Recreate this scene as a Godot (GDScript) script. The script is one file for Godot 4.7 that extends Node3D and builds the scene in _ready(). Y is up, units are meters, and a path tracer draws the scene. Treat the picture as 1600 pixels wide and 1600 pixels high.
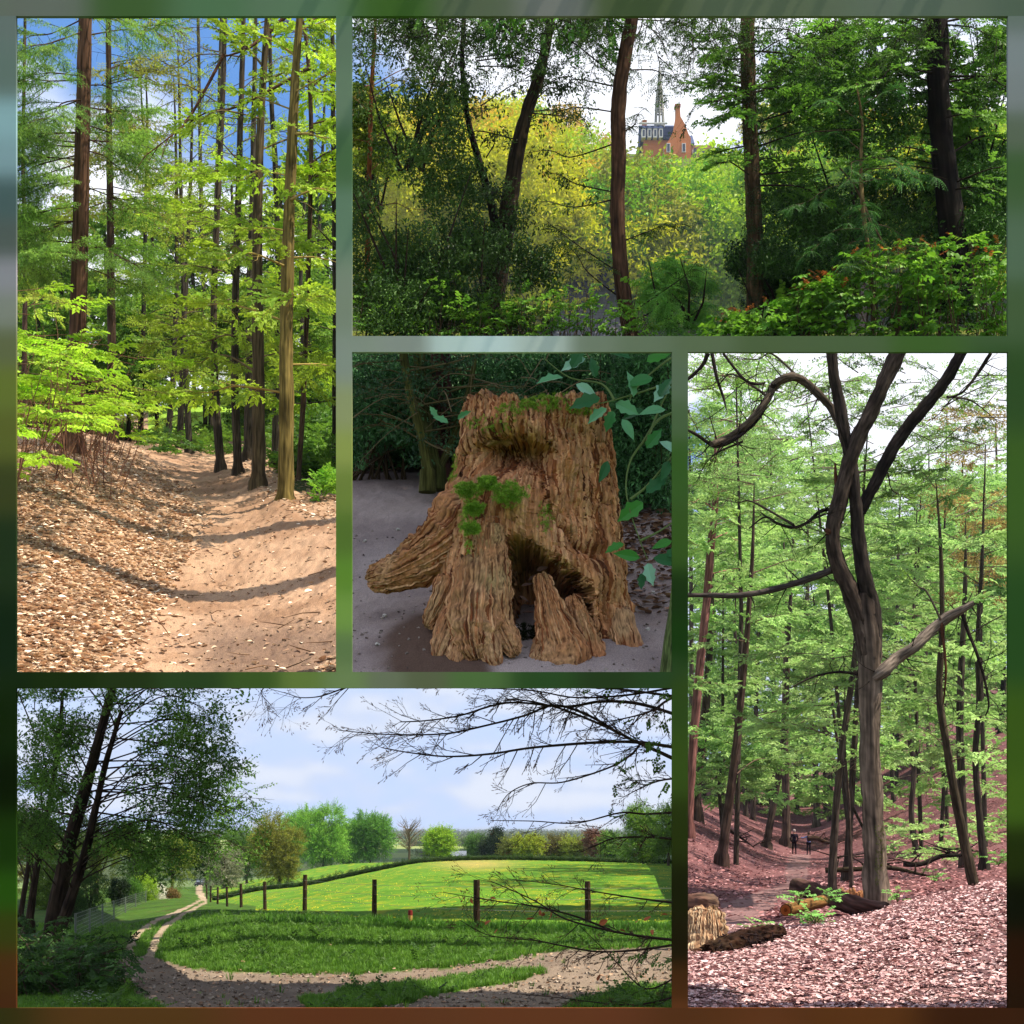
extends Node3D
# A tall display wall with five openings. Behind each opening stands a small landscape of its own:
# a woodland path, a thicket with a distant manor, an old stump, a meadow, and a beech valley.

const K := 2400.0      # focal length in pixels of the 1600 pixel wide picture, used while laying places out
const EYE := 1.7
const WALL := 12.0     # distance of the display wall

var rng := RandomNumberGenerator.new()
var nz := FastNoiseLite.new()
var nz2 := FastNoiseLite.new()
var M := {}
var S := {}
var SPRAY := {}
var used := {}

class MB:
	var v := PackedVector3Array()
	var n := PackedVector3Array()
	var c := PackedColorArray()
	var uv := PackedVector2Array()
	var ix := PackedInt32Array()
	func vert(p: Vector3, nn: Vector3, col := Color.WHITE, t := Vector2.ZERO) -> int:
		v.append(p); n.append(nn); c.append(col); uv.append(t)
		return v.size() - 1
	func face(a: int, b: int, d: int) -> void:
		var g := (v[d] - v[a]).cross(v[b] - v[a])
		if g.dot(n[a] + n[b] + n[d]) < 0.0:
			ix.append(a); ix.append(d); ix.append(b)
		else:
			ix.append(a); ix.append(b); ix.append(d)
	func tri(a: Vector3, b: Vector3, d: Vector3, col := Color.WHITE, up := Vector3.UP) -> void:
		var g := (d - a).cross(b - a).normalized()
		var s := v.size()
		if g.dot(up) < 0.0:
			g = -g
			v.append(a); v.append(d); v.append(b)
		else:
			v.append(a); v.append(b); v.append(d)
		for i in 3:
			n.append(g); c.append(col); uv.append(Vector2(v[s + i].x, v[s + i].y)); ix.append(s + i)
	func quad(a: Vector3, b: Vector3, d: Vector3, e: Vector3, col := Color.WHITE, up := Vector3.UP) -> void:
		tri(a, b, d, col, up)
		tri(a, d, e, col, up)
	func box(lo: Vector3, hi: Vector3, col := Color.WHITE) -> void:
		var p := []
		for i in 8:
			p.append(Vector3(hi.x if i & 1 else lo.x, hi.y if i & 2 else lo.y, hi.z if i & 4 else lo.z))
		quad(p[0], p[1], p[3], p[2], col, Vector3(0, 0, -1))
		quad(p[4], p[5], p[7], p[6], col, Vector3(0, 0, 1))
		quad(p[0], p[2], p[6], p[4], col, Vector3(-1, 0, 0))
		quad(p[1], p[3], p[7], p[5], col, Vector3(1, 0, 0))
		quad(p[0], p[1], p[5], p[4], col, Vector3(0, -1, 0))
		quad(p[2], p[3], p[7], p[6], col, Vector3(0, 1, 0))
	func obox(ce: Vector3, b: Basis, half: Vector3, col := Color.WHITE) -> void:
		var p := []
		for i in 8:
			p.append(ce + b * Vector3(half.x if i & 1 else -half.x, half.y if i & 2 else -half.y, half.z if i & 4 else -half.z))
		quad(p[0], p[1], p[3], p[2], col, -b.z)
		quad(p[4], p[5], p[7], p[6], col, b.z)
		quad(p[0], p[2], p[6], p[4], col, -b.x)
		quad(p[1], p[3], p[7], p[5], col, b.x)
		quad(p[0], p[1], p[5], p[4], col, -b.y)
		quad(p[2], p[3], p[7], p[6], col, b.y)
	# a tapering tube along pts; rough makes the radius uneven; ends are closed
	func tube(pts: PackedVector3Array, rad: PackedFloat32Array, sides: int, col := Color.WHITE, rough := 0.0, seed_ := 0.0, cap := true, nf: FastNoiseLite = null, col_f := 0.0, col2 := Color(0, 0, 0, 0)) -> void:
		var m := pts.size()
		if m < 2:
			return
		var t := (pts[1] - pts[0]).normalized()
		var side := t.cross(Vector3(0.13, 0.21, 1.0)).normalized()
		if side.length() < 0.5:
			side = Vector3.RIGHT
		var len_ := 0.0
		var s0 := v.size()
		for i in m:
			if i > 0:
				len_ += pts[i].distance_to(pts[i - 1])
			var tt := (pts[mini(i + 1, m - 1)] - pts[maxi(i - 1, 0)]).normalized()
			side = (side - tt * side.dot(tt)).normalized()
			var b := tt.cross(side)
			for j in sides + 1:
				var a := TAU * float(j % sides) / sides
				var d := side * cos(a) + b * sin(a)
				var r := rad[i]
				var cc := col if col2.a == 0.0 else col.lerp(col2, smoothstep(0.45, 1.0, float(i) / (m - 1)))
				if nf != null and rough > 0.0:
					var q := pts[i] + d * rad[i]
					r *= 1.0 + rough * (nf.get_noise_3d(q.x * 9.0 + seed_, q.y * 3.0, q.z * 9.0) + 0.45 * nf.get_noise_3d(q.x * 31.0, q.y * 13.0 + seed_, q.z * 31.0))
					if col_f > 0.0:
						var k := 1.0 + col_f * (0.8 * nf.get_noise_3d(q.x * 5.0 + seed_ * 2.0 + 40.0, q.y * 4.0, q.z * 5.0) + 0.6 * nf.get_noise_3d(q.x * 22.0 + seed_, q.y * 14.0, q.z * 22.0))
						cc = Color(cc.r * k, cc.g * k, cc.b * k)
				vert(pts[i] + d * r, d, cc, Vector2(float(j) / sides * 2.0, len_ / maxf(rad[0] * 9.0, 0.02)))
		for i in m - 1:
			for j in sides:
				var a := s0 + i * (sides + 1) + j
				face(a, a + 1, a + sides + 1)
				face(a + 1, a + sides + 2, a + sides + 1)
		if cap:
			for e in [0, m - 1]:
				var tt := (pts[0] - pts[1]).normalized() if e == 0 else (pts[m - 1] - pts[m - 2]).normalized()
				var ce := vert(pts[e], tt, col)
				var ring := []
				for j in sides:
					ring.append(vert(v[s0 + e * (sides + 1) + j], tt, col))
				for j in sides:
					face(ce, ring[j], ring[(j + 1) % sides])
	func mesh() -> ArrayMesh:
		var am := ArrayMesh.new()
		var arr := []
		arr.resize(Mesh.ARRAY_MAX)
		arr[Mesh.ARRAY_VERTEX] = v
		arr[Mesh.ARRAY_NORMAL] = n
		arr[Mesh.ARRAY_COLOR] = c
		arr[Mesh.ARRAY_TEX_UV] = uv
		arr[Mesh.ARRAY_INDEX] = ix
		am.add_surface_from_arrays(Mesh.PRIMITIVE_TRIANGLES, arr)
		return am

# raised splinters that follow a rows x cols skin: thin wedges with crisp edges
func splinters(m: MB, s0: int, rows: int, cols: int, count: int, lo: int, hi: int, height: float, jmin: float, jmax: float, ca: Color, cb: Color) -> MB:
	var o := MB.new()
	for k in count:
		var n := lo + rng.randi() % maxi(1, hi - lo)
		var i0 := rng.randi() % maxi(1, rows - 3)
		var i1 := mini(rows - 2, i0 + n)
		var j := jmin + rng.randf() * (jmax - jmin)
		var drift := rf(-0.012, 0.012) * cols / 60.0
		var w := rf(0.6, 1.9) * cols / 200.0 + 0.25
		var h := height * rf(0.4, 1.3)
		var col := vary(ca, cb)
		var pl := Vector3.ZERO
		var pt := Vector3.ZERO
		var pr := Vector3.ZERO
		var first := true
		var i := i0
		while i <= i1:
			var t := float(i - i0) / maxf(1.0, i1 - i0)
			var e := sin(PI * clampf(t * 0.92 + 0.04, 0, 1))
			var jj := j + drift * (i - i0) + 0.5 * nz.get_noise_2d(k * 9.0, i * 1.2)
			var row := s0 + i * (cols + 1)
			var f := func(x: float) -> Vector3:
				var xx := fposmod(x, cols)
				var b := int(xx)
				return m.v[row + b].lerp(m.v[row + b + 1], xx - b)
			var nn: Vector3 = m.n[row + int(fposmod(jj, cols))]
			var l: Vector3 = f.call(jj - w * sqrt(e)) - nn * 0.002
			var r: Vector3 = f.call(jj + w * sqrt(e)) - nn * 0.002
			var q: Vector3 = f.call(jj + w * 0.3) + nn * h * e
			if not first:
				o.quad(pl, pt, q, l, col, nn - (r - l).normalized())
				o.quad(pt, pr, r, q, col, nn + (r - l).normalized())
			first = false
			pl = l
			pt = q
			pr = r
			i += 2
	return o

# ---------------------------------------------------------------- small helpers
func at(px: float, py: float, d: float) -> Vector3:
	return Vector3((px - 800.0) / K * d, EYE + (1297.0 - py) / K * d, -d)

func pix(p: Vector3) -> Vector2:
	return Vector2(800.0 + p.x / -p.z * K, 1297.0 - (p.y - EYE) / -p.z * K)

func C(r: float, g: float, b: float) -> Color:
	return Color(r / 255.0, g / 255.0, b / 255.0).srgb_to_linear()

func vary(a: Color, b: Color) -> Color:
	var k := rng.randf()
	var m := rng.randf_range(0.8, 1.2)
	return Color(lerpf(a.r, b.r, k) * m, lerpf(a.g, b.g, k) * m, lerpf(a.b, b.b, k) * m)

func rf(a: float, b: float) -> float:
	return rng.randf_range(a, b)

func rdir() -> Vector3:
	return Vector3(rf(-1, 1), rf(-1, 1), rf(-1, 1)).normalized()

func numbered(called: String) -> String:
	if not used.has(called):
		used[called] = 0
		return called
	used[called] += 1
	return "%s_%03d" % [called, used[called]]

func tag(o: Node3D, label: String, category: String, group := "", kind := "") -> Node3D:
	if label: o.set_meta("label", label)
	if category: o.set_meta("category", category)
	if group: o.set_meta("group", group)
	if kind: o.set_meta("kind", kind)
	return o

func thing(called: String, label: String, category: String, where: Vector3, group := "") -> Node3D:
	var o := Node3D.new()
	o.name = numbered(called)
	add_child(o)
	o.position = where
	return tag(o, label, category, group)

func shift(m: MB, by: Vector3) -> void:
	for i in m.v.size():
		m.v[i] -= by

# commits a builder whose points are in world places as one mesh under parent
func part(parent: Node3D, called: String, m: MB, mat: Material, kind := "") -> MeshInstance3D:
	if m.ix.is_empty():
		return null
	var o := MeshInstance3D.new()
	o.name = called if parent != self else numbered(called)
	parent.add_child(o, true)
	if parent != self:
		shift(m, parent.global_position)
	o.mesh = m.mesh()
	o.material_override = mat
	if kind: o.set_meta("kind", kind)
	return o

func solo(called: String, m: MB, mat: Material, label: String, category: String, group := "") -> MeshInstance3D:
	var lo := m.v[0]
	var hi := m.v[0]
	for p in m.v:
		lo = lo.min(p)
		hi = hi.max(p)
	var base := Vector3((lo.x + hi.x) / 2, lo.y, (lo.z + hi.z) / 2)
	shift(m, base)
	var o := MeshInstance3D.new()
	o.name = numbered(called)
	add_child(o)
	o.position = base
	o.mesh = m.mesh()
	o.material_override = mat
	tag(o, label, category, group)
	return o

func scatter(parent: Node3D, called: String, mesh: Mesh, mat: Material, xf: Array, cols: PackedColorArray, kind := "stuff") -> MultiMeshInstance3D:
	if xf.is_empty():
		return null
	var mm := MultiMesh.new()
	mm.transform_format = MultiMesh.TRANSFORM_3D
	mm.use_colors = true
	mm.mesh = mesh
	mm.instance_count = xf.size()
	var org := Vector3.ZERO if parent == self else parent.global_position
	for i in xf.size():
		var t: Transform3D = xf[i]
		t.origin -= org
		mm.set_instance_transform(i, t)
		mm.set_instance_color(i, cols[i])
	var o := MultiMeshInstance3D.new()
	o.name = called if parent != self else numbered(called)
	parent.add_child(o, true)
	o.multimesh = mm
	o.material_override = mat
	if kind: o.set_meta("kind", kind)
	return o

func spline(ctrl: PackedVector3Array, per: int) -> PackedVector3Array:
	var out := PackedVector3Array()
	var m := ctrl.size()
	for i in m - 1:
		var p0 := ctrl[maxi(i - 1, 0)]
		var p3 := ctrl[mini(i + 2, m - 1)]
		for k in per:
			out.append(ctrl[i].cubic_interpolate(ctrl[i + 1], p0, p3, float(k) / per))
	out.append(ctrl[m - 1])
	return out

func lerp_f(a: PackedFloat32Array, t: float) -> float:
	var x := clampf(t, 0, 1) * (a.size() - 1)
	var i := mini(int(x), a.size() - 2)
	return lerpf(a[i], a[i + 1], x - i)

func radii(a: PackedFloat32Array, count: int) -> PackedFloat32Array:
	var out := PackedFloat32Array()
	for i in count:
		out.append(lerp_f(a, float(i) / (count - 1)))
	return out

# the opening that a landscape belongs to: leaves and twigs are trimmed to their own bay
func inside(bay: int, p: Vector3, r := 0.0) -> bool:
	var q := pix(p)
	var e := r * K / -p.z
	match bay:
		1: return q.x + e < 541 and q.y + e < 1066
		2: return q.x - e > 534 and q.y + e < 541
		3: return q.x - e > 536 and q.x + e < 1064 and q.y - e > 536 and q.y + e < 1066
		4: return q.x - e > 1058 and q.y - e > 535
		5: return q.x + e < 1066 and q.y - e > 1060
	return true

# ---------------------------------------------------------------- textures and materials
func noise_tex(size: int, f: float, stretch: Vector2, lo: float, hi: float, sharp: float, sd: int, ridged := false) -> Image:
	var n := FastNoiseLite.new()
	n.seed = sd
	n.frequency = f
	n.fractal_type = FastNoiseLite.FRACTAL_RIDGED if ridged else FastNoiseLite.FRACTAL_FBM
	n.fractal_octaves = 4
	var im := Image.create(size, size, false, Image.FORMAT_RGB8)
	for y in size:
		var ay := TAU * y / size
		for x in size:
			var ax := TAU * x / size
			# two circles in four dimensions would tile; three are enough when one axis is blended
			var a := n.get_noise_3d(cos(ax) * size / TAU * stretch.x, sin(ax) * size / TAU * stretch.x, y * stretch.y)
			var b := n.get_noise_3d(cos(ax) * size / TAU * stretch.x, sin(ax) * size / TAU * stretch.x, (y - size) * stretch.y)
			var k := smoothstep(0.75, 1.0, float(y) / size)
			var q := clampf(lerpf(a, b, k) * sharp * 0.5 + 0.5, 0, 1)
			q = lerpf(lo, hi, q)
			im.set_pixel(x, y, Color(q, q, q))
	return im

func mat(col := Color.WHITE, rough := 0.85, spec := 0.3) -> StandardMaterial3D:
	var m := StandardMaterial3D.new()
	m.albedo_color = col
	m.roughness = rough
	m.metallic_specular = spec
	m.vertex_color_use_as_albedo = true
	m.cull_mode = BaseMaterial3D.CULL_DISABLED
	return m

func make_materials() -> void:
	var bark_i := noise_tex(256, 0.03, Vector2(1.0, 0.35), 0.45, 1.0, 1.5, 3)
	var bark := ImageTexture.create_from_image(bark_i)
	var bn: Image = bark_i.duplicate()
	bn.bump_map_to_normal_map(6.0)
	var bark_n := ImageTexture.create_from_image(bn)
	var m := mat(Color.WHITE, 0.9, 0.2)
	m.albedo_texture = bark
	m.normal_enabled = true
	m.normal_texture = bark_n
	m.normal_scale = 1.0
	m.uv1_scale = Vector3(1, 1, 1)
	M.bark = m
	M.twig = mat(Color.WHITE, 0.9, 0.2)
	m = mat(Color.WHITE, 0.55, 0.35)
	m.backlight_enabled = true
	m.backlight = Color(0.9, 0.9, 0.9)
	M.leaf = m
	m = mat(Color.WHITE, 0.42, 0.45)
	m.backlight_enabled = true
	m.backlight = Color(0.35, 0.35, 0.35)
	M.dark_leaf = m
	m.metallic_specular = 0.22
	m.roughness = 0.5
	M.dry = mat(Color.WHITE, 0.8, 0.25)
	M.dry.backlight_enabled = true
	M.dry.backlight = Color(0.4, 0.4, 0.4)
	# soil and grass: vertex colours times a fine world-space grain
	var grain_i := noise_tex(512, 0.09, Vector2(1, 1), 0.66, 1.0, 1.6, 8)
	var grain := ImageTexture.create_from_image(grain_i)
	var gi: Image = grain_i.duplicate()
	gi.bump_map_to_normal_map(5.0)
	var grain_n := ImageTexture.create_from_image(gi)
	m = mat(Color.WHITE, 0.95, 0.15)
	m.albedo_texture = grain
	m.normal_enabled = true
	m.normal_texture = grain_n
	m.normal_scale = 1.2
	m.uv1_triplanar = true
	m.uv1_world_triplanar = true
	m.uv1_scale = Vector3(0.7, 0.7, 0.7)
	M.soil = m
	m = m.duplicate()
	m.uv1_scale = Vector3(0.35, 0.35, 0.35)
	m.normal_scale = 0.6
	M.turf = m
	m = M.soil.duplicate()
	m.uv1_scale = Vector3(1.6, 1.6, 1.6)
	M.stone = m
	# old weathered wood with long grain
	var wi := noise_tex(512, 0.05, Vector2(1.3, 0.3), 0.62, 1.0, 1.4, 21, false)
	m = mat(Color.WHITE, 0.85, 0.25)
	m.albedo_texture = ImageTexture.create_from_image(wi)
	var wn: Image = wi.duplicate()
	wn.bump_map_to_normal_map(7.0)
	m.normal_enabled = true
	m.normal_texture = ImageTexture.create_from_image(wn)
	m.normal_scale = 1.0
	M.wood = m
	M.moss = mat(Color.WHITE, 0.9, 0.1)
	M.moss.backlight_enabled = true
	M.moss.backlight = Color(0.5, 0.5, 0.5)
	M.paint = mat(Color.WHITE, 0.6, 0.4)
	M.cloth = mat(Color.WHITE, 0.95, 0.1)
	M.wire = mat(Color.WHITE, 0.5, 0.5)
	m = mat(Color.WHITE, 0.1, 0.5)
	M.glass = m

# ---------------------------------------------------------------- leaves and sprays, each about one unit long
func leaf(m: MB, p: Vector3, dir: Vector3, up: Vector3, l: float, w: float, col: Color, fold := 0.25) -> void:
	var s := dir.cross(up).normalized()
	var u := s.cross(dir).normalized()
	var a := p + dir * l * 0.45 + s * w * 0.5 + u * w * fold
	var b := p + dir * l * 0.45 - s * w * 0.5 + u * w * fold
	var t := p + dir * l - u * w * fold * 0.8
	m.tri(p, a, t, col, u)
	m.tri(p, t, b, col, u)

func broad_leaf(m: MB, p: Vector3, dir: Vector3, up: Vector3, l: float, w: float, col: Color, spines := false) -> void:
	var s := dir.cross(up).normalized()
	var u := s.cross(dir).normalized()
	var prev_l := p
	var prev_r := p
	var prev_c := p
	var n := 7 if spines else 5
	for i in range(1, n + 1):
		var t := float(i) / n
		var ww := w * 0.5 * sin(PI * pow(t, 0.8)) * (1.0 + (0.2 * (1 if i % 2 else -1) if spines else 0.0))
		if i == n: ww = 0.0
		var ce := p + dir * l * t - u * l * 0.16 * t * t
		var pl := ce + s * ww + u * (ww * 0.35)
		var pr := ce - s * ww + u * (ww * 0.35)
		m.tri(prev_c, prev_l, pl, col, u)
		m.tri(prev_c, pl, ce, col, u)
		m.tri(prev_c, ce, pr, col, u)
		m.tri(prev_c, pr, prev_r, col, u)
		prev_l = pl
		prev_r = pr
		prev_c = ce

func make_sprays() -> void:
	var tw := Color(0.28, 0.2, 0.2)
	for k in 3:    # flat beech spray: leaves to left and right of a thin twig
		var m := MB.new()
		m.tube(PackedVector3Array([Vector3.ZERO, Vector3(0.5, 0.02, 0.03 * k), Vector3(0.98, -0.05, 0)]), PackedFloat32Array([0.012, 0.008, 0.003]), 3, tw, 0.0, 0.0, false)
		for i in 13:
			var t := 0.1 + 0.88 * i / 12.0
			var sd := 1.0 if i % 2 else -1.0
			var d := Vector3(0.6, rf(-0.35, 0.2), sd * 0.8 * (1.0 - 0.5 * t)).normalized()
			leaf(m, Vector3(t, -0.05 * t, 0), d, Vector3(rf(-.3, .3), 1, rf(-.3, .3)).normalized(), rf(0.2, 0.29), rf(0.13, 0.18), Color.WHITE * rf(0.8, 1.15))
		# two side twigs
		for sd in [-1.0, 1.0]:
			var b := Vector3(0.25 + 0.1 * sd, 0, 0)
			var dd := Vector3(0.7, 0.05, sd * 0.55).normalized()
			for i in 5:
				var q := b + dd * (0.1 + 0.11 * i)
				leaf(m, q, (dd + Vector3(rf(-.2, .2), rf(-.5, .2), rf(-.9, .9))).normalized(), Vector3(rf(-.3, .3), 1, rf(-.3, .3)).normalized(), rf(0.17, 0.26), rf(0.12, 0.16), Color.WHITE * rf(0.8, 1.15))
		SPRAY["beech%d" % k] = m.mesh()
	for k in 3:    # fine airy spray of small young leaves
		var m := MB.new()
		for b in 4:
			var p0 := Vector3(0.15 * b, 0, 0)
			var e := p0 + Vector3(rf(0.3, 0.6), rf(-0.2, 0.2), rf(-0.45, 0.45))
			m.tube(PackedVector3Array([p0, (p0 + e) / 2 + rdir() * 0.04, e]), PackedFloat32Array([0.009, 0.006, 0.003]), 3, tw, 0.0, 0.0, false)
			for i in 7:
				var q := p0.lerp(e, (i + 1) / 7.0) + rdir() * 0.05
				leaf(m, q, rdir(), (Vector3.UP + rdir() * 0.7).normalized(), rf(0.09, 0.14), rf(0.06, 0.1), Color.WHITE * rf(0.75, 1.2))
		SPRAY["fine%d" % k] = m.mesh()
	for k in 3:    # evergreen clump
		var m := MB.new()
		for i in 22:
			var p := rdir() * pow(rng.randf(), 0.5) * Vector3(0.5, 0.32, 0.45)
			leaf(m, p + Vector3(0.45, 0, 0), (p + rdir() * 0.5 + Vector3(0, -0.15, 0)).normalized(), (Vector3.UP + rdir() * 0.6).normalized(), rf(0.17, 0.26), rf(0.08, 0.12), Color.WHITE * rf(0.7, 1.25))
		SPRAY["ever%d" % k] = m.mesh()
	for k in 2:    # drooping pinnate leaf fan
		var m := MB.new()
		for b in 4:
			var a := -0.9 + 0.6 * b + rf(-.15, .15)
			var d := Vector3(cos(a), -0.1, sin(a))
			for i in 7:
				for sd in [-1.0, 1.0]:
					var q := d * (0.12 + 0.11 * i) - Vector3(0, 0.02 * i * i * 0.35, 0)
					var s: Vector3 = Vector3(-d.z, 0, d.x) * sd
					leaf(m, q, (d * 0.5 + s * 0.8 + Vector3(0, -0.45, 0)).normalized(), Vector3.UP, 0.19, 0.06, Color.WHITE * rf(0.8, 1.2))
		SPRAY["pinnate%d" % k] = m.mesh()
	for k in 2:    # round hazel leaves
		var m := MB.new()
		for i in 8:
			var t := 0.08 + 0.12 * i
			var sd := 1.0 if i % 2 else -1.0
			broad_leaf(m, Vector3(t, 0, 0), Vector3(0.55, rf(-0.5, 0.1), sd * 0.8).normalized(), Vector3(rf(-.3, .3), 1, rf(-.3, .3)).normalized(), rf(0.24, 0.34), rf(0.2, 0.27), Color.WHITE * rf(0.8, 1.15))
		SPRAY["hazel%d" % k] = m.mesh()
	for k in 2:    # soft needles hanging from a twig
		var m := MB.new()
		m.tube(PackedVector3Array([Vector3.ZERO, Vector3(1, -0.1, 0)]), PackedFloat32Array([0.012, 0.004]), 3, tw, 0.0, 0.0, false)
		for b in 7:
			var e := Vector3(0.1 + 0.13 * b, -0.02, 0)
			var dd := Vector3(0.5, -0.25, (0.5 if b % 2 else -0.5)).normalized()
			for i in 22:
				var q := e + dd * (0.02 * i)
				var d := (rdir() + Vector3(0.3, -0.3, 0)).normalized()
				var s := d.cross(Vector3.UP).normalized() * 0.012
				m.tri(q - s, q + s, q + d * rf(0.08, 0.13), Color.WHITE * rf(0.75, 1.2))
		SPRAY["needle%d" % k] = m.mesh()
	for k in 3:    # a curled fallen leaf
		var m := MB.new()
		broad_leaf(m, Vector3(-0.5, 0, 0), Vector3(1, rf(-0.1, 0.25), 0).normalized(), Vector3(0, 1, rf(-.3, .3)), 1.0, rf(0.5, 0.68), Color.WHITE)
		for i in m.v.size():
			var p := m.v[i]
			m.v[i] = p + Vector3(0, (0.35 if k != 1 else -0.3) * p.x * p.x + 0.1 * k * p.z, 0)
		SPRAY["fallen%d" % k] = m.mesh()
	for k in 3:    # grass tuft
		var m := MB.new()
		for i in 11:
			var a := rf(0, TAU)
			var b := Vector3(cos(a), 0, sin(a)) * rf(0, 0.3)
			var o := Vector3(cos(a), 0, sin(a)) * rf(0.05, 0.45)
			var s := Vector3(-sin(a), 0, cos(a)) * 0.035
			var h := rf(0.55, 1.0)
			var col := Color.WHITE * rf(0.75, 1.2)
			m.quad(b - s, b + s, b + o * 0.4 + s * 0.7 + Vector3(0, h * 0.6, 0), b + o * 0.4 - s * 0.7 + Vector3(0, h * 0.6, 0), col, Vector3(cos(a), 0.5, sin(a)))
			m.tri(b + o * 0.4 - s * 0.7 + Vector3(0, h * 0.6, 0), b + o * 0.4 + s * 0.7 + Vector3(0, h * 0.6, 0), b + o + Vector3(0, h, 0), col, Vector3(cos(a), 0.5, sin(a)))
		SPRAY["tuft%d" % k] = m.mesh()
	var mo := MB.new()    # moss cushion fibres
	for i in 26:
		var d := (rdir() + Vector3(0, 0.8, 0)).normalized()
		var s := d.cross(rdir()).normalized() * 0.05
		mo.tri(d * 0.2 - s, d * 0.2 + s, d * rf(0.5, 1.0), Color.WHITE * rf(0.6, 1.3), d)
	SPRAY["moss0"] = mo.mesh()

# a sheaf of sprays waiting to be planted: kind -> [transforms, colours]
class Sheaf:
	var xf := {}
	var col := {}
	func put(k: String, t: Transform3D, c: Color) -> void:
		if not xf.has(k):
			xf[k] = []
			col[k] = PackedColorArray()
		xf[k].append(t)
		col[k].append(c)

func plant(parent: Node3D, sh: Sheaf, called := "foliage", mt: Material = null) -> void:
	for k in sh.xf:
		scatter(parent, called, SPRAY[k], mt if mt else M.leaf, sh.xf[k], sh.col[k])

func frame_of(dir: Vector3, up: Vector3, s: float) -> Basis:
	var x := dir.normalized()
	var z := x.cross(up).normalized()
	var y := z.cross(x)
	return Basis(x * s, y * s, z * s)

func spray(sh: Sheaf, bay: int, kind: String, variants: int, p: Vector3, dir: Vector3, s: float, col: Color, tilt := 0.4) -> void:
	if not inside(bay, p + dir.normalized() * s * 0.5, s * 0.42):
		return
	var up := (Vector3.UP + rdir() * tilt).normalized()
	sh.put(kind + str(rng.randi() % variants), Transform3D(frame_of(dir, up, s), p), col)

# a limb from a to b with side twigs and sprays
func limb(tree: Node3D, sh: Sheaf, bay: int, a: Vector3, b: Vector3, r0: float, o: Dictionary) -> void:
	var sag: float = o.get("sag", 0.1)
	var len_ := a.distance_to(b)
	var mid := (a + b) / 2 + Vector3(0, sag * len_, 0) + rdir() * len_ * 0.05
	var q := (mid + b) / 2 + rdir() * len_ * 0.05
	var pts := spline(PackedVector3Array([a, mid, q, b]), 4)
	var keep := PackedVector3Array()
	for p in pts:
		if not inside(bay, p, r0):
			break
		keep.append(p)
	if keep.size() < 3:
		return
	var m := MB.new()
	var col: Color = o.get("bark", C(80, 72, 62))
	m.tube(keep, radii(PackedFloat32Array([r0, r0 * 0.6, r0 * 0.22]), keep.size()), 5, col, 0.2, rf(0, 99), false, nz)
	var dirx := (b - a).normalized()
	var n: int = o.get("twigs", 8)
	var tl: float = o.get("tlen", 0.4) * len_
	var ss: float = o.get("size", 0.5)
	var kind: String = o.get("kind", "beech")
	var vr: int = o.get("var", 3)
	var ca: Color = o.get("ca", C(120, 170, 40))
	var cb: Color = o.get("cb", C(160, 200, 60))
	var step: float = o.get("step", 0.7) * ss
	var flat: float = o.get("flat", 0.35)
	var t0: float = o.get("from", 0.2)
	var tint := vary(Color(0.85, 0.85, 0.85), Color(1.1, 1.1, 1.1))
	for i in n + 1:
		var t := t0 + (1.0 - t0) * (float(i) + rf(-.3, .3)) / n
		t = clampf(t, 0.05, 1.0)
		var x := t * (keep.size() - 1)
		var i0 := mini(int(x), keep.size() - 2)
		var p := keep[i0].lerp(keep[i0 + 1], x - i0)
		var side := 1.0 if i % 2 else -1.0
		var cr := dirx.cross(Vector3.UP).normalized() * side
		var d := (dirx * rf(0.35, 0.9) + cr * rf(0.4, 1.1) + Vector3(0, rf(-flat, flat), 0)).normalized()
		if i == n:
			d = dirx
		var l := tl * rf(0.5, 1.1) * (1.0 - 0.55 * t)
		var e := p + d * l + Vector3(0, -0.08 * l, 0)
		if inside(bay, e, 0.02):
			m.tube(PackedVector3Array([p, p.lerp(e, 0.5) + rdir() * l * 0.06, e]), PackedFloat32Array([r0 * 0.3, r0 * 0.2, r0 * 0.08]), 4, col, 0.0, 0.0, false)
		var s: float = 0.12 * l
		if ss <= 0.0:
			continue
		while s <= l + 0.001:
			var pp := p.lerp(e, s / maxf(l, 0.001))
			var dd := (d + cr * rf(-0.8, 0.8) + dirx * rf(-.3, .3) + Vector3(0, rf(-flat, flat * 0.6), 0)).normalized()
			if rng.randf() < o.get("fill", 1.0):
				var cc := vary(ca, cb)
				spray(sh, bay, kind, vr, pp, dd, ss * rf(0.7, 1.25), Color(cc.r * tint.r, cc.g * tint.g, cc.b * tint.b), o.get("tilt", 0.4))
			s += step
	part(tree, "branch", m, M.twig)

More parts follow.
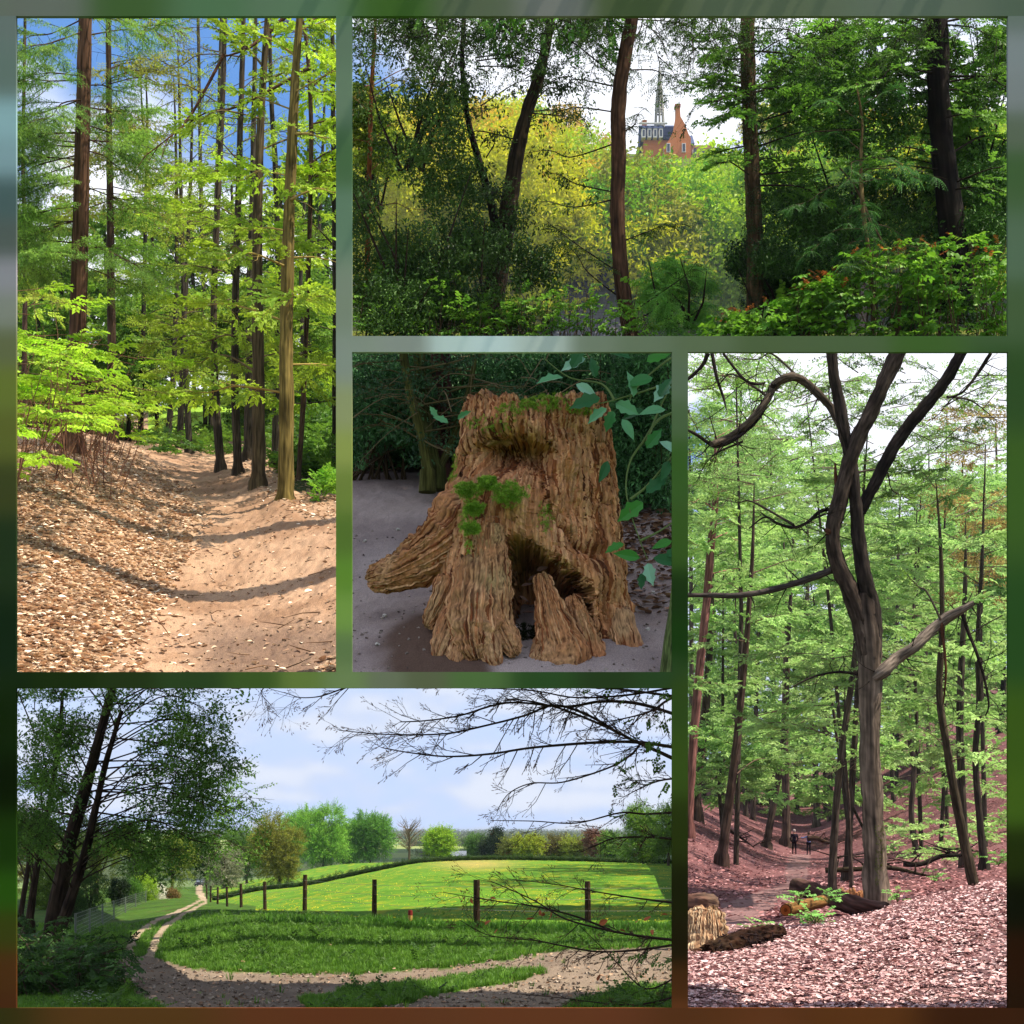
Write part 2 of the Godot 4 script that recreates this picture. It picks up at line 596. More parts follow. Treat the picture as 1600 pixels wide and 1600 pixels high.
# a trunk through picture places; w in pixels
func trunk_of(tree: Node3D, ctrl: Array, d: float, w: PackedFloat32Array, col: Color, sides := 10, bay := 0, rough := 0.16, flare := true, dshift := 0.0, col2 := Color(0, 0, 0, 0)) -> PackedVector3Array:
	var c := PackedVector3Array()
	for i in ctrl.size():
		var q: Array = ctrl[i]
		c.append(at(q[0], q[1], q[2] if q.size() > 2 else d + dshift * i))
	var pts := spline(c, 12)
	var r := radii(w, pts.size())
	for i in r.size():
		r[i] *= 0.5 * d / K
	var kp := PackedVector3Array()
	var kr := PackedFloat32Array()
	for i in pts.size():
		if bay == 0 or inside(bay, pts[i], 0.0):
			kp.append(pts[i])
			kr.append(r[i])
		elif kp.size() > 2:
			break
	if kp.size() < 2:
		return pts
	if flare:
		kr[0] *= 1.45
		kr[1] *= 1.15
		if bay != 2:
			kp.insert(0, kp[0] - Vector3(0, maxf(0.25, kr[0] * 2.0), 0))
			kr.insert(0, kr[0] * 1.15)
	var m := MB.new()
	m.tube(kp, kr, sides, col, rough, rf(0, 99), true, nz, 0.9, col2)
	part(tree, "trunk", m, M.bark)
	return kp

# ---------------------------------------------------------------- ground
# A piece of ground laid out as ranks of heights at growing distances; heights in between run smoothly.
class Land:
	var u0: float
	var u1: float
	var nu: int
	var ds := PackedFloat32Array()
	var h := PackedFloat32Array()
	func height(px: float, d: float) -> float:
		var x := clampf((px - u0) / (u1 - u0), 0, 1) * (nu - 1)
		var i := mini(int(x), nu - 2)
		var lo := 0
		var hi := ds.size() - 1
		while hi - lo > 1:
			var md := (lo + hi) / 2
			if ds[md] <= d: lo = md
			else: hi = md
		var t := clampf((d - ds[lo]) / (ds[hi] - ds[lo]), 0, 1)
		var a := lerpf(h[lo * nu + i], h[lo * nu + i + 1], x - i)
		var b := lerpf(h[hi * nu + i], h[hi * nu + i + 1], x - i)
		return lerpf(a, b, t)
	func point(px: float, d: float) -> Vector3:
		return Vector3((px - 800.0) / 2400.0 * d, height(px, d), -d)
	# distance at which the ground shows at a given picture height
	func dist(px: float, py: float) -> float:
		for i in ds.size():
			var y := 1297.0 - (height(px, ds[i]) - 1.7) / ds[i] * 2400.0
			if y <= py:
				return ds[i]
		return ds[ds.size() - 1]

func rank_height(pts: Array, px: float, d: float) -> float:
	var m := pts.size()
	var y := 0.0
	if px <= pts[0][0]: y = pts[0][1]
	elif px >= pts[m - 1][0]: y = pts[m - 1][1]
	else:
		for i in m - 1:
			if px <= pts[i + 1][0]:
				var t: float = (px - pts[i][0]) / (pts[i + 1][0] - pts[i][0])
				y = cubic_interpolate(float(pts[i][1]), float(pts[i + 1][1]), float(pts[maxi(i - 1, 0)][1]), float(pts[mini(i + 2, m - 1)][1]), t)
				break
	return EYE + (1297.0 - y) * d / K

func land(ranks: Array, u0: float, u1: float, nu: int, nd: int, rough: float, sd: int) -> Land:
	var L := Land.new()
	L.u0 = u0
	L.u1 = u1
	L.nu = nu
	var m := ranks.size()
	var col := []
	for k in m:
		var row := PackedFloat32Array()
		for i in nu:
			row.append(rank_height(ranks[k][1], lerpf(u0, u1, float(i) / (nu - 1)), ranks[k][0]))
		# soften along the rank
		for pass_ in 3:
			var cp := row.duplicate()
			for i in range(2, nu - 2):
				row[i] = (cp[i - 2] + cp[i - 1] + cp[i] + cp[i + 1] + cp[i + 2]) / 5.0
		col.append(row)
	var d0: float = ranks[0][0]
	var d1: float = ranks[m - 1][0]
	var k := 0
	for j in nd:
		var d := d0 * pow(d1 / d0, float(j) / (nd - 1))
		if j == nd - 1: d = d1
		while k < m - 2 and d > ranks[k + 1][0]:
			k += 1
		var da: float = ranks[k][0]
		var db: float = ranks[k + 1][0]
		var t := clampf((d - da) / (db - da), 0, 1)
		var dz: float = ranks[maxi(k - 1, 0)][0]
		var dc: float = ranks[mini(k + 2, m - 1)][0]
		L.ds.append(d)
		for i in nu:
			var a: float = col[k][i]
			var b: float = col[k + 1][i]
			var ma: float = (b - col[maxi(k - 1, 0)][i]) / (db - dz) * (db - da)
			var mb: float = (col[mini(k + 2, m - 1)][i] - a) / (dc - da) * (db - da)
			var t2 := t * t
			var t3 := t2 * t
			var y := (2 * t3 - 3 * t2 + 1) * a + (t3 - 2 * t2 + t) * ma + (-2 * t3 + 3 * t2) * b + (t3 - t2) * mb
			var x := (lerpf(u0, u1, float(i) / (nu - 1)) - 800.0) / K * d
			y += rough * (nz.get_noise_3d(x * 6.0 + sd, d * 6.0, 3.0) + 0.4 * nz.get_noise_3d(x * 24.0 + sd, d * 24.0, 9.0))
			L.h.append(y)
	return L

# turns the ground into meshes: paint(px, py, d, x) gives [kind of surface, colour]
func lay(L: Land, thick: float, names: Dictionary, paint: Callable) -> Dictionary:
	var nu := L.nu
	var nd := L.ds.size()
	var pos := PackedVector3Array()
	var cols := PackedColorArray()
	var kinds := []
	for j in nd:
		for i in nu:
			var px := lerpf(L.u0, L.u1, float(i) / (nu - 1))
			var p := Vector3((px - 800.0) / K * L.ds[j], L.h[j * nu + i], -L.ds[j])
			pos.append(p)
			var got: Array = paint.call(px, pix(p).y, L.ds[j], p.x)
			kinds.append(got[0])
			cols.append(got[1])
	var nrm := PackedVector3Array()
	for j in nd:
		for i in nu:
			var a := pos[j * nu + mini(i + 1, nu - 1)] - pos[j * nu + maxi(i - 1, 0)]
			var b := pos[mini(j + 1, nd - 1) * nu + i] - pos[maxi(j - 1, 0) * nu + i]
			nrm.append(a.cross(b).normalized())
	var mbs := {}
	var maps := {}
	for j in nd - 1:
		for i in nu - 1:
			var q := j * nu + i
			var kd: String = kinds[q]
			if not mbs.has(kd):
				mbs[kd] = MB.new()
				maps[kd] = {}
			var m: MB = mbs[kd]
			var mp: Dictionary = maps[kd]
			var w := []
			for e in [q, q + 1, q + nu + 1, q + nu]:
				if not mp.has(e):
					mp[e] = m.vert(pos[e], nrm[e], cols[e], Vector2(pos[e].x, pos[e].z))
				w.append(mp[e])
			m.face(w[0], w[1], w[2])
			m.face(w[0], w[2], w[3])
	# the slab's edges
	var first: String = names.keys()[0]
	if not mbs.has(first): mbs[first] = MB.new()
	var mm: MB = mbs[first]
	var soil := C(70, 52, 40)
	var down := Vector3(0, -thick, 0)
	for i in nu - 1:
		mm.quad(pos[i], pos[i + 1], pos[i + 1] + down, pos[i] + down, soil, Vector3(0, 0, 1))
		var z := (nd - 1) * nu + i
		mm.quad(pos[z], pos[z + 1], pos[z + 1] + down, pos[z] + down, soil, Vector3(0, 0, -1))
	for j in nd - 1:
		var a := j * nu
		mm.quad(pos[a], pos[a + nu], pos[a + nu] + down, pos[a] + down, soil, Vector3(-1, 0, 0))
		a += nu - 1
		mm.quad(pos[a], pos[a + nu], pos[a + nu] + down, pos[a] + down, soil, Vector3(1, 0, 0))
	# and its underside, in coarse steps
	var st := 4
	var j0 := 0
	while j0 < nd - 1:
		var j1 := mini(j0 + st, nd - 1)
		var i0 := 0
		while i0 < nu - 1:
			var i1 := mini(i0 + st, nu - 1)
			mm.quad(pos[j0 * nu + i0] + down, pos[j0 * nu + i1] + down, pos[j1 * nu + i1] + down, pos[j1 * nu + i0] + down, soil, Vector3.DOWN)
			i0 = i1
		j0 = j1
	var made := {}
	for kd in names:
		if mbs.has(kd):
			var o := part(self, names[kd][0], mbs[kd], names[kd][1])
			tag(o, names[kd][2], "", "", "structure")
			made[kd] = o
	return made

func in_poly(px: float, py: float, poly: PackedVector2Array) -> bool:
	return Geometry2D.is_point_in_polygon(Vector2(px, py), poly)

# fallen leaves: the nearest as pieces of their own, the others as one scatter
func litter(L: Land, parent: Node3D, n: int, u0: float, u1: float, y0: float, y1: float, size: float, cols: Array, ok: Callable, pieces := 300, lift := 0.02) -> void:
	var all := []
	var tries := 0
	while all.size() < n and tries < n * 12:
		tries += 1
		var px := rf(u0, u1)
		var py := rf(y0, y1)
		var d := L.dist(px, py)
		d += rf(-0.5, 0.5) * d * 0.01
		if not ok.call(px, py, d):
			continue
		var p := L.point(px, d)
		var s := size * (0.5 + 0.9 * rng.randf() * rng.randf() + 0.25 * rng.randf())
		var b := Basis(Vector3.UP, rf(0, TAU)) * Basis(Vector3.RIGHT, rf(-0.34, 0.34)) * Basis(Vector3.BACK, rf(-0.32, 0.32))
		all.append([d / s, Transform3D(b.scaled(Vector3(s, s, s)), p + Vector3(0, lift * rf(0.1, 1.2), 0)), rng.randi() % 3])
	all.sort_custom(func(a, b): return a[0] < b[0])
	var mats := []
	for c in cols:
		var mm: StandardMaterial3D = M.dry.duplicate()
		mm.vertex_color_use_as_albedo = true
		mm.albedo_color = c.linear_to_srgb()
		mats.append(mm)
	var xf := [[], [], []]
	var cc := [PackedColorArray(), PackedColorArray(), PackedColorArray()]
	for i in all.size():
		var t: Transform3D = all[i][1]
		var kd: int = all[i][2]
		if i < pieces:
			var o := MeshInstance3D.new()
			o.name = "leaf"
			parent.add_child(o, true)
			o.mesh = SPRAY["fallen%d" % kd]
			o.material_override = mats[rng.randi() % mats.size()]
			o.transform = t.translated(-parent.global_position)
		else:
			xf[kd].append(t)
			var a: Color = cols[rng.randi() % cols.size()]
			var k := rf(0.75, 1.2)
			cc[kd].append(Color(a.r * k, a.g * k, a.b * k))
	for kd in 3:
		scatter(parent, "fallen_leaves", SPRAY["fallen%d" % kd], M.dry, xf[kd], cc[kd])

# ---------------------------------------------------------------- sky, sun, camera
func make_world() -> void:
	var cam := Camera3D.new()
	cam.name = "camera"
	cam.projection = Camera3D.PROJECTION_FRUSTUM
	cam.near = 0.1
	cam.far = 8000.0
	cam.size = 0.1 * 1600.0 / K
	cam.frustum_offset = Vector2(0, 0.1 * 497.0 / K)
	cam.position = Vector3(0, EYE, 0)
	add_child(cam)
	cam.current = true

	var env := Environment.new()
	env.background_mode = Environment.BG_SKY
	env.background_energy_multiplier = 0.85
	env.tonemap_mode = Environment.TONE_MAPPER_LINEAR
	env.tonemap_exposure = 1.9
	env.fog_enabled = true
	env.fog_density = 0.00008
	env.fog_light_color = Color(0.80, 0.86, 0.96)
	env.sdfgi_enabled = true
	env.ssao_enabled = true
	env.ssil_enabled = true
	var sky := Sky.new()
	var pm := PanoramaSkyMaterial.new()
	pm.panorama = sky_picture()
	sky.sky_material = pm
	env.sky = sky
	var we := WorldEnvironment.new()
	we.name = "world"
	we.environment = env
	add_child(we)

	var sun := DirectionalLight3D.new()
	sun.name = "sun"
	sun.light_energy = 1.6
	sun.light_color = Color(1.0, 0.95, 0.87)
	sun.light_angular_distance = 0.3
	sun.shadow_enabled = true
	add_child(sun)
	# the sun stands behind the viewer's right shoulder
	sun.look_at_from_position(Vector3(0.46, 0.885, 0.062), Vector3.ZERO)

# broken white cloud over blue, hazier towards the horizon
func sky_picture() -> ImageTexture:
	var w := 2048
	var h := 1024
	var big := FastNoiseLite.new()
	big.seed = 34
	big.frequency = 1.0
	big.fractal_octaves = 5
	var im := Image.create(w, h, false, Image.FORMAT_RGBF)
	im.fill(Color(0.30, 0.32, 0.30))
	var blue := Color(0.075, 0.205, 0.49)
	var pale := Color(0.25, 0.345, 0.56)
	var white := Color(0.80, 0.82, 0.88)
	var veil := Color(0.60, 0.61, 0.64)
	for y in h / 2:
		var el := PI / 2 - PI * (y + 0.5) / h
		var ce := cos(el)
		var se := sin(el)
		for x in w:
			var az := TAU * (x + 0.5) / w
			var dx := sin(az) * ce
			var dz := -cos(az) * ce
			# clouds on a flat layer, so that they crowd towards the horizon
			var k := 1.0 / (se + 0.22)
			var q := big.get_noise_3d(dx * k * 1.5 + 14.1, dz * k * 1.5, 1.7) + 0.3 * big.get_noise_3d(dx * k * 6.0, dz * k * 6.0, 7.0)
			var bank := exp(-pow((se - 0.2) / 0.1, 2.0))
			var cover := smoothstep(-0.25, 0.08, q + 0.3 * bank)
			# thin and hazy low down, brilliant white higher up
			var low := 1.0 - smoothstep(0.09, 0.24, se)
			if low > 0.0:
				var st := big.get_noise_3d(dx * 7.0 + 40.0, se * 34.0, dz * 7.0) + 0.6 * big.get_noise_3d(dx * 18.0, se * 70.0, dz * 18.0 + 9.0)
				cover = lerpf(cover, smoothstep(-0.3, 0.3, st), low * 0.9)
			var clear := blue.lerp(pale, low)
			var c := clear.lerp(white.lerp(veil, low), cover * (1.0 - 0.25 * low))
			im.set_pixel(x, y, c)
	return ImageTexture.create_from_image(im)

# ---------------------------------------------------------------- the display wall
func make_wall() -> void:
	var pts := []
	var put := func(ax: String, fix: float, list: Array) -> void:
		for e in list:
			pts.append([e[0] if ax == "x" else fix, fix if ax == "x" else e[0], C(e[1], e[2], e[3])])
	put.call("x", 12.0, [[0, 100, 110, 108], [150, 108, 112, 108], [330, 100, 105, 98], [400, 65, 90, 50], [500, 80, 110, 80], [590, 90, 115, 90], [680, 62, 92, 40], [760, 85, 95, 75], [850, 115, 115, 112], [910, 72, 85, 55], [1050, 90, 100, 80], [1230, 95, 105, 92], [1340, 82, 95, 82], [1480, 130, 132, 140], [1590, 100, 110, 105]])
	put.call("x", 1588.0, [[0, 72, 40, 22], [100, 75, 40, 22], [160, 58, 28, 12], [230, 50, 48, 20], [400, 85, 55, 28], [600, 95, 52, 32], [850, 100, 55, 35], [1060, 98, 55, 32], [1150, 92, 52, 26], [1280, 60, 32, 18], [1400, 45, 28, 15], [1500, 52, 28, 16], [1590, 38, 22, 12]])
	put.call("y", 12.0, [[110, 95, 110, 105], [190, 135, 165, 175], [230, 125, 150, 160], [310, 72, 90, 92], [370, 80, 88, 85], [430, 138, 135, 145], [480, 125, 128, 120], [540, 95, 100, 70], [600, 100, 110, 50], [680, 90, 95, 45], [760, 60, 65, 35], [850, 35, 50, 30], [1000, 22, 38, 22], [1150, 20, 35, 12], [1220, 15, 25, 8], [1330, 28, 50, 14], [1400, 40, 75, 18], [1460, 55, 60, 20], [1520, 75, 45, 22]])
	put.call("y", 1588.0, [[80, 125, 130, 135], [140, 122, 126, 130], [200, 90, 100, 85], [260, 65, 90, 55], [400, 85, 105, 85], [470, 70, 90, 60], [600, 50, 75, 40], [750, 62, 90, 38], [1000, 42, 72, 34], [1150, 60, 85, 28], [1260, 65, 90, 28], [1330, 35, 45, 15], [1420, 18, 20, 10], [1500, 42, 22, 12]])
	put.call("y", 537.0, [[60, 95, 114, 96], [130, 100, 120, 100], [250, 72, 100, 68], [330, 95, 120, 100], [480, 120, 130, 115], [560, 130, 138, 130], [640, 140, 145, 105], [700, 140, 148, 80], [760, 110, 125, 60], [840, 85, 108, 48], [900, 95, 130, 50], [960, 115, 145, 70], [1020, 95, 115, 75]])
	put.call("y", 1062.0, [[600, 90, 105, 85], [650, 75, 95, 65], [720, 55, 85, 38], [850, 55, 82, 35], [930, 30, 50, 22], [1000, 28, 55, 20], [1080, 50, 70, 28], [1200, 55, 75, 28], [1300, 40, 50, 18], [1400, 28, 30, 12], [1480, 30, 25, 12], [1550, 70, 40, 20]])
	put.call("x", 537.0, [[640, 130, 135, 130], [700, 175, 190, 190], [760, 180, 195, 198], [850, 165, 175, 172], [930, 110, 120, 105], [1000, 100, 112, 92], [1100, 92, 105, 80], [1200, 80, 95, 65], [1350, 78, 95, 65], [1440, 65, 92, 45]])
	put.call("x", 1062.0, [[110, 30, 45, 18], [180, 38, 52, 25], [300, 45, 65, 35], [400, 62, 85, 40], [470, 100, 118, 60], [540, 110, 128, 85], [600, 105, 110, 92], [660, 90, 95, 72], [740, 80, 105, 62], [850, 45, 72, 38], [950, 40, 58, 32], [1040, 42, 65, 38]])
	var n := 128
	var im := Image.create(n, n, false, Image.FORMAT_RGB8)
	for y in n:
		for x in n:
			var fx := 1600.0 * x / (n - 1)
			var fy := 1600.0 * y / (n - 1)
			var s := 0.0
			var c := Color(0, 0, 0)
			for p in pts:
				var dd: float = (fx - p[0]) * (fx - p[0]) + (fy - p[1]) * (fy - p[1]) + 500.0
				var ww: float = 1.0 / (dd * dd)
				s += ww
				c += p[2] * ww
			c /= s
			im.set_pixel(x, y, (Color(c.r, c.g, c.b) * 1.15).linear_to_srgb())
	var m := StandardMaterial3D.new()
	m.albedo_texture = ImageTexture.create_from_image(im)
	m.albedo_color = Color(1.0, 1.0, 1.0)
	m.roughness = 1.0
	m.metallic_specular = 0.0
	m.texture_repeat = false
	# the wall reaches well past the openings: [x0, y0, x1, y1] in the print's own measure
	var bands := [[-420, -430, 2020, 25], [-420, 25, 25, 1575], [1575, 25, 2020, 1575], [-420, 1575, 2020, 1642], [525, 25, 550, 1050], [550, 525, 1575, 550], [25, 1050, 1050, 1075], [1050, 550, 1075, 1575]]
	var b := MB.new()
	var th := 0.035
	for e in bands:
		var a := at(e[0], e[1], WALL)
		var z := at(e[2], e[3], WALL)
		var s0 := b.v.size()
		b.box(Vector3(a.x, z.y, -WALL - th), Vector3(z.x, a.y, -WALL))
		for i in range(s0, b.v.size()):
			var q := Vector2((b.v[i].x / WALL * K + 800.0) / 1600.0, (1297.0 - (b.v[i].y - EYE) / WALL * K) / 1600.0)
			b.uv[i] = q.clamp(Vector2(0.004, 0.004), Vector2(0.996, 0.996))
	var o := part(self, "display_wall", b, m)
	tag(o, "tall free-standing display wall with five openings and a soft blurred print", "wall", "", "structure")

# ================================================================ the woodland path (upper left opening)
func bay_path() -> void:
	var L := land([
		[19.6, [[-60, 1062], [100, 1062], [300, 1064], [541, 1060]]],
		[22.0, [[-60, 985], [100, 1000], [250, 1022], [400, 1020], [541, 1005]]],
		[25.0, [[-60, 905], [25, 920], [120, 940], [250, 970], [400, 968], [541, 935]]],
		[28.0, [[-60, 835], [25, 850], [120, 880], [250, 925], [340, 932], [450, 915], [541, 885]]],
		[32.0, [[-60, 770], [25, 785], [120, 815], [230, 855], [330, 862], [420, 845], [541, 822]]],
		[37.0, [[-60, 715], [25, 728], [90, 738], [160, 765], [250, 795], [330, 806], [400, 797], [440, 778], [500, 783], [541, 780]]],
		[42.0, [[-60, 682], [60, 690], [140, 708], [220, 745], [300, 770], [360, 768], [400, 752], [470, 755], [541, 758]]],
		[48.0, [[-60, 672], [60, 672], [140, 685], [200, 712], [260, 737], [320, 742], [370, 733], [450, 735], [541, 733]]],
		[56.0, [[-60, 672], [100, 672], [180, 690], [230, 708], [300, 722], [345, 724], [420, 715], [541, 695]]],
		[66.0, [[-60, 672], [150, 680], [220, 698], [280, 700], [340, 700], [420, 690], [541, 650]]],
		[80.0, [[-60, 670], [200, 685], [300, 682], [400, 672], [480, 645], [541, 610]]],
		[95.0, [[-60, 658], [200, 668], [300, 655], [400, 650], [480, 620], [541, 575]]],
		[112.0, [[-60, 640], [200, 650], [300, 620], [400, 620], [541, 545]]]], -60.0, 541.0, 200, 230, 0.075, 5)
	var path := PackedVector2Array([Vector2(110, 1075), Vector2(190, 1010), Vector2(255, 950), Vector2(285, 880), Vector2(310, 840), Vector2(330, 808), Vector2(310, 775), Vector2(262, 742), Vector2(225, 715), Vector2(235, 700), Vector2(270, 706), Vector2(330, 722), Vector2(372, 742), Vector2(410, 768), Vector2(440, 790), Vector2(480, 812), Vector2(545, 820), Vector2(600, 900), Vector2(600, 990), Vector2(500, 1040), Vector2(470, 1075)])
	var paint := func(px: float, py: float, d: float, x: float) -> Array:
		var g := nz2.get_noise_3d(x * 2.0, d * 2.0, 0.0)
		var wob := 9.0 * nz.get_noise_3d(x * 5.0, d * 5.0, 2.0)
		if py < 700 and (d > 84 and px > 230 and px < 420):
			return ["meadow", C(150, 190, 70)]
		if in_poly(px + wob, py + wob * 0.6, path):
			var c := C(192, 158, 130).lerp(C(160, 126, 100), clampf(0.5 + g * 1.2 + 0.5 * nz.get_noise_3d(x * 14.0, d * 14.0, 21.0), 0, 1))
			# trodden grey tracks towards the near right
			c = c.lerp(C(112, 94, 84), clampf(0.75 * smoothstep(940, 1010, py) * smoothstep(260, 360, px), 0, 0.7))
			return ["path", c]
		if px > 455 and d > 39:
			return ["soil", C(74, 76, 44).lerp(C(60, 84, 40), clampf(0.5 + g, 0, 1))]
		return ["soil", C(204, 172, 142).lerp(C(172, 140, 114), clampf(0.5 + g, 0, 1))]
	var made := lay(L, 0.08, {
		"soil": ["woodland_ground", M.soil, "leaf covered woodland ground banked up beside the path"],
		"path": ["path", M.soil, "trodden brown earth path through the wood"],
		"meadow": ["meadow", M.turf, "sunlit meadow behind the wood"]}, paint)
	var tones := [C(226, 206, 182), C(216, 190, 160), C(202, 170, 140), C(232, 216, 196), C(168, 134, 108)]
	var on_bank := func(px: float, py: float, d: float) -> bool:
		if d > 60: return false
		var w := 16.0 * nz.get_noise_2d(px * 0.25, py * 0.25) + rf(-8, 8)
		if in_poly(px + w, py + w * 0.5, path):
			return rng.randf() < (0.05 if px > 230 else 0.2)
		return true
	litter(L, made.soil, 20000, -40, 300, 690, 1062, 0.125, tones, on_bank, 300)
	litter(L, made.soil, 1500, 300, 540, 690, 1062, 0.12, tones, on_bank, 0)
	# sticks and half-buried roots
	var tw := MB.new()
	for i in 110:
		var px := rf(-20, 540)
		var p := L.point(px, L.dist(px, rf(760, 1060))) + Vector3(0, 0.025, 0)
		var dr := Vector3(rf(-1, 1), rf(-0.05, 0.15), rf(-1, 1)).normalized()
		var l := rf(0.12, 0.6)
		tw.tube(PackedVector3Array([p, p + dr * l * 0.5 + Vector3(0, 0.01, 0), p + dr * l + rdir() * 0.05]), PackedFloat32Array([0.01, 0.008, 0.003]), 4, vary(C(86, 64, 48), C(140, 110, 86)), 0, 0, false)
	part(made.soil, "sticks", tw, M.twig, "stuff")
	# grit and small stones on the path
	var gm := MB.new()
	for i in 700:
		var px := rf(150, 540)
		var py := rf(720, 1060)
		if not in_poly(px, py, path): continue
		var p := L.point(px, L.dist(px, py))
		var s := rf(0.006, 0.02)
		gm.obox(p + Vector3(0, s * 0.4, 0), Basis(rdir(), rf(0, 3)), Vector3(s, s * 0.6, s * 0.8), vary(C(120, 100, 84), C(190, 160, 130)))
	part(made.path, "grit", gm, M.soil, "stuff")

	# ---- trees: [picture places], distance, widths in pixels, bark, label, limbs
	var olive := C(118, 104, 74)
	var dark := C(90, 80, 66)
	var young_a := C(120, 165, 40)
	var young_b := C(175, 205, 60)

	var t := thing("spruce_tree", "tall straight reddish-brown trunk on the bank, thickest tree beside the path", "tree", L.point(112, 41))
	trunk_of(t, [[112, 690], [120, 560], [127, 300], [133, 40], [135, -60]], 41.0, PackedFloat32Array([32, 27, 24, 21, 19]), C(116, 86, 66), 12, 0, 0.1)
	var sh := Sheaf.new()
	for i in 36:
		var y := rf(0, 420)
		var left := i % 3 != 0
		var x0 := 127.0 - (y - 300) * 0.02
		limb(t, sh, 1, at(x0, y, 41), at(x0 + (rf(-125, -60) if left else rf(50, 110)), y + rf(-10, 45), 41 + rf(-2.5, 2.5)), 0.022, {"kind": "needle", "var": 2, "size": 0.7, "twigs": 11, "tlen": 0.5, "step": 0.34, "ca": C(84, 132, 46), "cb": C(152, 194, 80), "bark": C(70, 52, 42), "sag": 0.03, "flat": 0.25})
	plant(t, sh)

	t = thing("pine_tree", "thin dark straight trunk just right of the thick reddish trunk", "tree", L.point(175, 54))
	trunk_of(t, [[176, 690], [174, 500], [172, 300], [170, 150], [169, -40]], 54.0, PackedFloat32Array([15, 13, 11, 9, 7]), C(82, 66, 50), 8)
	sh = Sheaf.new()
	for i in 30:
		var y := rf(-10, 330)
		limb(t, sh, 1, at(171, y, 54), at(171 + rf(-60, 120), y + rf(-20, 45), 54 + rf(-3, 3)), 0.022, {"kind": "needle" if i % 2 else "fine", "var": 2, "size": 0.75, "twigs": 9, "tlen": 0.5, "step": 0.6, "ca": C(130, 140, 50), "cb": C(180, 185, 80), "bark": C(64, 48, 40)})
	plant(t, sh)

	# the beeches on the right of the path
	var spec := [
		["beech_tree", "thick olive-grey trunk lit by the sun at the right edge of the path", 37.0, [[446, 782], [448, 640], [447, 540], [450, 400], [455, 250], [462, 110], [469, 10], [474, -70]], [25, 23, 21, 19, 17, 13, 10, 8], C(142, 124, 70), 12],
		["beech_tree", "second grey-brown trunk, behind and left of the sunlit olive one", 40.8, [[404, 753], [404, 600], [402, 430], [404, 280], [410, 140], [419, 20], [424, -60]], [22, 19, 16, 14, 11, 9, 7], C(104, 90, 66), 10],
		["beech_tree", "dark trunk third from the right along the path", 46.0, [[372, 735], [367, 590], [369, 430], [374, 250], [379, 90], [382, -40]], [14, 12, 11, 10, 8, 6], dark, 8],
		["beech_tree", "dark leaning trunk at the inner edge of the path's bend", 48.6, [[345, 727], [337, 620], [334, 480], [341, 300], [349, 120], [352, -30]], [14, 12, 10, 9, 8, 6], dark, 8],
		["beech_tree", "shaded trunk half hidden between the sunlit olive trunk and its grey-brown neighbour", 50.0, [[431, 724], [434, 600], [436, 440], [431, 280], [424, 150], [420, -20]], [15, 13, 11, 9, 7, 5], C(80, 74, 62), 8],
		["beech_tree", "dim trunk seen between the second and third trunks by the path", 56.0, [[388, 708], [389, 600], [391, 450], [395, 280], [398, 100], [400, -20]], [15, 13, 11, 9, 7, 5], C(80, 74, 62), 8],
		["beech_tree", "slim dark trunk rooted above the far end of the path, leaning left", 62.0, [[296, 700], [291, 600], [287, 470], [283, 320], [280, 150]], [11, 10, 8, 6, 4], C(76, 70, 58), 7],
		["beech_tree", "slim dark trunk touching its neighbour beyond the path's far end", 66.0, [[281, 697], [284, 600], [289, 480], [296, 330], [300, 180]], [11, 9, 8, 6, 4], C(76, 70, 58), 7],
		["beech_tree", "slim trunk leaning right where the path vanishes", 68.0, [[261, 692], [270, 600], [275, 480], [276, 330], [274, 200]], [11, 9, 8, 6, 4], C(76, 70, 58), 7],
		["beech_tree", "leftmost slim trunk behind the leaf bank", 70.0, [[219, 690], [222, 590], [225, 450], [228, 300], [230, 190]], [9, 8, 7, 5, 4], C(52, 47, 40), 7],
		["beech_tree", "dark trunk cut by the right edge of the path opening", 46.0, [[524, 735], [524, 600], [524, 450], [522, 300], [520, 140], [519, -20]], [11, 10, 9, 8, 7, 5], C(72, 66, 58), 8],
		["beech_tree", "pale thin trunk standing against the bright meadow, left one of two", 78.0, [[321, 684], [320, 600], [318, 450], [314, 300], [310, 60], [308, -30]], [8, 7, 7, 6, 5, 4], C(88, 84, 68), 6],
		["beech_tree", "pale thin trunk standing against the bright meadow, right one of two", 80.0, [[329, 683], [330, 600], [333, 450], [338, 300], [345, 60], [347, -30]], [8, 7, 7, 6, 5, 4], C(88, 84, 68), 6],
		["beech_tree", "thin trunk on the shaded right-hand slope, nearest the path", 66.0, [[476, 672], [474, 560], [470, 420], [480, 260], [490, 120]], [7, 7, 6, 5, 3], C(76, 72, 60), 6],
		["beech_tree", "thin trunk high on the shaded right-hand slope", 78.0, [[496, 640], [494, 560], [497, 420], [503, 260], [508, 120]], [7, 6, 5, 5, 3], C(76, 72, 60), 6],
		["beech_tree", "thin pale stem left of the reddish trunk, at the picture edge of the bank", 52.0, [[40, 680], [38, 560], [40, 400], [36, 260], [38, 100], [40, -20]], [9, 8, 7, 6, 5, 4], C(96, 76, 66), 7],
		["beech_tree", "bare thin stem standing between the pine and the meadow, forked high up", 74.0, [[246, 690], [243, 560], [240, 420], [232, 280], [222, 170]], [7, 6, 5, 4, 3], C(62, 54, 46), 6]]
	var k := 0
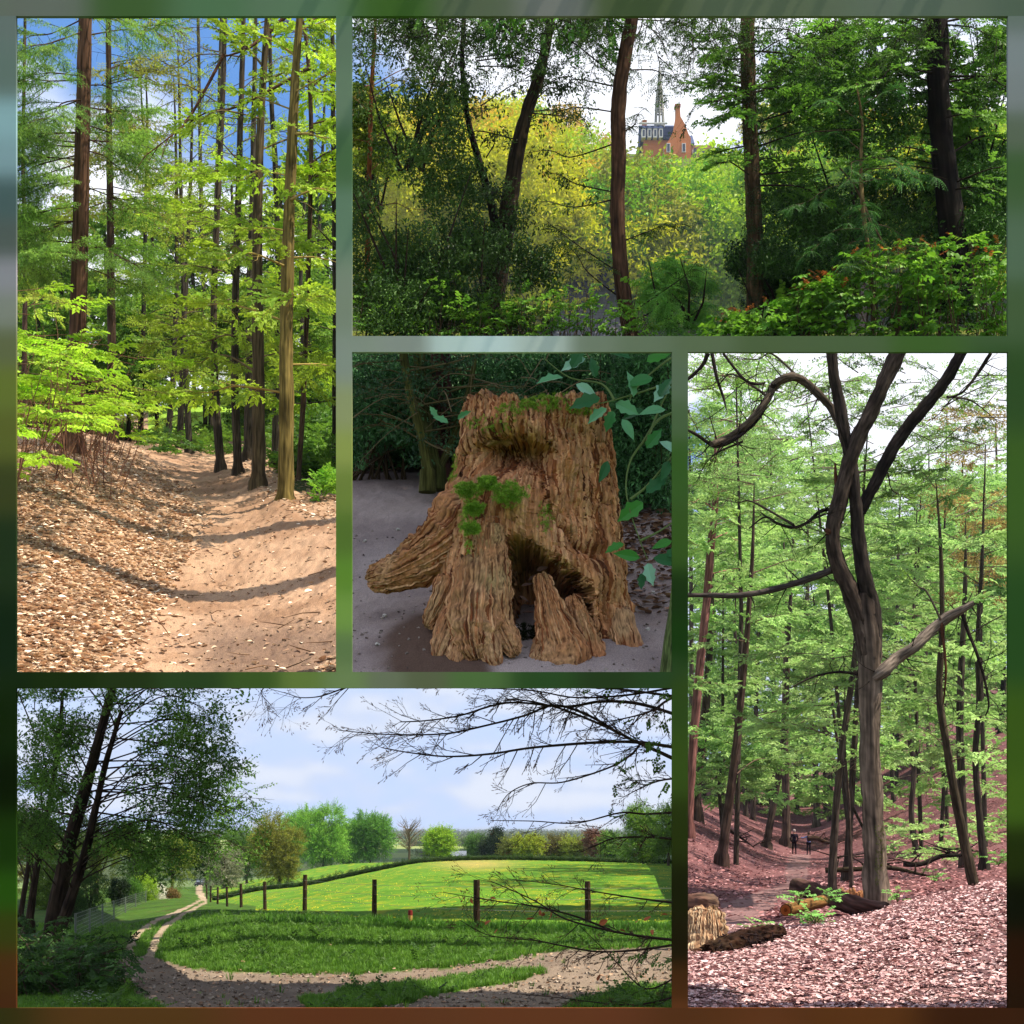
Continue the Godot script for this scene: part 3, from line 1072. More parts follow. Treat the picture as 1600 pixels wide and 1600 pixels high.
	for e in spec:
		var d: float = e[2]
		var last: Array = e[3][e[3].size() - 1]
		if last[1] > 0:
			e[3].append([last[0] - 3, last[1] - 90])
			e[4].append(0.8)
		t = thing(e[0], e[1], "tree", at(e[3][0][0], e[3][0][1], d))
		trunk_of(t, e[3], d, PackedFloat32Array(e[4]), e[5], e[6])
		sh = Sheaf.new()
		var ctrl: Array = e[3]
		var nl := 15 if k < 6 else 11
		for i in nl:
			var f := (i + rf(0.1, 0.9)) / nl
			var y := lerpf(620.0, -10.0, f)
			if k >= 6: y = lerpf(660.0, 90.0, f)
			var x := x_on(ctrl, y)
			var side := -1.0 if (i % 2 == 0) or e[3][0][0] > 500 else 1.0
			var lw := rf(50, 130) if k < 6 else rf(35, 95)
			if k == 0 and side < 0 and y > 430 and y < 620: lw = rf(120, 190)
			var sparse := x < 400 and y < 270
			var light := clampf((x - 200.0) / 300.0, 0, 1)
			limb(t, sh, 1, at(x, y, d), at(x + side * lw, y + rf(-55, 15) if y < 420 else y + rf(-20, 22), d + rf(-4.5, 4.5)), rf(0.014, 0.028) * (1.3 if k < 2 else 1.0), {
				"kind": "fine" if sparse or d > 60 else "beech", "size": rf(0.45, 0.6) * (1.0 if d < 60 else 1.35), "twigs": 9 if not sparse else 7, "tlen": 0.42, "step": 0.7 if not sparse else 1.2,
				"fill": 0.95 if y > 420 else 0.7 if not sparse else 0.45,
				"ca": young_a.lerp(C(140, 150, 60), 1.0 - light), "cb": young_b, "bark": e[5], "sag": 0.06, "flat": 0.32, "tilt": 0.85, "from": 0.12})
		plant(t, sh)
		k += 1
	# a long bare limb crossing the sky from the second tree
	t = thing("birch_tree", "slender leaning tree whose long bare limb crosses the blue sky", "tree", L.point(462, 43))
	var lp := trunk_of(t, [[466, 752, 43], [474, 620, 43], [482, 420, 42.5], [486, 200, 42], [478, 60, 42], [462, 10, 41.5]], 43.0, PackedFloat32Array([8, 8, 7, 7, 6, 5]), C(96, 78, 60), 8)
	sh = Sheaf.new()
	limb(t, sh, 1, at(462, 10, 41.5), at(345, 90, 41), 0.07, {"size": 0.4, "kind": "fine", "fill": 0.4, "twigs": 9, "sag": -0.04, "bark": C(86, 58, 44), "ca": young_a, "cb": young_b})
	limb(t, sh, 1, at(350, 85, 41), at(225, 245, 40), 0.05, {"size": 0.4, "kind": "fine", "fill": 0.4, "twigs": 9, "sag": -0.05, "bark": C(86, 58, 44), "ca": young_a, "cb": young_b})
	limb(t, sh, 1, at(485, 105, 42), at(285, 200, 41), 0.05, {"size": 0.4, "kind": "fine", "fill": 0.5, "twigs": 10, "sag": -0.08, "bark": C(80, 62, 48), "ca": young_a, "cb": young_b})
	for i in 9:
		var y := rf(-10, 330)
		limb(t, sh, 1, at(484, y, 42), at(rf(505, 560), y + rf(-40, 20), 42 + rf(-2, 3)), 0.03, {"size": 0.5, "kind": "beech", "twigs": 9, "step": 0.5, "ca": C(140, 185, 30), "cb": C(200, 225, 60), "bark": C(80, 62, 48)})
	plant(t, sh)

	# low bright beech shrubs on the bank
	var shrubs := [["leafy beech sapling with bright fresh leaves, lowest at the bank's left edge", 27.0, 20, 770, [[20, 560], [110, 575], [60, 640], [150, 600], [30, 690]]],
		["spreading beech sapling that reaches bright leaves over the bank's crest", 30.0, 60, 720, [[160, 560], [240, 540], [200, 600], [100, 540], [150, 650], [40, 600]]],
		["upright beech sapling in front of the reddish trunk's foot", 33.0, 100, 715, [[150, 490], [60, 470], [230, 580], [130, 620], [40, 520]]],
		["small beech sapling at the right end of the bank's crest", 36.0, 140, 712, [[260, 600], [210, 650], [240, 560], [180, 620], [300, 545]]],
		["beech sapling at the far left of the bank, tallest of the saplings", 34.0, 5, 740, [[50, 430], [30, 500], [90, 470], [20, 610], [70, 560]]]]
	for e in shrubs:
		t = thing("beech_sapling", e[0], "sapling", at(e[2], e[3], e[1]), "beech saplings on the bank")
		sh = Sheaf.new()
		var d: float = e[1]
		for q in e[4]:
			# a thin upright shoot that carries level sprays
			var foot := at(e[2] + rf(-8, 8), e[3], d)
			var head := at(q[0] * 0.55 + e[2] * 0.45, q[1] - 10, d + rf(-0.8, 0.8))
			limb(t, sh, 1, foot, head, 0.014, {"size": 0.0, "twigs": 5, "tlen": 0.12, "bark": C(112, 82, 64), "sag": 0.02})
			for r in 3:
				var f := rf(0.4, 1.0)
				var from := foot.lerp(head, f)
				var fq := pix(from)
				var sd := 1.0 if r % 2 else -1.0
				limb(t, sh, 1, from, at(fq.x + sd * rf(35, 95), fq.y + rf(-14, 16), d + rf(-1.6, 1.6)), 0.008, {"size": rf(0.42, 0.52), "twigs": 6, "tlen": 0.5, "step": 0.8, "fill": 0.7, "from": 0.25, "ca": C(130, 180, 30), "cb": C(184, 220, 70), "bark": C(112, 82, 64), "sag": 0.03, "flat": 0.06, "tilt": 0.22})
		plant(t, sh)
	# bare reddish brushwood under the saplings
	t = thing("brushwood", "tangle of bare reddish twigs under the bright saplings", "brushwood", L.point(60, 38))
	var m := MB.new()
	for i in 90:
		var x := rf(-10, 190)
		var d := rf(35, 46)
		var a := L.point(x, d)
		var b := a + Vector3(rf(-0.7, 0.7), rf(0.5, 2.4), rf(-0.6, 0.6))
		m.tube(PackedVector3Array([a, (a + b) / 2 + rdir() * 0.12, b]), PackedFloat32Array([0.012, 0.009, 0.003]), 4, vary(C(90, 60, 48), C(130, 92, 74)), 0, 0, false)
	part(t, "twigs", m, M.twig, "stuff")
	# low green plants under the trees on the right slope
	sh = Sheaf.new()
	for i in 900:
		var x := rf(440, 541) if i % 3 else rf(230, 440)
		var d := rf(44, 78) if i % 3 else rf(58, 80)
		var p := L.point(x, d)
		spray(sh, 1, "beech", 3, p + Vector3(0, rf(0.05, 0.5), 0), Vector3(rf(-1, 1), 0.15, rf(-1, 1)).normalized(), rf(0.5, 0.9), vary(C(60, 100, 36), C(110, 150, 50)))
	t = thing("undergrowth", "low green undergrowth on the shaded slope right of the path", "undergrowth", L.point(490, 60))
	t.set_meta("kind", "stuff")
	plant(t, sh)
	t = thing("fern_bush", "small bright green bush at the foot of the slope, right of the olive trunk", "bush", L.point(515, 37))
	sh = Sheaf.new()
	for i in 60:
		spray(sh, 1, "beech", 3, L.point(rf(495, 530), rf(36.5, 38.5)) + Vector3(0, rf(0, 0.55), 0), Vector3(rf(-1, 1), 0.4, rf(-1, 1)), 0.4, vary(C(90, 150, 40), C(140, 190, 60)))
	plant(t, sh)
	# the wood's far side: crowns one behind another
	var far := [["pale green crown closing the wood behind the bank, leftmost", 92.0, 30, 330, 62], ["pale green crown behind the thick reddish trunk", 86.0, 95, 360, 60], ["pale green crown behind the thin dark pine trunk", 88.0, 165, 320, 62], ["pale crown over the meadow's left side", 104.0, 235, 330, 62], ["pale crown over the meadow's middle", 106.0, 300, 300, 60], ["pale crown over the meadow's right side", 108.0, 365, 290, 60], ["dark green crown on the slope behind the olive trunk", 96.0, 440, 260, 60], ["dark green crown at the top of the right-hand slope", 92.0, 510, 240, 50], ["lower green crown before the far wood, left of the slim trunks", 74.0, 200, 470, 55], ["lower green crown before the far wood, among the slim trunks", 82.0, 280, 450, 60], ["lower green crown before the far wood, behind the dark trunks", 76.0, 400, 440, 60], ["lower green crown on the shaded slope", 72.0, 480, 420, 55], ["lower green crown behind the leaf bank's left end", 70.0, 60, 470, 60]]
	for e in far:
		var d: float = e[1]
		t = thing("woodland_tree", e[0], "tree", L.point(e[2], d), "trees closing the wood behind the path")
		trunk_of(t, [[e[2], 690], [e[2] + 4, 560], [e[2] - 3, e[3]]], d, PackedFloat32Array([8, 7, 4]), C(70, 66, 54), 6)
		sh = Sheaf.new()
		var dk: bool = e[0].begins_with("dark")
		for i in 42:
			var a := rf(0, TAU)
			var r := sqrt(rng.randf())
			var x: float = e[2] + cos(a) * r * e[4]
			var y: float = lerpf(675.0, e[3], rng.randf())
			if y > 575 and x > 240 and x < 355: continue
			if y > 640 and x < 360 and x > 180: continue
			var w := rf(14, 40)
			for j in 15:
				spray(sh, 1, "fine" if j % 2 else "beech", 3, at(x + rf(-1, 1) * w, y + rf(-7, 7) + absf(rf(-1, 1)) * 5.0, d + sin(a) * r * 4 + rf(-1, 1)), Vector3(rf(-1, 1), rf(-.25, .1), rf(-1, 1)).normalized(), rf(0.9, 1.5), vary(C(84, 126, 40), C(140, 178, 62)) if not dk else vary(C(48, 80, 32), C(84, 122, 46)))
		plant(t, sh)
	# two tall bare trunks out of view to the right: their shadows lie across the path
	var shade := [["tall bare trunk outside the picture whose shadow crosses the path nearest the viewer", 340.0, 932.0, 28.0, 30.0, 0.5], ["tall bare trunk outside the picture whose shadow crosses the middle of the path", 300.0, 828.0, 33.5, 36.0, 0.46]]
	for e in shade:
		var g := at(e[1], e[2], e[3])
		var x: float = g.x + 0.52 * e[4]
		var z: float = g.z + 0.07 * e[4]
		t = thing("tall_pine", e[0], "tree", Vector3(x, 0, z))
		var m2 := MB.new()
		var top: float = g.y + e[4] + 10.5
		m2.tube(PackedVector3Array([Vector3(x, 0, z), Vector3(x + 0.1, top * 0.5, z), Vector3(x, top, z)]), PackedFloat32Array([e[5] * 1.4, e[5] * 1.15, e[5] * 0.8]), 10, C(110, 80, 62), 0.1, 1.0, true, nz, 0.4)
		part(t, "trunk", m2, M.bark)

func x_on(ctrl: Array, y: float) -> float:
	for i in ctrl.size() - 1:
		if y <= ctrl[i][1] and y >= ctrl[i + 1][1]:
			return lerpf(ctrl[i][0], ctrl[i + 1][0], (ctrl[i][1] - y) / (ctrl[i][1] - ctrl[i + 1][1]))
	return ctrl[ctrl.size() - 1][0] if y < ctrl[ctrl.size() - 1][1] else ctrl[0][0]

# ================================================================ thicket with the manor (upper right opening)
func bay_manor() -> void:
	# the thicket's ledge, and far behind it the wooded hill with the manor
	var ledge := land([
		[38.4, [[534, 540], [1640, 540]]],
		[41.5, [[534, 536], [1640, 533]]],
		[47.5, [[534, 516], [800, 522], [960, 531], [1640, 512]]]], 534.0, 1640.0, 100, 40, 0.05, 17)
	var L := land([
		[378.0, [[534, 540], [1640, 540]]],
		[396.0, [[534, 500], [800, 512], [960, 528], [1640, 500]]],
		[430.0, [[534, 450], [800, 462], [960, 500], [1100, 476], [1640, 440]]],
		[490.0, [[534, 380], [800, 396], [960, 430], [1100, 404], [1640, 360]]],
		[580.0, [[534, 290], [800, 300], [960, 330], [1100, 320], [1640, 290]]],
		[710.0, [[534, 220], [800, 225], [960, 252], [1100, 257], [1640, 240]]],
		[850.0, [[534, 195], [800, 200], [960, 238], [1100, 240], [1640, 225]]]], 534.0, 1640.0, 120, 110, 0.1, 17)
	var paint := func(_px: float, _py: float, d: float, x: float) -> Array:
		var g := nz2.get_noise_3d(x, d, 4.0)
		return ["ground", C(84, 112, 36).lerp(C(104, 104, 44), clampf(0.5 + g, 0, 1))]
	lay(ledge, 0.12, {"ground": ["thicket_ground", M.turf, "leafy ground under the thicket"]}, paint)
	lay(L, 1.6, {"ground": ["hill", M.turf, "wooded hillside rising behind the thicket"]}, paint)

	var br := C(66, 50, 38)
	var blk := C(46, 38, 32)
	# ---- trunks
	var t := thing("maple_tree", "reddish-brown leaning trunk alone in the clear gap beside the manor", "tree", at(985, 535, 40.8))
	trunk_of(t, [[986, 560], [984, 520], [972, 440], [965, 340], [967, 240], [966, 170], [976, 90], [990, 10], [996, -50]], 40.8, PackedFloat32Array([26, 25, 24, 23, 24, 23, 22, 21, 20]), C(92, 66, 50), 12, 2, 0.14)
	var sh := Sheaf.new()
	var dk_a := C(44, 66, 26)
	var dk_b := C(74, 104, 36)
	for e in [[958, 225, 820, 240], [960, 135, 850, 150], [962, 120, 800, 43.2], [960, 175, 840, 185], [957, 312, 830, 318], [959, 300, 860, 270], [958, 420, 850, 340], [962, 460, 880, 380], [990, 505, 1060, 450], [985, 490, 1090, 410], [975, 43.2, 900, 30], [986, 30, 1080, 40.2], [970, 110, 1060, 140], [968, 210, 1010, 170], [966, 380, 1040, 350]]:
		limb(t, sh, 2, at(e[0], e[1], 40.8), at(e[2] + rf(-5, 5), e[3], 40.8 + rf(-2, 3)), 0.0224, {"kind": "ever" if e[1] < 330 and e[2] < 960 else "pinnate", "var": 3 if e[1] < 330 and e[2] < 960 else 2, "size": 0.49, "twigs": 8, "tlen": 0.4, "step": 0.8, "fill": 0.6, "ca": dk_a, "cb": dk_b, "bark": blk, "sag": -0.05 if e[1] > 200 else 0.08, "flat": 0.25})
	plant(t, sh, "foliage", M.leaf)

	t = thing("oak_tree", "dark forked trunk rising out of the evergreen mass left of the gap", "tree", at(768, 470, 42.0))
	trunk_of(t, [[764, 500], [778, 420], [793, 340], [806, 250], [822, 180], [845, 110], [862, 20], [868, -40]], 42.0, PackedFloat32Array([36, 34, 28, 24, 20, 17, 13, 10]), C(70, 58, 44), 10, 2)
	trunk_of(t, [[772, 430], [776, 390], [770, 330], [748, 250], [730, 180], [722, 90], [728, -10]], 42.0, PackedFloat32Array([22, 18, 14, 11, 9, 7, 6]), blk, 8, 2, 0.16, false)
	sh = Sheaf.new()
	for i in 30:
		var y := rf(0, 330)
		var x := 860.0 - (y * 0.2) if i % 2 else 735.0 + y * 0.1
		limb(t, sh, 2, at(x, y, 42.0), at(x + rf(-140, 110), y + rf(-50, 40), 42.0 + rf(-3, 4)), 0.021, {"kind": "ever", "var": 3, "size": 0.49, "twigs": 8, "tlen": 0.4, "step": 0.8, "fill": 0.6, "ca": C(34, 54, 24), "cb": C(64, 92, 34), "bark": blk, "flat": 0.3})
	plant(t, sh, "foliage", M.leaf)

	t = thing("larch_tree", "thin pale brown trunk at the far left of the thicket", "tree", at(574, 400, 43.2))
	trunk_of(t, [[576, 470], [574, 380], [577, 260], [580, 150], [586, 43.2], [588, -20]], 43.2, PackedFloat32Array([9, 8, 8, 7, 6, 5]), C(150, 92, 52), 7, 2)
	sh = Sheaf.new()
	for i in 16:
		var y := rf(20, 420)
		limb(t, sh, 2, at(578, y, 43.2), at(578 + (rf(-50, -30) if i % 2 else rf(40, 100)), y + rf(-40, 30), 43.2 + rf(-2, 2)), 0.0175, {"kind": "fine", "size": 0.385, "twigs": 7, "fill": 0.4, "ca": C(120, 120, 40), "cb": C(150, 140, 50), "bark": C(110, 76, 52)})
	plant(t, sh)

	for e in [["ivy-clad trunk right of the manor, with leafless brown bark showing midway", 41.4, [[1176, 560], [1180, 440], [1178, 330], [1172, 200], [1168, 90], [1171, -40]], [28, 27, 25, 23, 24, 22], C(98, 78, 56), 17],
			["blackish thick trunk standing far right in the thicket", 42.0, [[1496, 480], [1488, 360], [1474, 240], [1466, 130], [1464, -40]], [46, 42, 36, 34, 33], C(40, 34, 30), 22]]:
		var d: float = e[1]
		t = thing("ash_tree", e[0], "tree", at(e[2][0][0], 538, d))
		trunk_of(t, e[2], d, PackedFloat32Array(e[3]), e[4], 12, 2)
		sh = Sheaf.new()
		for i in 34:
			var y := rf(-10, 300)
			var x := x_on(e[2], y)
			var side := -1.0 if i % 2 else 1.0
			limb(t, sh, 2, at(x, y, d), at(x + side * (rf(50, 150) if side > 0 or e[5] != 17 or y < 70 or y > 250 else rf(25, 60)), y + rf(-40, 25), d + rf(-3, 4)), rf(0.018, 0.035), {"kind": "beech", "size": 0.434, "twigs": 9, "tlen": 0.4, "step": 0.75, "fill": 0.8, "ca": C(76, 122, 40), "cb": C(124, 174, 62), "bark": blk, "flat": 0.2, "sag": 0.05})
		plant(t, sh)
		if e[5] == 17:
			var iv := Sheaf.new()
			for i in 420:
				var y := rf(100, 520)
				if y > 200 and y < 300 and rng.randf() < 0.6: continue
				var x := x_on(e[2], y)
				var sd := rf(-1, 1)
				spray(iv, 2, "ever", 3, at(x + sd * 18, y, d - 0.1 - 0.3 * (1 - absf(sd))), Vector3(sd, rf(-.6, .2), 0.6), 0.22, vary(C(26, 44, 20), C(50, 74, 30)), 0.6)
			plant(t, iv, "ivy", M.dark_leaf)
	# sapling
	t = thing("rowan_sapling", "thin pale wavy stem of a rowan in the middle of the right-hand thicket", "sapling", at(1364, 538, 40.2))
	trunk_of(t, [[1365, 560], [1364, 480], [1358, 400], [1348, 320], [1345, 250], [1347, 190], [1338, 130]], 40.2, PackedFloat32Array([8, 8, 7, 7, 5, 4, 3]), C(150, 128, 86), 7, 2)
	trunk_of(t, [[1380, 380], [1358, 340], [1335, 290], [1300, 250]], 40.2, PackedFloat32Array([3, 4, 3, 2]), C(120, 100, 76), 5, 2, 0.1, false)
	sh = Sheaf.new()
	for i in 26:
		var y := rf(150, 470)
		limb(t, sh, 2, at(1350, y, 40.2), at(1350 + rf(-120, 120), y + rf(-40, 50), 40.2 + rf(-1.5, 1)), 0.014, {"kind": "pinnate", "var": 2, "size": 0.385, "twigs": 5, "tlen": 0.35, "step": 1.1, "ca": C(52, 96, 44), "cb": C(84, 138, 60), "bark": C(96, 82, 62), "tilt": 0.25})
	plant(t, sh)

	# ---- evergreen masses
	var masses := [
		["holly_tree", "glossy dark holly filling the left third of the thicket, upper part", 41.4, 640, 150, 110, 130, 380, "ever", C(48, 74, 34), C(90, 124, 52)],
		["holly_tree", "dense dark holly at the lower left of the thicket", 40.8, 640, 390, 140, 150, 1250, "ever", C(46, 74, 34), C(88, 124, 52)],
		["holly_tree", "dark holly hugging the forked trunk's foot", 41.1, 770, 430, 95, 105, 420, "ever", C(34, 56, 28), C(76, 108, 46)],
		["yew_tree", "dark yew in the middle of the right-hand thicket, behind the rowan", 43.2, 1340, 260, 150, 170, 1500, "ever", C(46, 76, 34), C(92, 134, 54)],
		["yew_tree", "dark yew at the foot of the ivy-clad trunk", 42.0, 1225, 455, 95, 85, 1200, "ever", C(38, 64, 30), C(76, 114, 46)],
		["yew_tree", "dark yew in the far right lower thicket", 43.2, 1500, 380, 110, 140, 1400, "ever", C(46, 78, 34), C(92, 136, 54)],
		["hornbeam_tree", "leafy mid-green crown in the thicket's upper right corner", 44.4, 1530, 170, 90, 150, 900, "beech", C(84, 130, 46), C(136, 184, 72)],
		["hornbeam_tree", "leafy crown between the two thick trunks at the right", 45.0, 1310, 110, 130, 90, 900, "beech", C(72, 118, 42), C(122, 170, 64)],
		["hornbeam_tree", "fern-like green growth low in the gap right of the leaning trunk", 42.0, 1060, 455, 60, 65, 330, "pinnate", C(84, 142, 56), C(134, 192, 76)],
		["hornbeam_tree", "leafy green crown beside the far left pale trunk", 46.8, 580, 230, 43.2, 110, 420, "beech", C(90, 120, 34), C(140, 160, 50)]]
	for e in masses:
		var d: float = e[2]
		t = thing(e[0], e[1], "tree", at(e[3], 539, d))
		var m := MB.new()
		for i in 9:
			var a := at(e[3] + rf(-20, 20), minf(e[4] + e[6] * 0.9, 540), d)
			var b := at(e[3] + rf(-1, 1) * e[5] * 0.8, e[4] - rf(-0.5, 0.9) * e[6], d + rf(-2, 2))
			m.tube(PackedVector3Array([a, (a + b) / 2 + rdir() * 0.2, b]), PackedFloat32Array([0.045, 0.032, 0.01]), 5, C(50, 42, 34), 0, 0, false)
		part(t, "stems", m, M.twig)
		sh = Sheaf.new()
		var clumps := []
		for i in 16:
			clumps.append([rf(-1, 1), rf(-1, 1), rf(-1, 1), rf(0.2, 0.42)])
		for i in int(e[7]):
			var cl: Array = clumps[rng.randi() % 16]
			var q: Vector3 = rdir() * pow(rng.randf(), 0.4) * cl[3]
			var x: float = e[3] + (cl[0] * 0.8 + q.x) * e[5]
			var y: float = e[4] - (cl[1] * 0.8 + q.y) * e[6]
			if x < 1150 and x > 1000 and y < 330 and y > 60: continue
			spray(sh, 2, e[8], 2 if e[8] == "pinnate" else 3, at(x, y, d + (cl[2] + q.z) * 1.6), Vector3(q.x + rf(-.5, .5), q.y * 0.5 - 0.1, q.z + rf(-.3, .5)), (rf(0.42, 0.68) if e[8] == "ever" else rf(0.4, 0.56)), vary(e[9], e[10]), 0.7)
		plant(t, sh, "foliage", M.dark_leaf if e[8] == "ever" else M.leaf)

	# ---- hazel bush in front, right: the nearest leaves one by one
	t = thing("hazel_bush", "bright green hazel bush with rusty young tips along the lower right edge", "bush", at(1380, 540, 39.3))
	var m := MB.new()
	sh = Sheaf.new()
	var tips := Sheaf.new()
	var nleaf := 0
	var lm := MB.new()
	broad_leaf(lm, Vector3.ZERO, Vector3.RIGHT, Vector3.UP, 1.0, 0.78, Color.WHITE)
	var lmesh := lm.mesh()
	var lmats := []
	for i in 5:
		var q: StandardMaterial3D = M.leaf.duplicate()
		q.albedo_color = vary(C(84, 140, 36), C(130, 178, 50)).linear_to_srgb()
		lmats.append(q)
	for i in 130:
		var bx := rf(1120, 1600)
		var top := lerpf(500, 375, smoothstep(1120, 1420, bx)) + rf(-10, 43.2)
		var a := at(bx + rf(-43.2, 43.2), 538, 39.36)
		var b := at(bx, top, 39.36 + rf(-0.4, 1.8))
		var p1 := (a + b) / 2 + rdir() * 0.2
		m.tube(PackedVector3Array([a, p1, b]), PackedFloat32Array([0.015, 0.011, 0.004]), 4, C(92, 70, 54), 0, 0, false)
		for j in 9:
			var p := p1.lerp(b, rng.randf()) if j % 3 else a.lerp(p1, rng.randf())
			p += Vector3(rf(-.28, .28), rf(-.1, .1), rf(0, .25))
			var dir := Vector3(rf(-1, 1), rf(-0.5, 0.15), rf(0, 0.8)).normalized()
			if not inside(2, p, 0.25): continue
			if j < 3 and nleaf < 300:
				nleaf += 1
				var o := MeshInstance3D.new()
				o.name = "leaf"
				t.add_child(o, true)
				o.mesh = lmesh
				o.material_override = lmats[rng.randi() % 5]
				o.transform = Transform3D(frame_of(dir, (Vector3.UP + rdir() * 0.5).normalized(), rf(0.2, 0.31)), p - t.position)
			else:
				spray(sh, 2, "hazel", 2, p, dir, rf(0.4, 0.58), vary(C(84, 140, 36), C(130, 178, 50)), 0.4)
		if i % 3 == 0:
			spray(tips, 2, "hazel", 2, b, Vector3(rf(-1, 1), 0.3, 0.5), 0.29, vary(C(150, 84, 40), C(176, 110, 50)), 0.5)
	part(t, "stems", m, M.twig)
	plant(t, sh)
	plant(t, tips, "young_leaves")
	# light green leaves in front at the bottom left
	t = thing("elder_bush", "bush with fresh light green leaves along the thicket's lower left edge", "bush", at(760, 540, 39.6))
	sh = Sheaf.new()
	m = MB.new()
	for i in 130:
		var bx := rf(550, 1010)
		var a := at(bx + rf(-30, 30), 538, 39.6)
		var b := at(bx, rf(430, 520), 39.6 + rf(-0.4, 1))
		m.tube(PackedVector3Array([a, (a + b) / 2 + rdir() * 0.1, b]), PackedFloat32Array([0.012, 0.009, 0.004]), 4, C(80, 66, 50), 0, 0, false)
		for j in 3:
			spray(sh, 2, "hazel", 2, a.lerp(b, rf(0.4, 1.0)), Vector3(rf(-1, 1), rf(-.3, .3), rf(0, .8)), rf(0.3, 0.46), vary(C(84, 136, 40), C(128, 176, 56)), 0.5)
	part(t, "stems", m, M.twig)
	plant(t, sh)
	# overhanging fresh leaves at the top of the gap
	t = thing("maple_branch", "fresh green maple leaves hanging in at the top edge left of the leaning trunk", "branch", at(720, 10, 40.2))
	sh = Sheaf.new()
	for i in 26:
		var x := rf(640, 990)
		limb(t, sh, 2, at(x + rf(-40, 40), -50, 40.2), at(x, rf(20, 85), 40.2 + rf(-1, 1)), 0.014, {"kind": "hazel", "var": 2, "size": 0.35, "twigs": 4, "tlen": 0.4, "step": 0.9, "ca": C(60, 110, 36), "cb": C(96, 150, 50), "bark": blk})
	plant(t, sh)

	# the canopy that hangs across the top of the thicket
	for e in [["leafy boughs hanging across the thicket's top left corner", 560.0, 780.0, 620.0], ["leafy boughs hanging across the thicket's top between the forked and the leaning trunk", 780.0, 960.0, 880.0], ["thin leafy twigs veiling the bright sky beside the manor's spire", 985.0, 1150.0, 1070.0], ["leafy boughs hanging in at the top right of the manor's spire", 1060.0, 1260.0, 1180.0], ["leafy boughs hanging across the thicket's top right corner", 1260.0, 1590.0, 1440.0]]:
		t = thing("beech_bough", e[0], "branch", at(e[3], -60, 41))
		sh = Sheaf.new()
		for i in int((e[2] - e[1]) / (3.2 if e[1] < 1000 else 7.0)):
			var x := rf(e[1], e[2])
			var y := 25.0 + 130.0 * rng.randf() * rng.randf() + (60.0 * rng.randf() if x > 1200 else 0.0) + (70.0 * rng.randf() if e[1] == 985.0 else 0.0)
			var dd := 41.0 + rf(-1.5, 3.0)
			limb(t, sh, 2, at(x + rf(-60, 60), y - rf(40, 90), dd), at(x, y, dd + rf(-1, 1)), 0.014, {"kind": "fine", "size": 0.42, "twigs": 7, "tlen": 0.6, "step": 0.6, "fill": 0.7 if e[1] != 985.0 else 0.3, "ca": C(44, 72, 26), "cb": C(84, 120, 42), "bark": blk, "tilt": 0.7})
		plant(t, sh)

	# ---- hillside trees behind the gap
	var hill := []
	for i in 48:
		hill.append([rf(545, 1590), rf(100, 235)])
	for i in 34:
		hill.append([rf(545, 1590), rf(74, 100)])
	var names := ["yellow-green", "bright green", "golden", "fresh green", "olive green"]
	var tints := [[C(176, 188, 20), C(214, 210, 40)], [C(140, 182, 24), C(186, 214, 48)], [C(186, 160, 30), C(214, 184, 54)], [C(100, 160, 24), C(150, 200, 40)], [C(128, 142, 36), C(168, 172, 50)]]
	var order := ["first", "second", "third", "fourth", "fifth", "sixth", "seventh", "eighth", "ninth", "tenth", "eleventh", "twelfth", "thirteenth", "fourteenth", "fifteenth", "sixteenth", "seventeenth", "eighteenth", "nineteenth", "twentieth", "twenty-first", "twenty-second", "twenty-third", "twenty-fourth", "twenty-fifth", "twenty-sixth", "twenty-seventh", "twenty-eighth", "twenty-ninth", "thirtieth", "thirty-first", "thirty-second", "thirty-third", "thirty-fourth", "thirty-fifth", "thirty-sixth", "thirty-seventh", "thirty-eighth", "thirty-ninth", "fortieth", "forty-first", "forty-second"]
	var cnt := [0, 0, 0, 0, 0]
	hill.sort_custom(func(a, b): return a[0] < b[0])
	for e in hill:
		var d: float = 380.0 + (e[1] - 72.0) * 2.6
		var big: float = d / e[1]
		var p := L.point(e[0], d)
		var kd: int = [0, 1, 3, 1][rng.randi() % 4] if e[0] > 950 and e[0] < 1180 else (0 if e[0] < 980 else 1) if rng.randf() < 0.5 else rng.randi() % 5
		var w := rf(4.5, 7.5) * big
		var hgt := rf(7, 11) * big
		# keep the manor's window open
		var q := pix(p + Vector3(0, hgt * 1.15, 0))
		if d > 600 and e[0] > 920 and e[0] < 1170: continue
		var lim := 252.0 if e[0] > 900 and e[0] < 1190 else 160.0 if e[0] < 975 else 175.0
		if q.y < lim:
			hgt = maxf(2.0 * big, hgt - (lim - q.y) / K * d / 1.15)
		t = thing("hillside_tree", "%s %s tree from the left on the hillside behind the thicket" % [order[mini(cnt[kd], 41)], names[kd]], "tree", p, "trees on the hillside below the manor")
		cnt[kd] += 1
		m = MB.new()
		m.tube(PackedVector3Array([p, p + Vector3(0.2, hgt * 0.5, 0), p + Vector3(0, hgt * 0.9, 0)]), PackedFloat32Array([0.25 * big, 0.18 * big, 0.05 * big]), 6, C(84, 70, 54), 0, 0, false)
		part(t, "trunk", m, M.twig)
		sh = Sheaf.new()
		var lobes := []
		for i in 9:
			lobes.append([rdir() * Vector3(w * 0.55, hgt * 0.32, w * 0.55), rf(0.25, 0.5)])
		for i in 520:
			var lb: Array = lobes[rng.randi() % 9]
			var o := rdir()
			var pp: Vector3 = p + Vector3(0, hgt * 0.58, 0) + lb[0] + o * Vector3(w, hgt * 0.7, w) * 0.5 * lb[1]
			spray(sh, 2, "ever", 3, pp, o, rf(1.1, 1.7) * big, vary(tints[kd][0], tints[kd][1]), 0.7)
		plant(t, sh)
	manor(L)
	cottages(L)

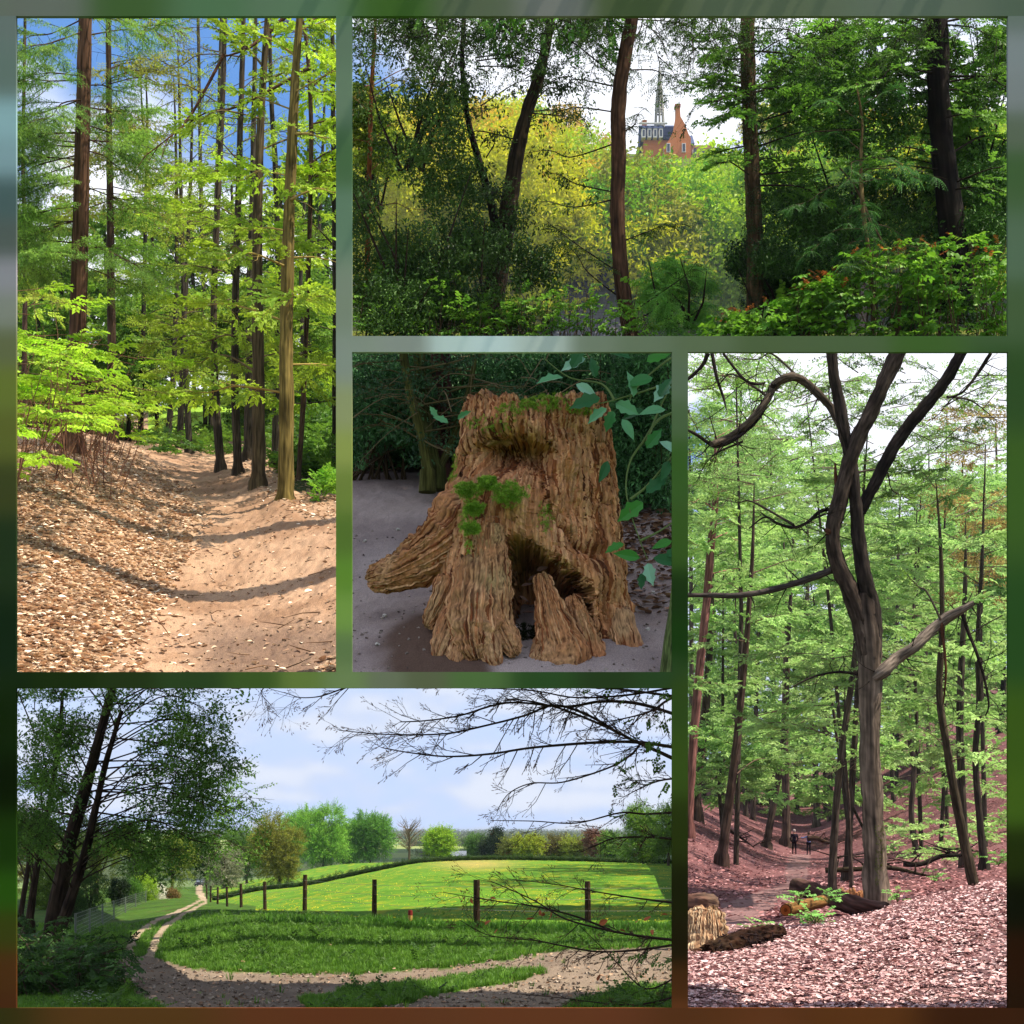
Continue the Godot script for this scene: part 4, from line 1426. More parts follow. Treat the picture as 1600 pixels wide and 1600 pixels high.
func prism(m: MB, lo: Vector3, hi: Vector3, ridge_h: float, along_x: bool, col: Color) -> void:
	# a pitched roof over a rectangle
	var y := lo.y
	var a := Vector3(lo.x, y, lo.z)
	var b := Vector3(hi.x, y, lo.z)
	var c := Vector3(hi.x, y, hi.z)
	var d := Vector3(lo.x, y, hi.z)
	if along_x:
		var r0 := Vector3(lo.x, y + ridge_h, (lo.z + hi.z) / 2)
		var r1 := Vector3(hi.x, y + ridge_h, (lo.z + hi.z) / 2)
		m.quad(d, c, r1, r0, col, Vector3(0, 1, 1))
		m.quad(a, b, r1, r0, col, Vector3(0, 1, -1))
		m.tri(a, d, r0, col, Vector3(-1, 0, 0))
		m.tri(b, c, r1, col, Vector3(1, 0, 0))
	else:
		var r0 := Vector3((lo.x + hi.x) / 2, y + ridge_h, lo.z)
		var r1 := Vector3((lo.x + hi.x) / 2, y + ridge_h, hi.z)
		m.quad(a, d, r1, r0, col, Vector3(-1, 1, 0))
		m.quad(b, c, r1, r0, col, Vector3(1, 1, 0))
		m.tri(d, c, r1, col, Vector3(0, 0, 1))
		m.tri(a, b, r0, col, Vector3(0, 0, -1))

func manor(L: Land) -> void:
	var d := 770.0
	var f := d / 225.0            # how much larger it is than it would be at 225 metres
	var u := d / K                # one picture unit in metres at that distance
	var o := at(1045, 250, d)
	var t := thing("manor_house", "brick manor with slate roofs, stepped gable and slender lattice spire beyond the trees", "manor", o)
	var P := func(px: float, py: float, dz := 0.0) -> Vector3:
		return at(px, py, d) + Vector3(0, 0, dz * f)
	var brick := C(226, 142, 84)
	var slate := C(92, 104, 140)
	var white := C(226, 222, 214)
	var stone := C(150, 150, 140)
	# main block
	var m := MB.new()
	m.box(P.call(1006, 262, -6.0), P.call(1076, 219, 0.0), brick)
	m.box(P.call(1076, 262, -5.0), P.call(1118, 222, -1.0), C(206, 150, 118))
	part(t, "wall", m, M.soil)
	m = MB.new()
	prism(m, P.call(1001, 219, -6.6), P.call(1056, 219, 0.5), 38 * u, true, slate)
	prism(m, P.call(1050, 222, -6.2), P.call(1086, 222, -0.4), 26 * u, true, slate)
	part(t, "roof", m, M.soil)
	# courses of slate stand a little proud
	m = MB.new()
	for i in 9:
		var g := (i + 0.5) / 10.0
		var a: Vector3 = P.call(1001, 219, 0.5)
		var b: Vector3 = P.call(1056, 219, 0.5)
		var up := Vector3(0, 38 * u * g, -3.55 * g * f)
		m.box(a + up + Vector3(0, 0, -0.12 * f), Vector3(b.x, a.y, a.z) + up + Vector3(0, 0.1, 0.1) * f, C(80, 92, 128))
	part(t, "slate_course", m, M.soil, "stuff")
	# the big curved gable
	m = MB.new()
	var gl := [[1036, 262], [1036, 236], [1043, 226], [1050, 212], [1054, 190], [1054, 172], [1061, 172], [1062, 188], [1069, 200], [1074, 214], [1078, 222], [1078, 262]]
	for i in gl.size() / 2 - 1:
		var a0: Vector3 = P.call(gl[i][0], gl[i][1], 1.2)
		var a1: Vector3 = P.call(gl[i + 1][0], gl[i + 1][1], 1.2)
		var j := gl.size() - 1 - i
		var b0: Vector3 = P.call(gl[j][0], gl[j][1], 1.2)
		var b1: Vector3 = P.call(gl[j - 1][0], gl[j - 1][1], 1.2)
		m.quad(a0, b0, b1, a1, brick, Vector3(0, 0, 1))
		var bk := Vector3(0, 0, -0.9 * f)
		m.quad(a0 + bk, b0 + bk, b1 + bk, a1 + bk, brick, Vector3(0, 0, -1))
		m.quad(a0, a1, a1 + bk, a0 + bk, white, Vector3(-1, 0, 0))
		m.quad(b0, b1, b1 + bk, b0 + bk, white, Vector3(1, 0, 0))
	m.box(P.call(1053, 173, 0.2), P.call(1062, 169, 1.4), C(190, 110, 70))
	part(t, "gable", m, M.soil)
	m = MB.new()
	m.box(P.call(1007, 188, -4.5), P.call(1014, 170, -3.5), C(216, 140, 90))
	part(t, "chimney", m, M.soil)
	# dormer row and windows
	for x in [1002, 1011, 1020, 1029]:
		m = MB.new()
		m.box(P.call(x, 219, -0.5), P.call(x + 6, 205, 0.9), white)
		prism(m, P.call(x - 1, 205, -0.5), P.call(x + 7, 205, 1.0), 4 * u, false, slate)
		var w := part(t, "dormer", m, M.paint)
		m = MB.new()
		m.box(P.call(x + 1.4, 217, 0.9), P.call(x + 4.6, 207, 0.93), C(58, 66, 80))
		part(w, "pane", m, M.glass)
	for x in [1040, 1064, 1083, 1096, 1108]:
		m = MB.new()
		m.box(P.call(x, 244, -1.0 if x > 1078 else 1.2), P.call(x + 6, 230, (-1.0 if x > 1078 else 1.2) + 0.15), white)
		var w := part(t, "window", m, M.paint)
		m = MB.new()
		m.box(P.call(x + 1, 243, 0.0), P.call(x + 5, 231, (-1.0 if x > 1078 else 1.2) + 0.2), C(60, 66, 78))
		part(w, "pane", m, M.glass)
	m = MB.new()
	m.box(P.call(998, 197.5, 0.6), P.call(1042, 196, 1.0), white)
	part(t, "balustrade", m, M.paint)
	# spire: a lantern of posts and an open tapering lattice
	m = MB.new()
	var c0: Vector3 = P.call(1033, 186, -2.5)
	for k in 8:
		var a := TAU * k / 8
		var o0 := Vector3(cos(a), 0, sin(a)) * 7.5 * u
		m.tube(PackedVector3Array([c0 + o0, c0 + o0 * 0.85 + Vector3(0, 25 * u, 0)]), PackedFloat32Array([0.1 * f, 0.1 * f]), 5, stone)
		var o1 := o0 * 0.85
		m.tube(PackedVector3Array([c0 + o1 + Vector3(0, 25 * u, 0), c0 + o1 * 0.45 + Vector3(0, 62 * u, 0), c0 + Vector3(0, 102 * u, 0)]), PackedFloat32Array([0.15 * f, 0.12 * f, 0.06 * f]), 4, stone)
	for r in [[0, 1.0], [3, 1.0], [22, 0.87], [26, 0.85], [40, 0.66], [54, 0.47], [70, 0.31]]:
		var ring := PackedVector3Array()
		for k in 9:
			var a := TAU * k / 8
			ring.append(c0 + Vector3(cos(a), 0, sin(a)) * 7.5 * u * r[1] + Vector3(0, r[0] * u, 0))
		m.tube(ring, radii(PackedFloat32Array([0.13 * f, 0.13 * f]), 9), 4, stone)
	m.tube(PackedVector3Array([c0 + Vector3(0, -40 * u, 0), c0 + Vector3(0, 3 * u, 0)]), PackedFloat32Array([6 * u, 6.5 * u]), 8, slate)
	m.tube(PackedVector3Array([c0 + Vector3(0, 26 * u, 0), c0 + Vector3(0, 60 * u, 0), c0 + Vector3(0, 106 * u, 0)]), PackedFloat32Array([4.2 * u, 2.2 * u, 0.3 * u]), 8, C(118, 124, 122))
	part(t, "spire", m, M.paint)

func cottages(L: Land) -> void:
	# the grey tiled roof low in the gap
	var d := 384.0
	var t := thing("cottage", "cottage with a steep grey shingled roof low behind the leaning trunk", "house", at(925, 530, d))
	var a := at(862, 532, d - 5)
	var b := at(985, 532, d - 5)
	var c := at(962, 416, d + 14)
	var e := at(893, 416, d + 14)
	var m := MB.new()
	var dn := Vector3(0, -0.5, 0)
	m.quad(a + dn, b + dn, c + dn, e + dn, C(50, 50, 54), Vector3(0, 1, 1))
	m.quad(e + dn, c + dn, c + Vector3(0, -14, -20), e + Vector3(0, -14, -20), C(90, 90, 94), Vector3(0, 1, -1))
	part(t, "roof", m, M.soil)
	var n := 14
	var shingles := 21
	var mats := []
	for i in 4:
		var q: StandardMaterial3D = M.paint.duplicate()
		q.albedo_color = vary(C(66, 66, 70), C(84, 84, 88)).linear_to_srgb()
		q.roughness = 0.9
		mats.append(q)
	var nrm := (b - a).cross(e - a).normalized()
	if nrm.y < 0: nrm = -nrm
	var made := 0
	for r in n:
		for s in shingles:
			if made >= 300: break
			var f0 := (r + 0.0) / n
			var f1 := (r + 1.25) / n
			var off := 0.5 if r % 2 else 0.0
			var g0 := (s + off + 0.012) / (shingles + 0.5)
			var g1 := (s + off + 0.988) / (shingles + 0.5)
			var mm := MB.new()
			var q0 := a.lerp(b, g0).lerp(e.lerp(c, g0), f0) + nrm * 0.12
			var q1 := a.lerp(b, g1).lerp(e.lerp(c, g1), f0) + nrm * 0.12
			var q2 := a.lerp(b, g1).lerp(e.lerp(c, g1), f1) + nrm * 0.03
			var q3 := a.lerp(b, g0).lerp(e.lerp(c, g0), f1) + nrm * 0.03
			mm.quad(q0, q1, q2, q3, Color.WHITE, nrm)
			mm.quad(q0, q1, q1 - nrm * 0.12, q0 - nrm * 0.12, Color.WHITE, (a - e).normalized())
			part(t, "shingle", mm, mats[rng.randi() % 4])
			made += 1
	m = MB.new()
	m.box(at(904, 424, d + 15), at(914, 400, d + 15) + Vector3(0, 0, 3), C(150, 146, 140))
	part(t, "chimney", m, M.paint)
	m = MB.new()
	m.tube(PackedVector3Array([at(920, 420, d + 15), at(920, 388, d + 15)]), PackedFloat32Array([0.5, 0.42]), 8, C(170, 170, 166))
	part(t, "flue", m, M.paint)
	# flat roofed pale house with a brick wall right of the trunk
	d = 424.0
	t = thing("flat_roofed_house", "low house with a pale flat roof and brick wall, right of the leaning trunk", "house", at(1090, 440, d))
	m = MB.new()
	m.box(Vector3(at(1000, 440, d).x, at(0, 440, d).y, -d - 20), at(1150, 388, d), C(176, 124, 98))
	part(t, "wall", m, M.soil)
	m = MB.new()
	m.box(Vector3(at(992, 388, d).x, at(0, 388, d).y, -d - 22), at(1158, 378, d) + Vector3(0, 0, 2.0), C(150, 160, 168))
	part(t, "roof", m, M.paint)
	for x in [1020, 1060, 1120]:
		m = MB.new()
		m.box(at(x, 425, d), at(x + 20, 396, d) + Vector3(0, 0, 0.3), C(170, 174, 176))
		var w := part(t, "window", m, M.paint)
		m = MB.new()
		m.box(at(x + 2, 423, d), at(x + 18, 398, d) + Vector3(0, 0, 0.45), C(70, 80, 92))
		part(w, "pane", m, M.glass)

# ================================================================ the old stump (middle opening)
const STUMP_D := 13.95
var stump_l := PackedFloat32Array([727, 726, 728, 716, 704, 692, 684, 680, 676, 672, 668])
var stump_r := PackedFloat32Array([943, 945, 948, 952, 957, 962, 968, 975, 983, 990, 996])

func bell(x: float, c: float, w: float) -> float:
	return exp(-((x - c) / w) * ((x - c) / w))

func near_line(px: float, py: float, l: Array) -> float:
	var best := 1e9
	for i in l.size() - 1:
		var a := Vector2(l[i][0], l[i][1])
		var b := Vector2(l[i + 1][0], l[i + 1][1])
		var q := Geometry2D.get_closest_point_to_segment(Vector2(px, py), a, b)
		best = minf(best, q.distance_to(Vector2(px, py)))
	return best

# how far the stump's front stands out (or is eaten away) there, in picture units
func stump_relief(px: float, py: float) -> float:
	var f := 0.0
	# overhanging brow with the hollow under it
	f += 15.0 * exp(-pow(near_line(px, py, [[712, 760], [728, 712], [770, 684], [820, 682], [858, 706], [872, 745]]) / 17.0, 2))
	var hx := (px - 808.0) / 62.0
	if absf(hx) < 1.0:
		var edge := 704.0 + 16.0 * hx * hx + 7.0 * hx + 7.0 * nz.get_noise_2d(px * 5.0, 3.0)
		var below := py - edge
		f -= 64.0 * smoothstep(-1.0, 5.0, below) * (1.0 - smoothstep(0.15, 1.0, below / 74.0)) * (1.0 - pow(hx, 4.0))
	# central buttress running to the front root
	var cx := lerpf(768.0, 742.0, clampf((py - 760.0) / 280.0, 0, 1))
	var cw := lerpf(30.0, 50.0, clampf((py - 760.0) / 280.0, 0, 1))
	f += (20.0 + 52.0 * clampf((py - 770.0) / 260.0, 0, 1)) * bell(px, cx, cw) * smoothstep(742.0, 790.0, py)
	# right pillar and the fold that sweeps down beside it
	f += 13.0 * bell(px, 925.0 + (py - 650.0) * 0.07, 32.0)
	f -= 12.0 * exp(-pow(near_line(px, py, [[862, 640], [868, 720], [890, 800], [925, 900], [940, 1040]]) / 7.0, 2))
	f += 16.0 * exp(-pow(near_line(px, py, [[800, 790], [835, 850], [880, 905], [925, 930]]) / 22.0, 2))
	f -= 14.0 * exp(-pow(near_line(px, py, [[842, 780], [862, 830], [890, 870], [920, 890]]) / 5.0, 2))
	# the great hollow at the foot
	var wob := 8.0 * nz.get_noise_2d(px * 4.0, py * 4.0)
	var left := 800.0 + wob
	var right := 812.0 + smoothstep(850.0, 945.0, py) * 96.0 + wob * 1.4
	if py > 852.0 and px > left - 14.0 and px < right + 14.0:
		var dx := minf(px - left, right - px)
		f -= 185.0 * smoothstep(-9.0, 9.0, dx) * smoothstep(852.0, 880.0, py)
	# small hole by the right foot
	f -= 40.0 * exp(-pow((px - 972.0) / 6.0, 2)) * smoothstep(985.0, 1005.0, py)
	return f

func grain(a: float, y: float, k: float) -> float:
	# soft ripples along the fibres, with thin scattered cracks
	var w := 0.02 * nz.get_noise_2d(a * 30.0, y * 9.0)
	var soft := nz2.get_noise_2d((a + w) * 170.0, y * 9.0 + k)
	var c1 := 1.0 - absf(nz.get_noise_2d((a + w) * 56.0 + k, y * 3.2 + k))
	var c2 := 1.0 - absf(nz.get_noise_2d((a + w) * 110.0 - k, y * 7.0 + 30.0))
	var where := smoothstep(-0.15, 0.25, nz2.get_noise_2d(a * 30.0 + 7.0, y * 5.0))
	return soft * 0.9 - 2.6 * smoothstep(0.90, 0.985, c1) * where - 1.3 * smoothstep(0.92, 0.985, c2)

func wood_colour(p: Vector3, a: float, y: float, g: float) -> Color:
	var n1 := nz2.get_noise_3d(p.x * 1.6, p.y * 1.1, p.z * 1.6)
	var n2 := nz2.get_noise_3d(p.x * 6.0 + 20.0, p.y * 2.0, p.z * 6.0)
	var n3 := nz.get_noise_3d(p.x * 3.0 - 9.0, p.y * 3.0, p.z * 3.0 + 5.0)
	var c := C(198, 138, 94).lerp(C(164, 92, 58), clampf(0.5 + n1 * 2.0, 0, 1))
	c = c.lerp(C(226, 188, 142), clampf(n2 * 1.6, 0, 0.6))
	c = c.lerp(C(160, 150, 104), clampf(n3 * 2.2 - 0.45, 0, 0.4))
	c = c.lerp(C(92, 58, 40), clampf(-g * 0.55, 0, 0.85))     # crevice shade painted into the splits
	return c

# a weathered slab or root along picture places [px, py, distance, width in picture units]
func gnarl(ctrl: Array, flat: float, sides: int, per: int, amp: float, sd: float) -> MB:
	sides = sides * 2
	per = per * 2
	var m := MB.new()
	var c := PackedVector3Array()
	var w := PackedFloat32Array()
	for e in ctrl:
		c.append(at(e[0], e[1], e[2]))
		w.append(e[3] * 0.5 * e[2] / K)
	var pts := spline(c, per)
	var n := pts.size()
	var rad := radii(w, n)
	var side := Vector3.RIGHT
	for i in n:
		var tt := (pts[mini(i + 1, n - 1)] - pts[maxi(i - 1, 0)]).normalized()
		var fr := (Vector3(0, 0.3, 1) - tt * Vector3(0, 0.3, 1).dot(tt)).normalized()
		side = tt.cross(fr).normalized()
		var endr := 1.0
		endr = minf(1.0, 0.45 + 0.2 * (n - 1 - i))
		for j in sides + 1:
			var a := TAU * float(j % sides) / sides
			var g := grain(a * 0.1 + sd, pts[i].y * 0.9 + float(i) * 0.01, sd * 3.0)
			var d := (side * cos(a) + fr * sin(a) * flat)
			var r := rad[i] * endr * (1.0 + 0.22 * nz.get_noise_3d(cos(a) * 3.0 + sd, sin(a) * 3.0, i * 0.35)) + amp * 0.45 * g
			var p := pts[i] + d * r + tt * (rad[i] * 0.8 * nz.get_noise_2d(a * 12.0 + sd, 3.0) if i >= n - 2 or i == 0 else 0.0)
			m.vert(p, d.normalized(), wood_colour(p, a, p.y, g), Vector2(float(j) / sides * 1.2, i * 0.03))
	for i in n - 1:
		for j in sides:
			var a := i * (sides + 1) + j
			m.face(a, a + 1, a + sides + 1)
			m.face(a + 1, a + sides + 2, a + sides + 1)
	for e in [0, n - 1]:
		var ce := m.vert(pts[e], (pts[e] - pts[1 if e == 0 else n - 2]).normalized(), C(170, 130, 88))
		for j in sides:
			m.face(ce, e * (sides + 1) + j, e * (sides + 1) + j + 1)
	smooth_normals(m, sides)
	return m

func smooth_normals(m: MB, _s: int) -> void:
	var acc := PackedVector3Array()
	acc.resize(m.v.size())
	for i in range(0, m.ix.size(), 3):
		var g := (m.v[m.ix[i + 2]] - m.v[m.ix[i]]).cross(m.v[m.ix[i + 1]] - m.v[m.ix[i]])
		for k in 3:
			acc[m.ix[i + k]] += g
	for i in m.v.size():
		if acc[i].length() > 1e-9:
			m.n[i] = acc[i].normalized()

func bay_stump() -> void:
	var ranks := []
	for d in [12.55, 13.0, 13.5, 14.0, 15.0, 16.0, 17.0, 18.0, 19.0, 19.8]:
		var y: float = 1297.0 - 2400.0 * (0.5 - 5.06 / d)
		var k := bell(d, 13.4, 0.7)
		ranks.append([d, [[534, y], [600, y - 6 * k], [680, y - 34 * k], [760, y - 22 * k], [860, y - 12 * k], [960, y - 6 * k], [1064, y]]])
	var L := land(ranks, 534.0, 1064.0, 170, 120, 0.03, 31)
	var paint := func(px: float, py: float, d: float, x: float) -> Array:
		var g := nz2.get_noise_3d(x * 4.0, d * 4.0, 5.0)
		if py < 738 + 10 * g and px < 760:
			return ["soil", C(84, 66, 62).lerp(C(60, 46, 42), clampf(0.5 + g, 0, 1))]
		var c := C(186, 170, 166).lerp(C(156, 140, 138), clampf(0.5 + g * 1.4, 0, 1))
		c = c.lerp(C(104, 84, 74), smoothstep(0.2, 0.6, bell(px, 690, 90) * smoothstep(920, 1000, py) + 0.25 * g))
		return ["ground", c]
	var made := lay(L, 0.05, {"ground": ["clearing_ground", M.stone, "trodden greyish earth round the old stump"], "soil": ["bare_soil", M.stone, "dark leaf-strewn soil under the bushes behind the stump"]}, paint)
	var far_litter := func(px: float, py: float, _d: float) -> bool:
		if px < 720: return py < 735 and rng.randf() < 0.9
		if px > 930: return py < 960 and rng.randf() < (0.9 if py < 880 else 0.25)
		return false
	litter(L, made.ground, 2200, 536, 1062, 690, 970, 0.1, [C(120, 92, 76), C(150, 118, 96), C(96, 72, 60), C(170, 140, 120)], far_litter, 200)
	var gm := MB.new()
	for i in 500:
		var px := rf(536, 1062)
		var p := L.point(px, rf(12.7, 16.8))
		var s := rf(0.004, 0.014)
		gm.obox(p + Vector3(0, s * 0.3, 0), Basis(rdir(), rf(0, 3)), Vector3(s, s * 0.5, s * 0.8), vary(C(110, 96, 92), C(190, 176, 168)))
	part(made.ground, "grit", gm, M.stone, "stuff")
	for e in [[697, 1022], [601, 967], [622, 830], [1012, 985], [1020, 930], [570, 850], [590, 1010]]:
		var m0 := MB.new()
		var p := L.point(e[0], L.dist(e[0], e[1]))
		m0.obox(p + Vector3(0, 0.01, 0), Basis(rdir(), 1.0), Vector3(0.018, 0.01, 0.013), C(220, 214, 208))
		part(made.ground, "pebble", m0, M.stone)

	var t := thing("tree_stump", "old hollow tree stump, tan and weathered, with moss cushions and splayed roots", "tree stump", L.point(830, STUMP_D))
	# ---- main shell
	var m := MB.new()
	var rows := 240
	var sides := 380
	var u := STUMP_D / K
	for i in rows:
		var tv := float(i) / (rows - 1)
		var py := lerpf(1056.0, 632.0, tv)
		var l := lerp_f(stump_l, (py - 632.0) / 418.0)
		var r := lerp_f(stump_r, (py - 632.0) / 418.0)
		var cx := (l + r) / 2
		var hw := (r - l) / 2
		for j in sides + 1:
			var a := TAU * float(j % sides) / sides      # 0 = right, PI/2 = towards the viewer
			var top := 1.0
			# the broken rim: every part of the circle ends at its own height
			var rim := 16.0 * nz.get_noise_2d(cos(a) * 9.0 + 5.0, sin(a) * 9.0) + 9.0 * nz.get_noise_2d(cos(a) * 40.0, sin(a) * 40.0 + 8.0)
			rim += 16.0 * maxf(sin(a), 0.0) * (1.0 - absf(cos(a)))
			var yy := lerpf(1056.0, 632.0 + rim, tv)
			var px := cx + hw * cos(a)
			var f := 0.0
			if sin(a) > -0.25:
				f = stump_relief(px, yy) * smoothstep(-0.25, 0.15, sin(a))
			# fibres run up the trunk, but sweep round the brow and its hollow
			var bx := (px - 808.0) / 58.0
			var by := (yy - 735.0) / 40.0
			var br := sqrt(bx * bx + by * by)
			var bw := (1.0 - smoothstep(1.2, 2.3, br)) * smoothstep(0.1, 0.5, sin(a))
			var g := lerpf(grain(a * 0.16, yy * 0.012, 1.0), grain(br * 0.22, atan2(by, bx) * 0.5, 4.0), bw)
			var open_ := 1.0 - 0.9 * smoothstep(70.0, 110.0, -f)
			g *= open_
			var pil := smoothstep(0.15, 0.5, cos(a)) * smoothstep(-0.2, 0.2, sin(a))
			g -= pil * 2.0 * smoothstep(0.88, 0.98, 1.0 - absf(nz.get_noise_2d(a * 36.0 + 0.6 * nz.get_noise_2d(a * 9.0, yy * 0.03), yy * 0.012 + 60.0)))
			var lump := open_ * 10.0 * nz.get_noise_3d(cos(a) * 7.0, sin(a) * 7.0, yy * 0.05) + open_ * 4.0 * nz.get_noise_3d(cos(a) * 26.0, sin(a) * 26.0, yy * 0.16)
			# buttresses flare at the foot
			var fl := 14.0 * smoothstep(900.0, 1050.0, yy) * nz.get_noise_2d(a * 9.0, 77.0)
			var rr := hw + maxf(f, -26.0) * 0.85 + lump * 0.8 + g * 1.7 + fl
			var zz := hw * 0.86 + f + lump + g * 1.7 + fl
			var p := Vector3((cx - 800.0) * u + rr * cos(a) * u, EYE + (1297.0 - yy) * u, -STUMP_D + zz * sin(a) * u)
			m.vert(p, Vector3(cos(a), 0, sin(a)), wood_colour(p, a, yy, g).lerp(C(70, 50, 38), 1.0 - open_), Vector2(a * 1.1, yy * 0.006))  # shade of the foot hollow painted in: colour darkens with its depth
	# the hollow top: down the inside and across
	var inner := [[0.86, 4.0], [0.74, 26.0], [0.5, 46.0], [0.2, 52.0], [0.0, 54.0]]
	for k in inner.size():
		for j in sides + 1:
			var o: Vector3 = m.v[(rows - 1) * (sides + 1) + j]
			var ce := Vector3((835.0 - 800.0) * u, o.y, -STUMP_D)
			var q: Vector3 = ce.lerp(o, inner[k][0]) - Vector3(0, inner[k][1] * u, 0)
			m.vert(q + Vector3(0, 4.0 * u * nz.get_noise_2d(q.x * 40.0, q.z * 40.0), 0), Vector3.UP, C(110, 78, 56), Vector2(q.x, q.z))
	var tot := rows + inner.size()
	for i in tot - 1:
		for j in sides:
			var a := i * (sides + 1) + j
			m.ix.append_array([a, a + 1, a + sides + 1, a + 1, a + sides + 2, a + sides + 1])
	smooth_normals(m, sides)
	# the seam: share normals
	for i in tot:
		var s := (m.n[i * (sides + 1)] + m.n[i * (sides + 1) + sides]).normalized()
		m.n[i * (sides + 1)] = s
		m.n[i * (sides + 1) + sides] = s
	var shell_v := m.v.duplicate()
	var shell_n := m.n.duplicate()
	# crisp splinters over the front and the flanks, and a few dark deep-set ones
	var sp1 := splinters(m, 0, rows, sides, 620, 26, 120, 0.026, -10.0, sides * 0.5 + 10.0, C(196, 132, 88), C(228, 174, 128))
	var sp2 := splinters(m, 0, rows, sides, 420, 20, 90, 0.02, -10.0, sides * 0.5 + 10.0, C(98, 58, 38), C(164, 98, 60))
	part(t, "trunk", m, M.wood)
	part(t, "splinters", sp1, M.wood, "stuff")
	part(t, "splinters", sp2, M.wood, "stuff")

	# ---- roots, slabs and splinters
	var pieces := [
		["root", [[752, 770, 13.7, 90], [728, 812, 13.65, 112], [700, 846, 13.62, 100], [662, 873, 13.64, 82], [625, 892, 13.7, 62], [594, 902, 13.76, 48], [578, 907, 13.8, 30]], 0.75, 50, 9, 0.016, 1.0],
		["root", [[750, 880, 13.15, 70], [744, 940, 13.02, 84], [742, 985, 12.92, 84], [744, 1016, 12.86, 66], [748, 1034, 12.84, 36]], 0.6, 52, 9, 0.016, 2.0],
		["root", [[702, 905, 13.25, 40], [690, 940, 13.2, 40], [676, 968, 13.2, 30], [668, 980, 13.2, 14]], 0.7, 30, 7, 0.014, 3.0],
		["slab", [[768, 985, 12.98, 70], [768, 930, 13.02, 64], [767, 880, 13.08, 56], [765, 840, 13.16, 50], [766, 818, 13.2, 38]], 0.4, 48, 9, 0.013, 4.0],
		["splinter", [[884, 1052, 12.95, 92], [880, 1020, 12.98, 82], [868, 980, 13.05, 58], [856, 940, 13.12, 38], [848, 910, 13.18, 26], [846, 897, 13.2, 16]], 0.5, 44, 8, 0.011, 5.0],
		["splinter", [[918, 1052, 13.05, 66], [914, 1010, 13.1, 52], [904, 970, 13.18, 38], [897, 945, 13.22, 28], [894, 932, 13.24, 18]], 0.6, 34, 8, 0.011, 6.0],
		["root", [[712, 960, 13.1, 44], [698, 990, 12.98, 40], [690, 1012, 12.9, 34], [684, 1030, 12.84, 18]], 0.7, 26, 7, 0.014, 11.0],
		["root", [[776, 965, 13.0, 40], [792, 995, 12.94, 38], [800, 1012, 12.9, 30], [806, 1024, 12.88, 15]], 0.7, 26, 7, 0.014, 12.0],
		["root", [[724, 985, 12.96, 36], [716, 1016, 12.86, 34], [712, 1036, 12.8, 26], [710, 1046, 12.78, 12]], 0.7, 24, 7, 0.014, 13.0],
		["root", [[764, 990, 12.9, 34], [768, 1020, 12.82, 34], [772, 1038, 12.78, 24], [774, 1048, 12.76, 12]], 0.7, 24, 7, 0.014, 14.0],
		["root", [[860, 1000, 13.1, 46], [848, 1030, 12.98, 44], [838, 1050, 12.92, 30]], 0.6, 26, 7, 0.014, 15.0],
		["root", [[915, 1000, 13.2, 50], [925, 1030, 13.05, 46], [932, 1050, 12.98, 28]], 0.6, 26, 7, 0.014, 16.0],
		["splinter", [[738, 712, 13.75, 36], [736, 680, 13.8, 32], [738, 650, 13.84, 30], [741, 634, 13.86, 20]], 0.6, 30, 8, 0.01, 7.0],
		["splinter", [[780, 690, 13.55, 40], [778, 660, 13.66, 36], [776, 636, 13.72, 24]], 0.5, 26, 7, 0.01, 8.0],
		["splinter", [[930, 690, 13.6, 30], [931, 655, 13.62, 30], [932, 634, 13.66, 18]], 0.6, 26, 7, 0.01, 9.0],
		["root", [[968, 960, 13.5, 40], [978, 1000, 13.35, 46], [986, 1030, 13.25, 40], [992, 1044, 13.2, 20]], 0.8, 30, 7, 0.013, 10.0]]
	for e in pieces:
		var gm2 := gnarl(e[1], e[2], e[3], e[4], e[5], e[6])
		var gr: int = (e[1].size() - 1) * e[4] * 2 + 1
		var gs2 := splinters(gm2, 0, gr, e[3] * 2, int(e[3] * 1.8), gr / 5, gr / 2, 0.016, 0.0, e[3] * 2.0, C(194, 132, 90), C(230, 180, 136))
		var gs3 := splinters(gm2, 0, gr, e[3] * 2, int(e[3] * 1.1), gr / 6, gr / 3, 0.012, 0.0, e[3] * 2.0, C(98, 58, 40), C(164, 98, 62))
		var pc := part(t, e[0], gm2, M.wood)
		gs2.v = gs2.v.duplicate()
		part(pc, "splinters", gs2, M.wood, "stuff")
		part(pc, "splinters", gs3, M.wood, "stuff")
	# ---- moss cushions
	var zones := [[728, 765, 14, 9, 60], [762, 757, 13, 10, 90], [795, 775, 22, 22, 170], [740, 795, 12, 18, 70], [732, 822, 10, 22, 60], [735, 858, 6, 12, 30], [850, 632, 46, 12, 190], [800, 640, 26, 10, 60], [712, 740, 7, 34, 60], [694, 800, 10, 30, 60], [690, 840, 16, 18, 50], [850, 810, 14, 26, 50], [770, 662, 40, 12, 60], [905, 640, 20, 8, 60]]
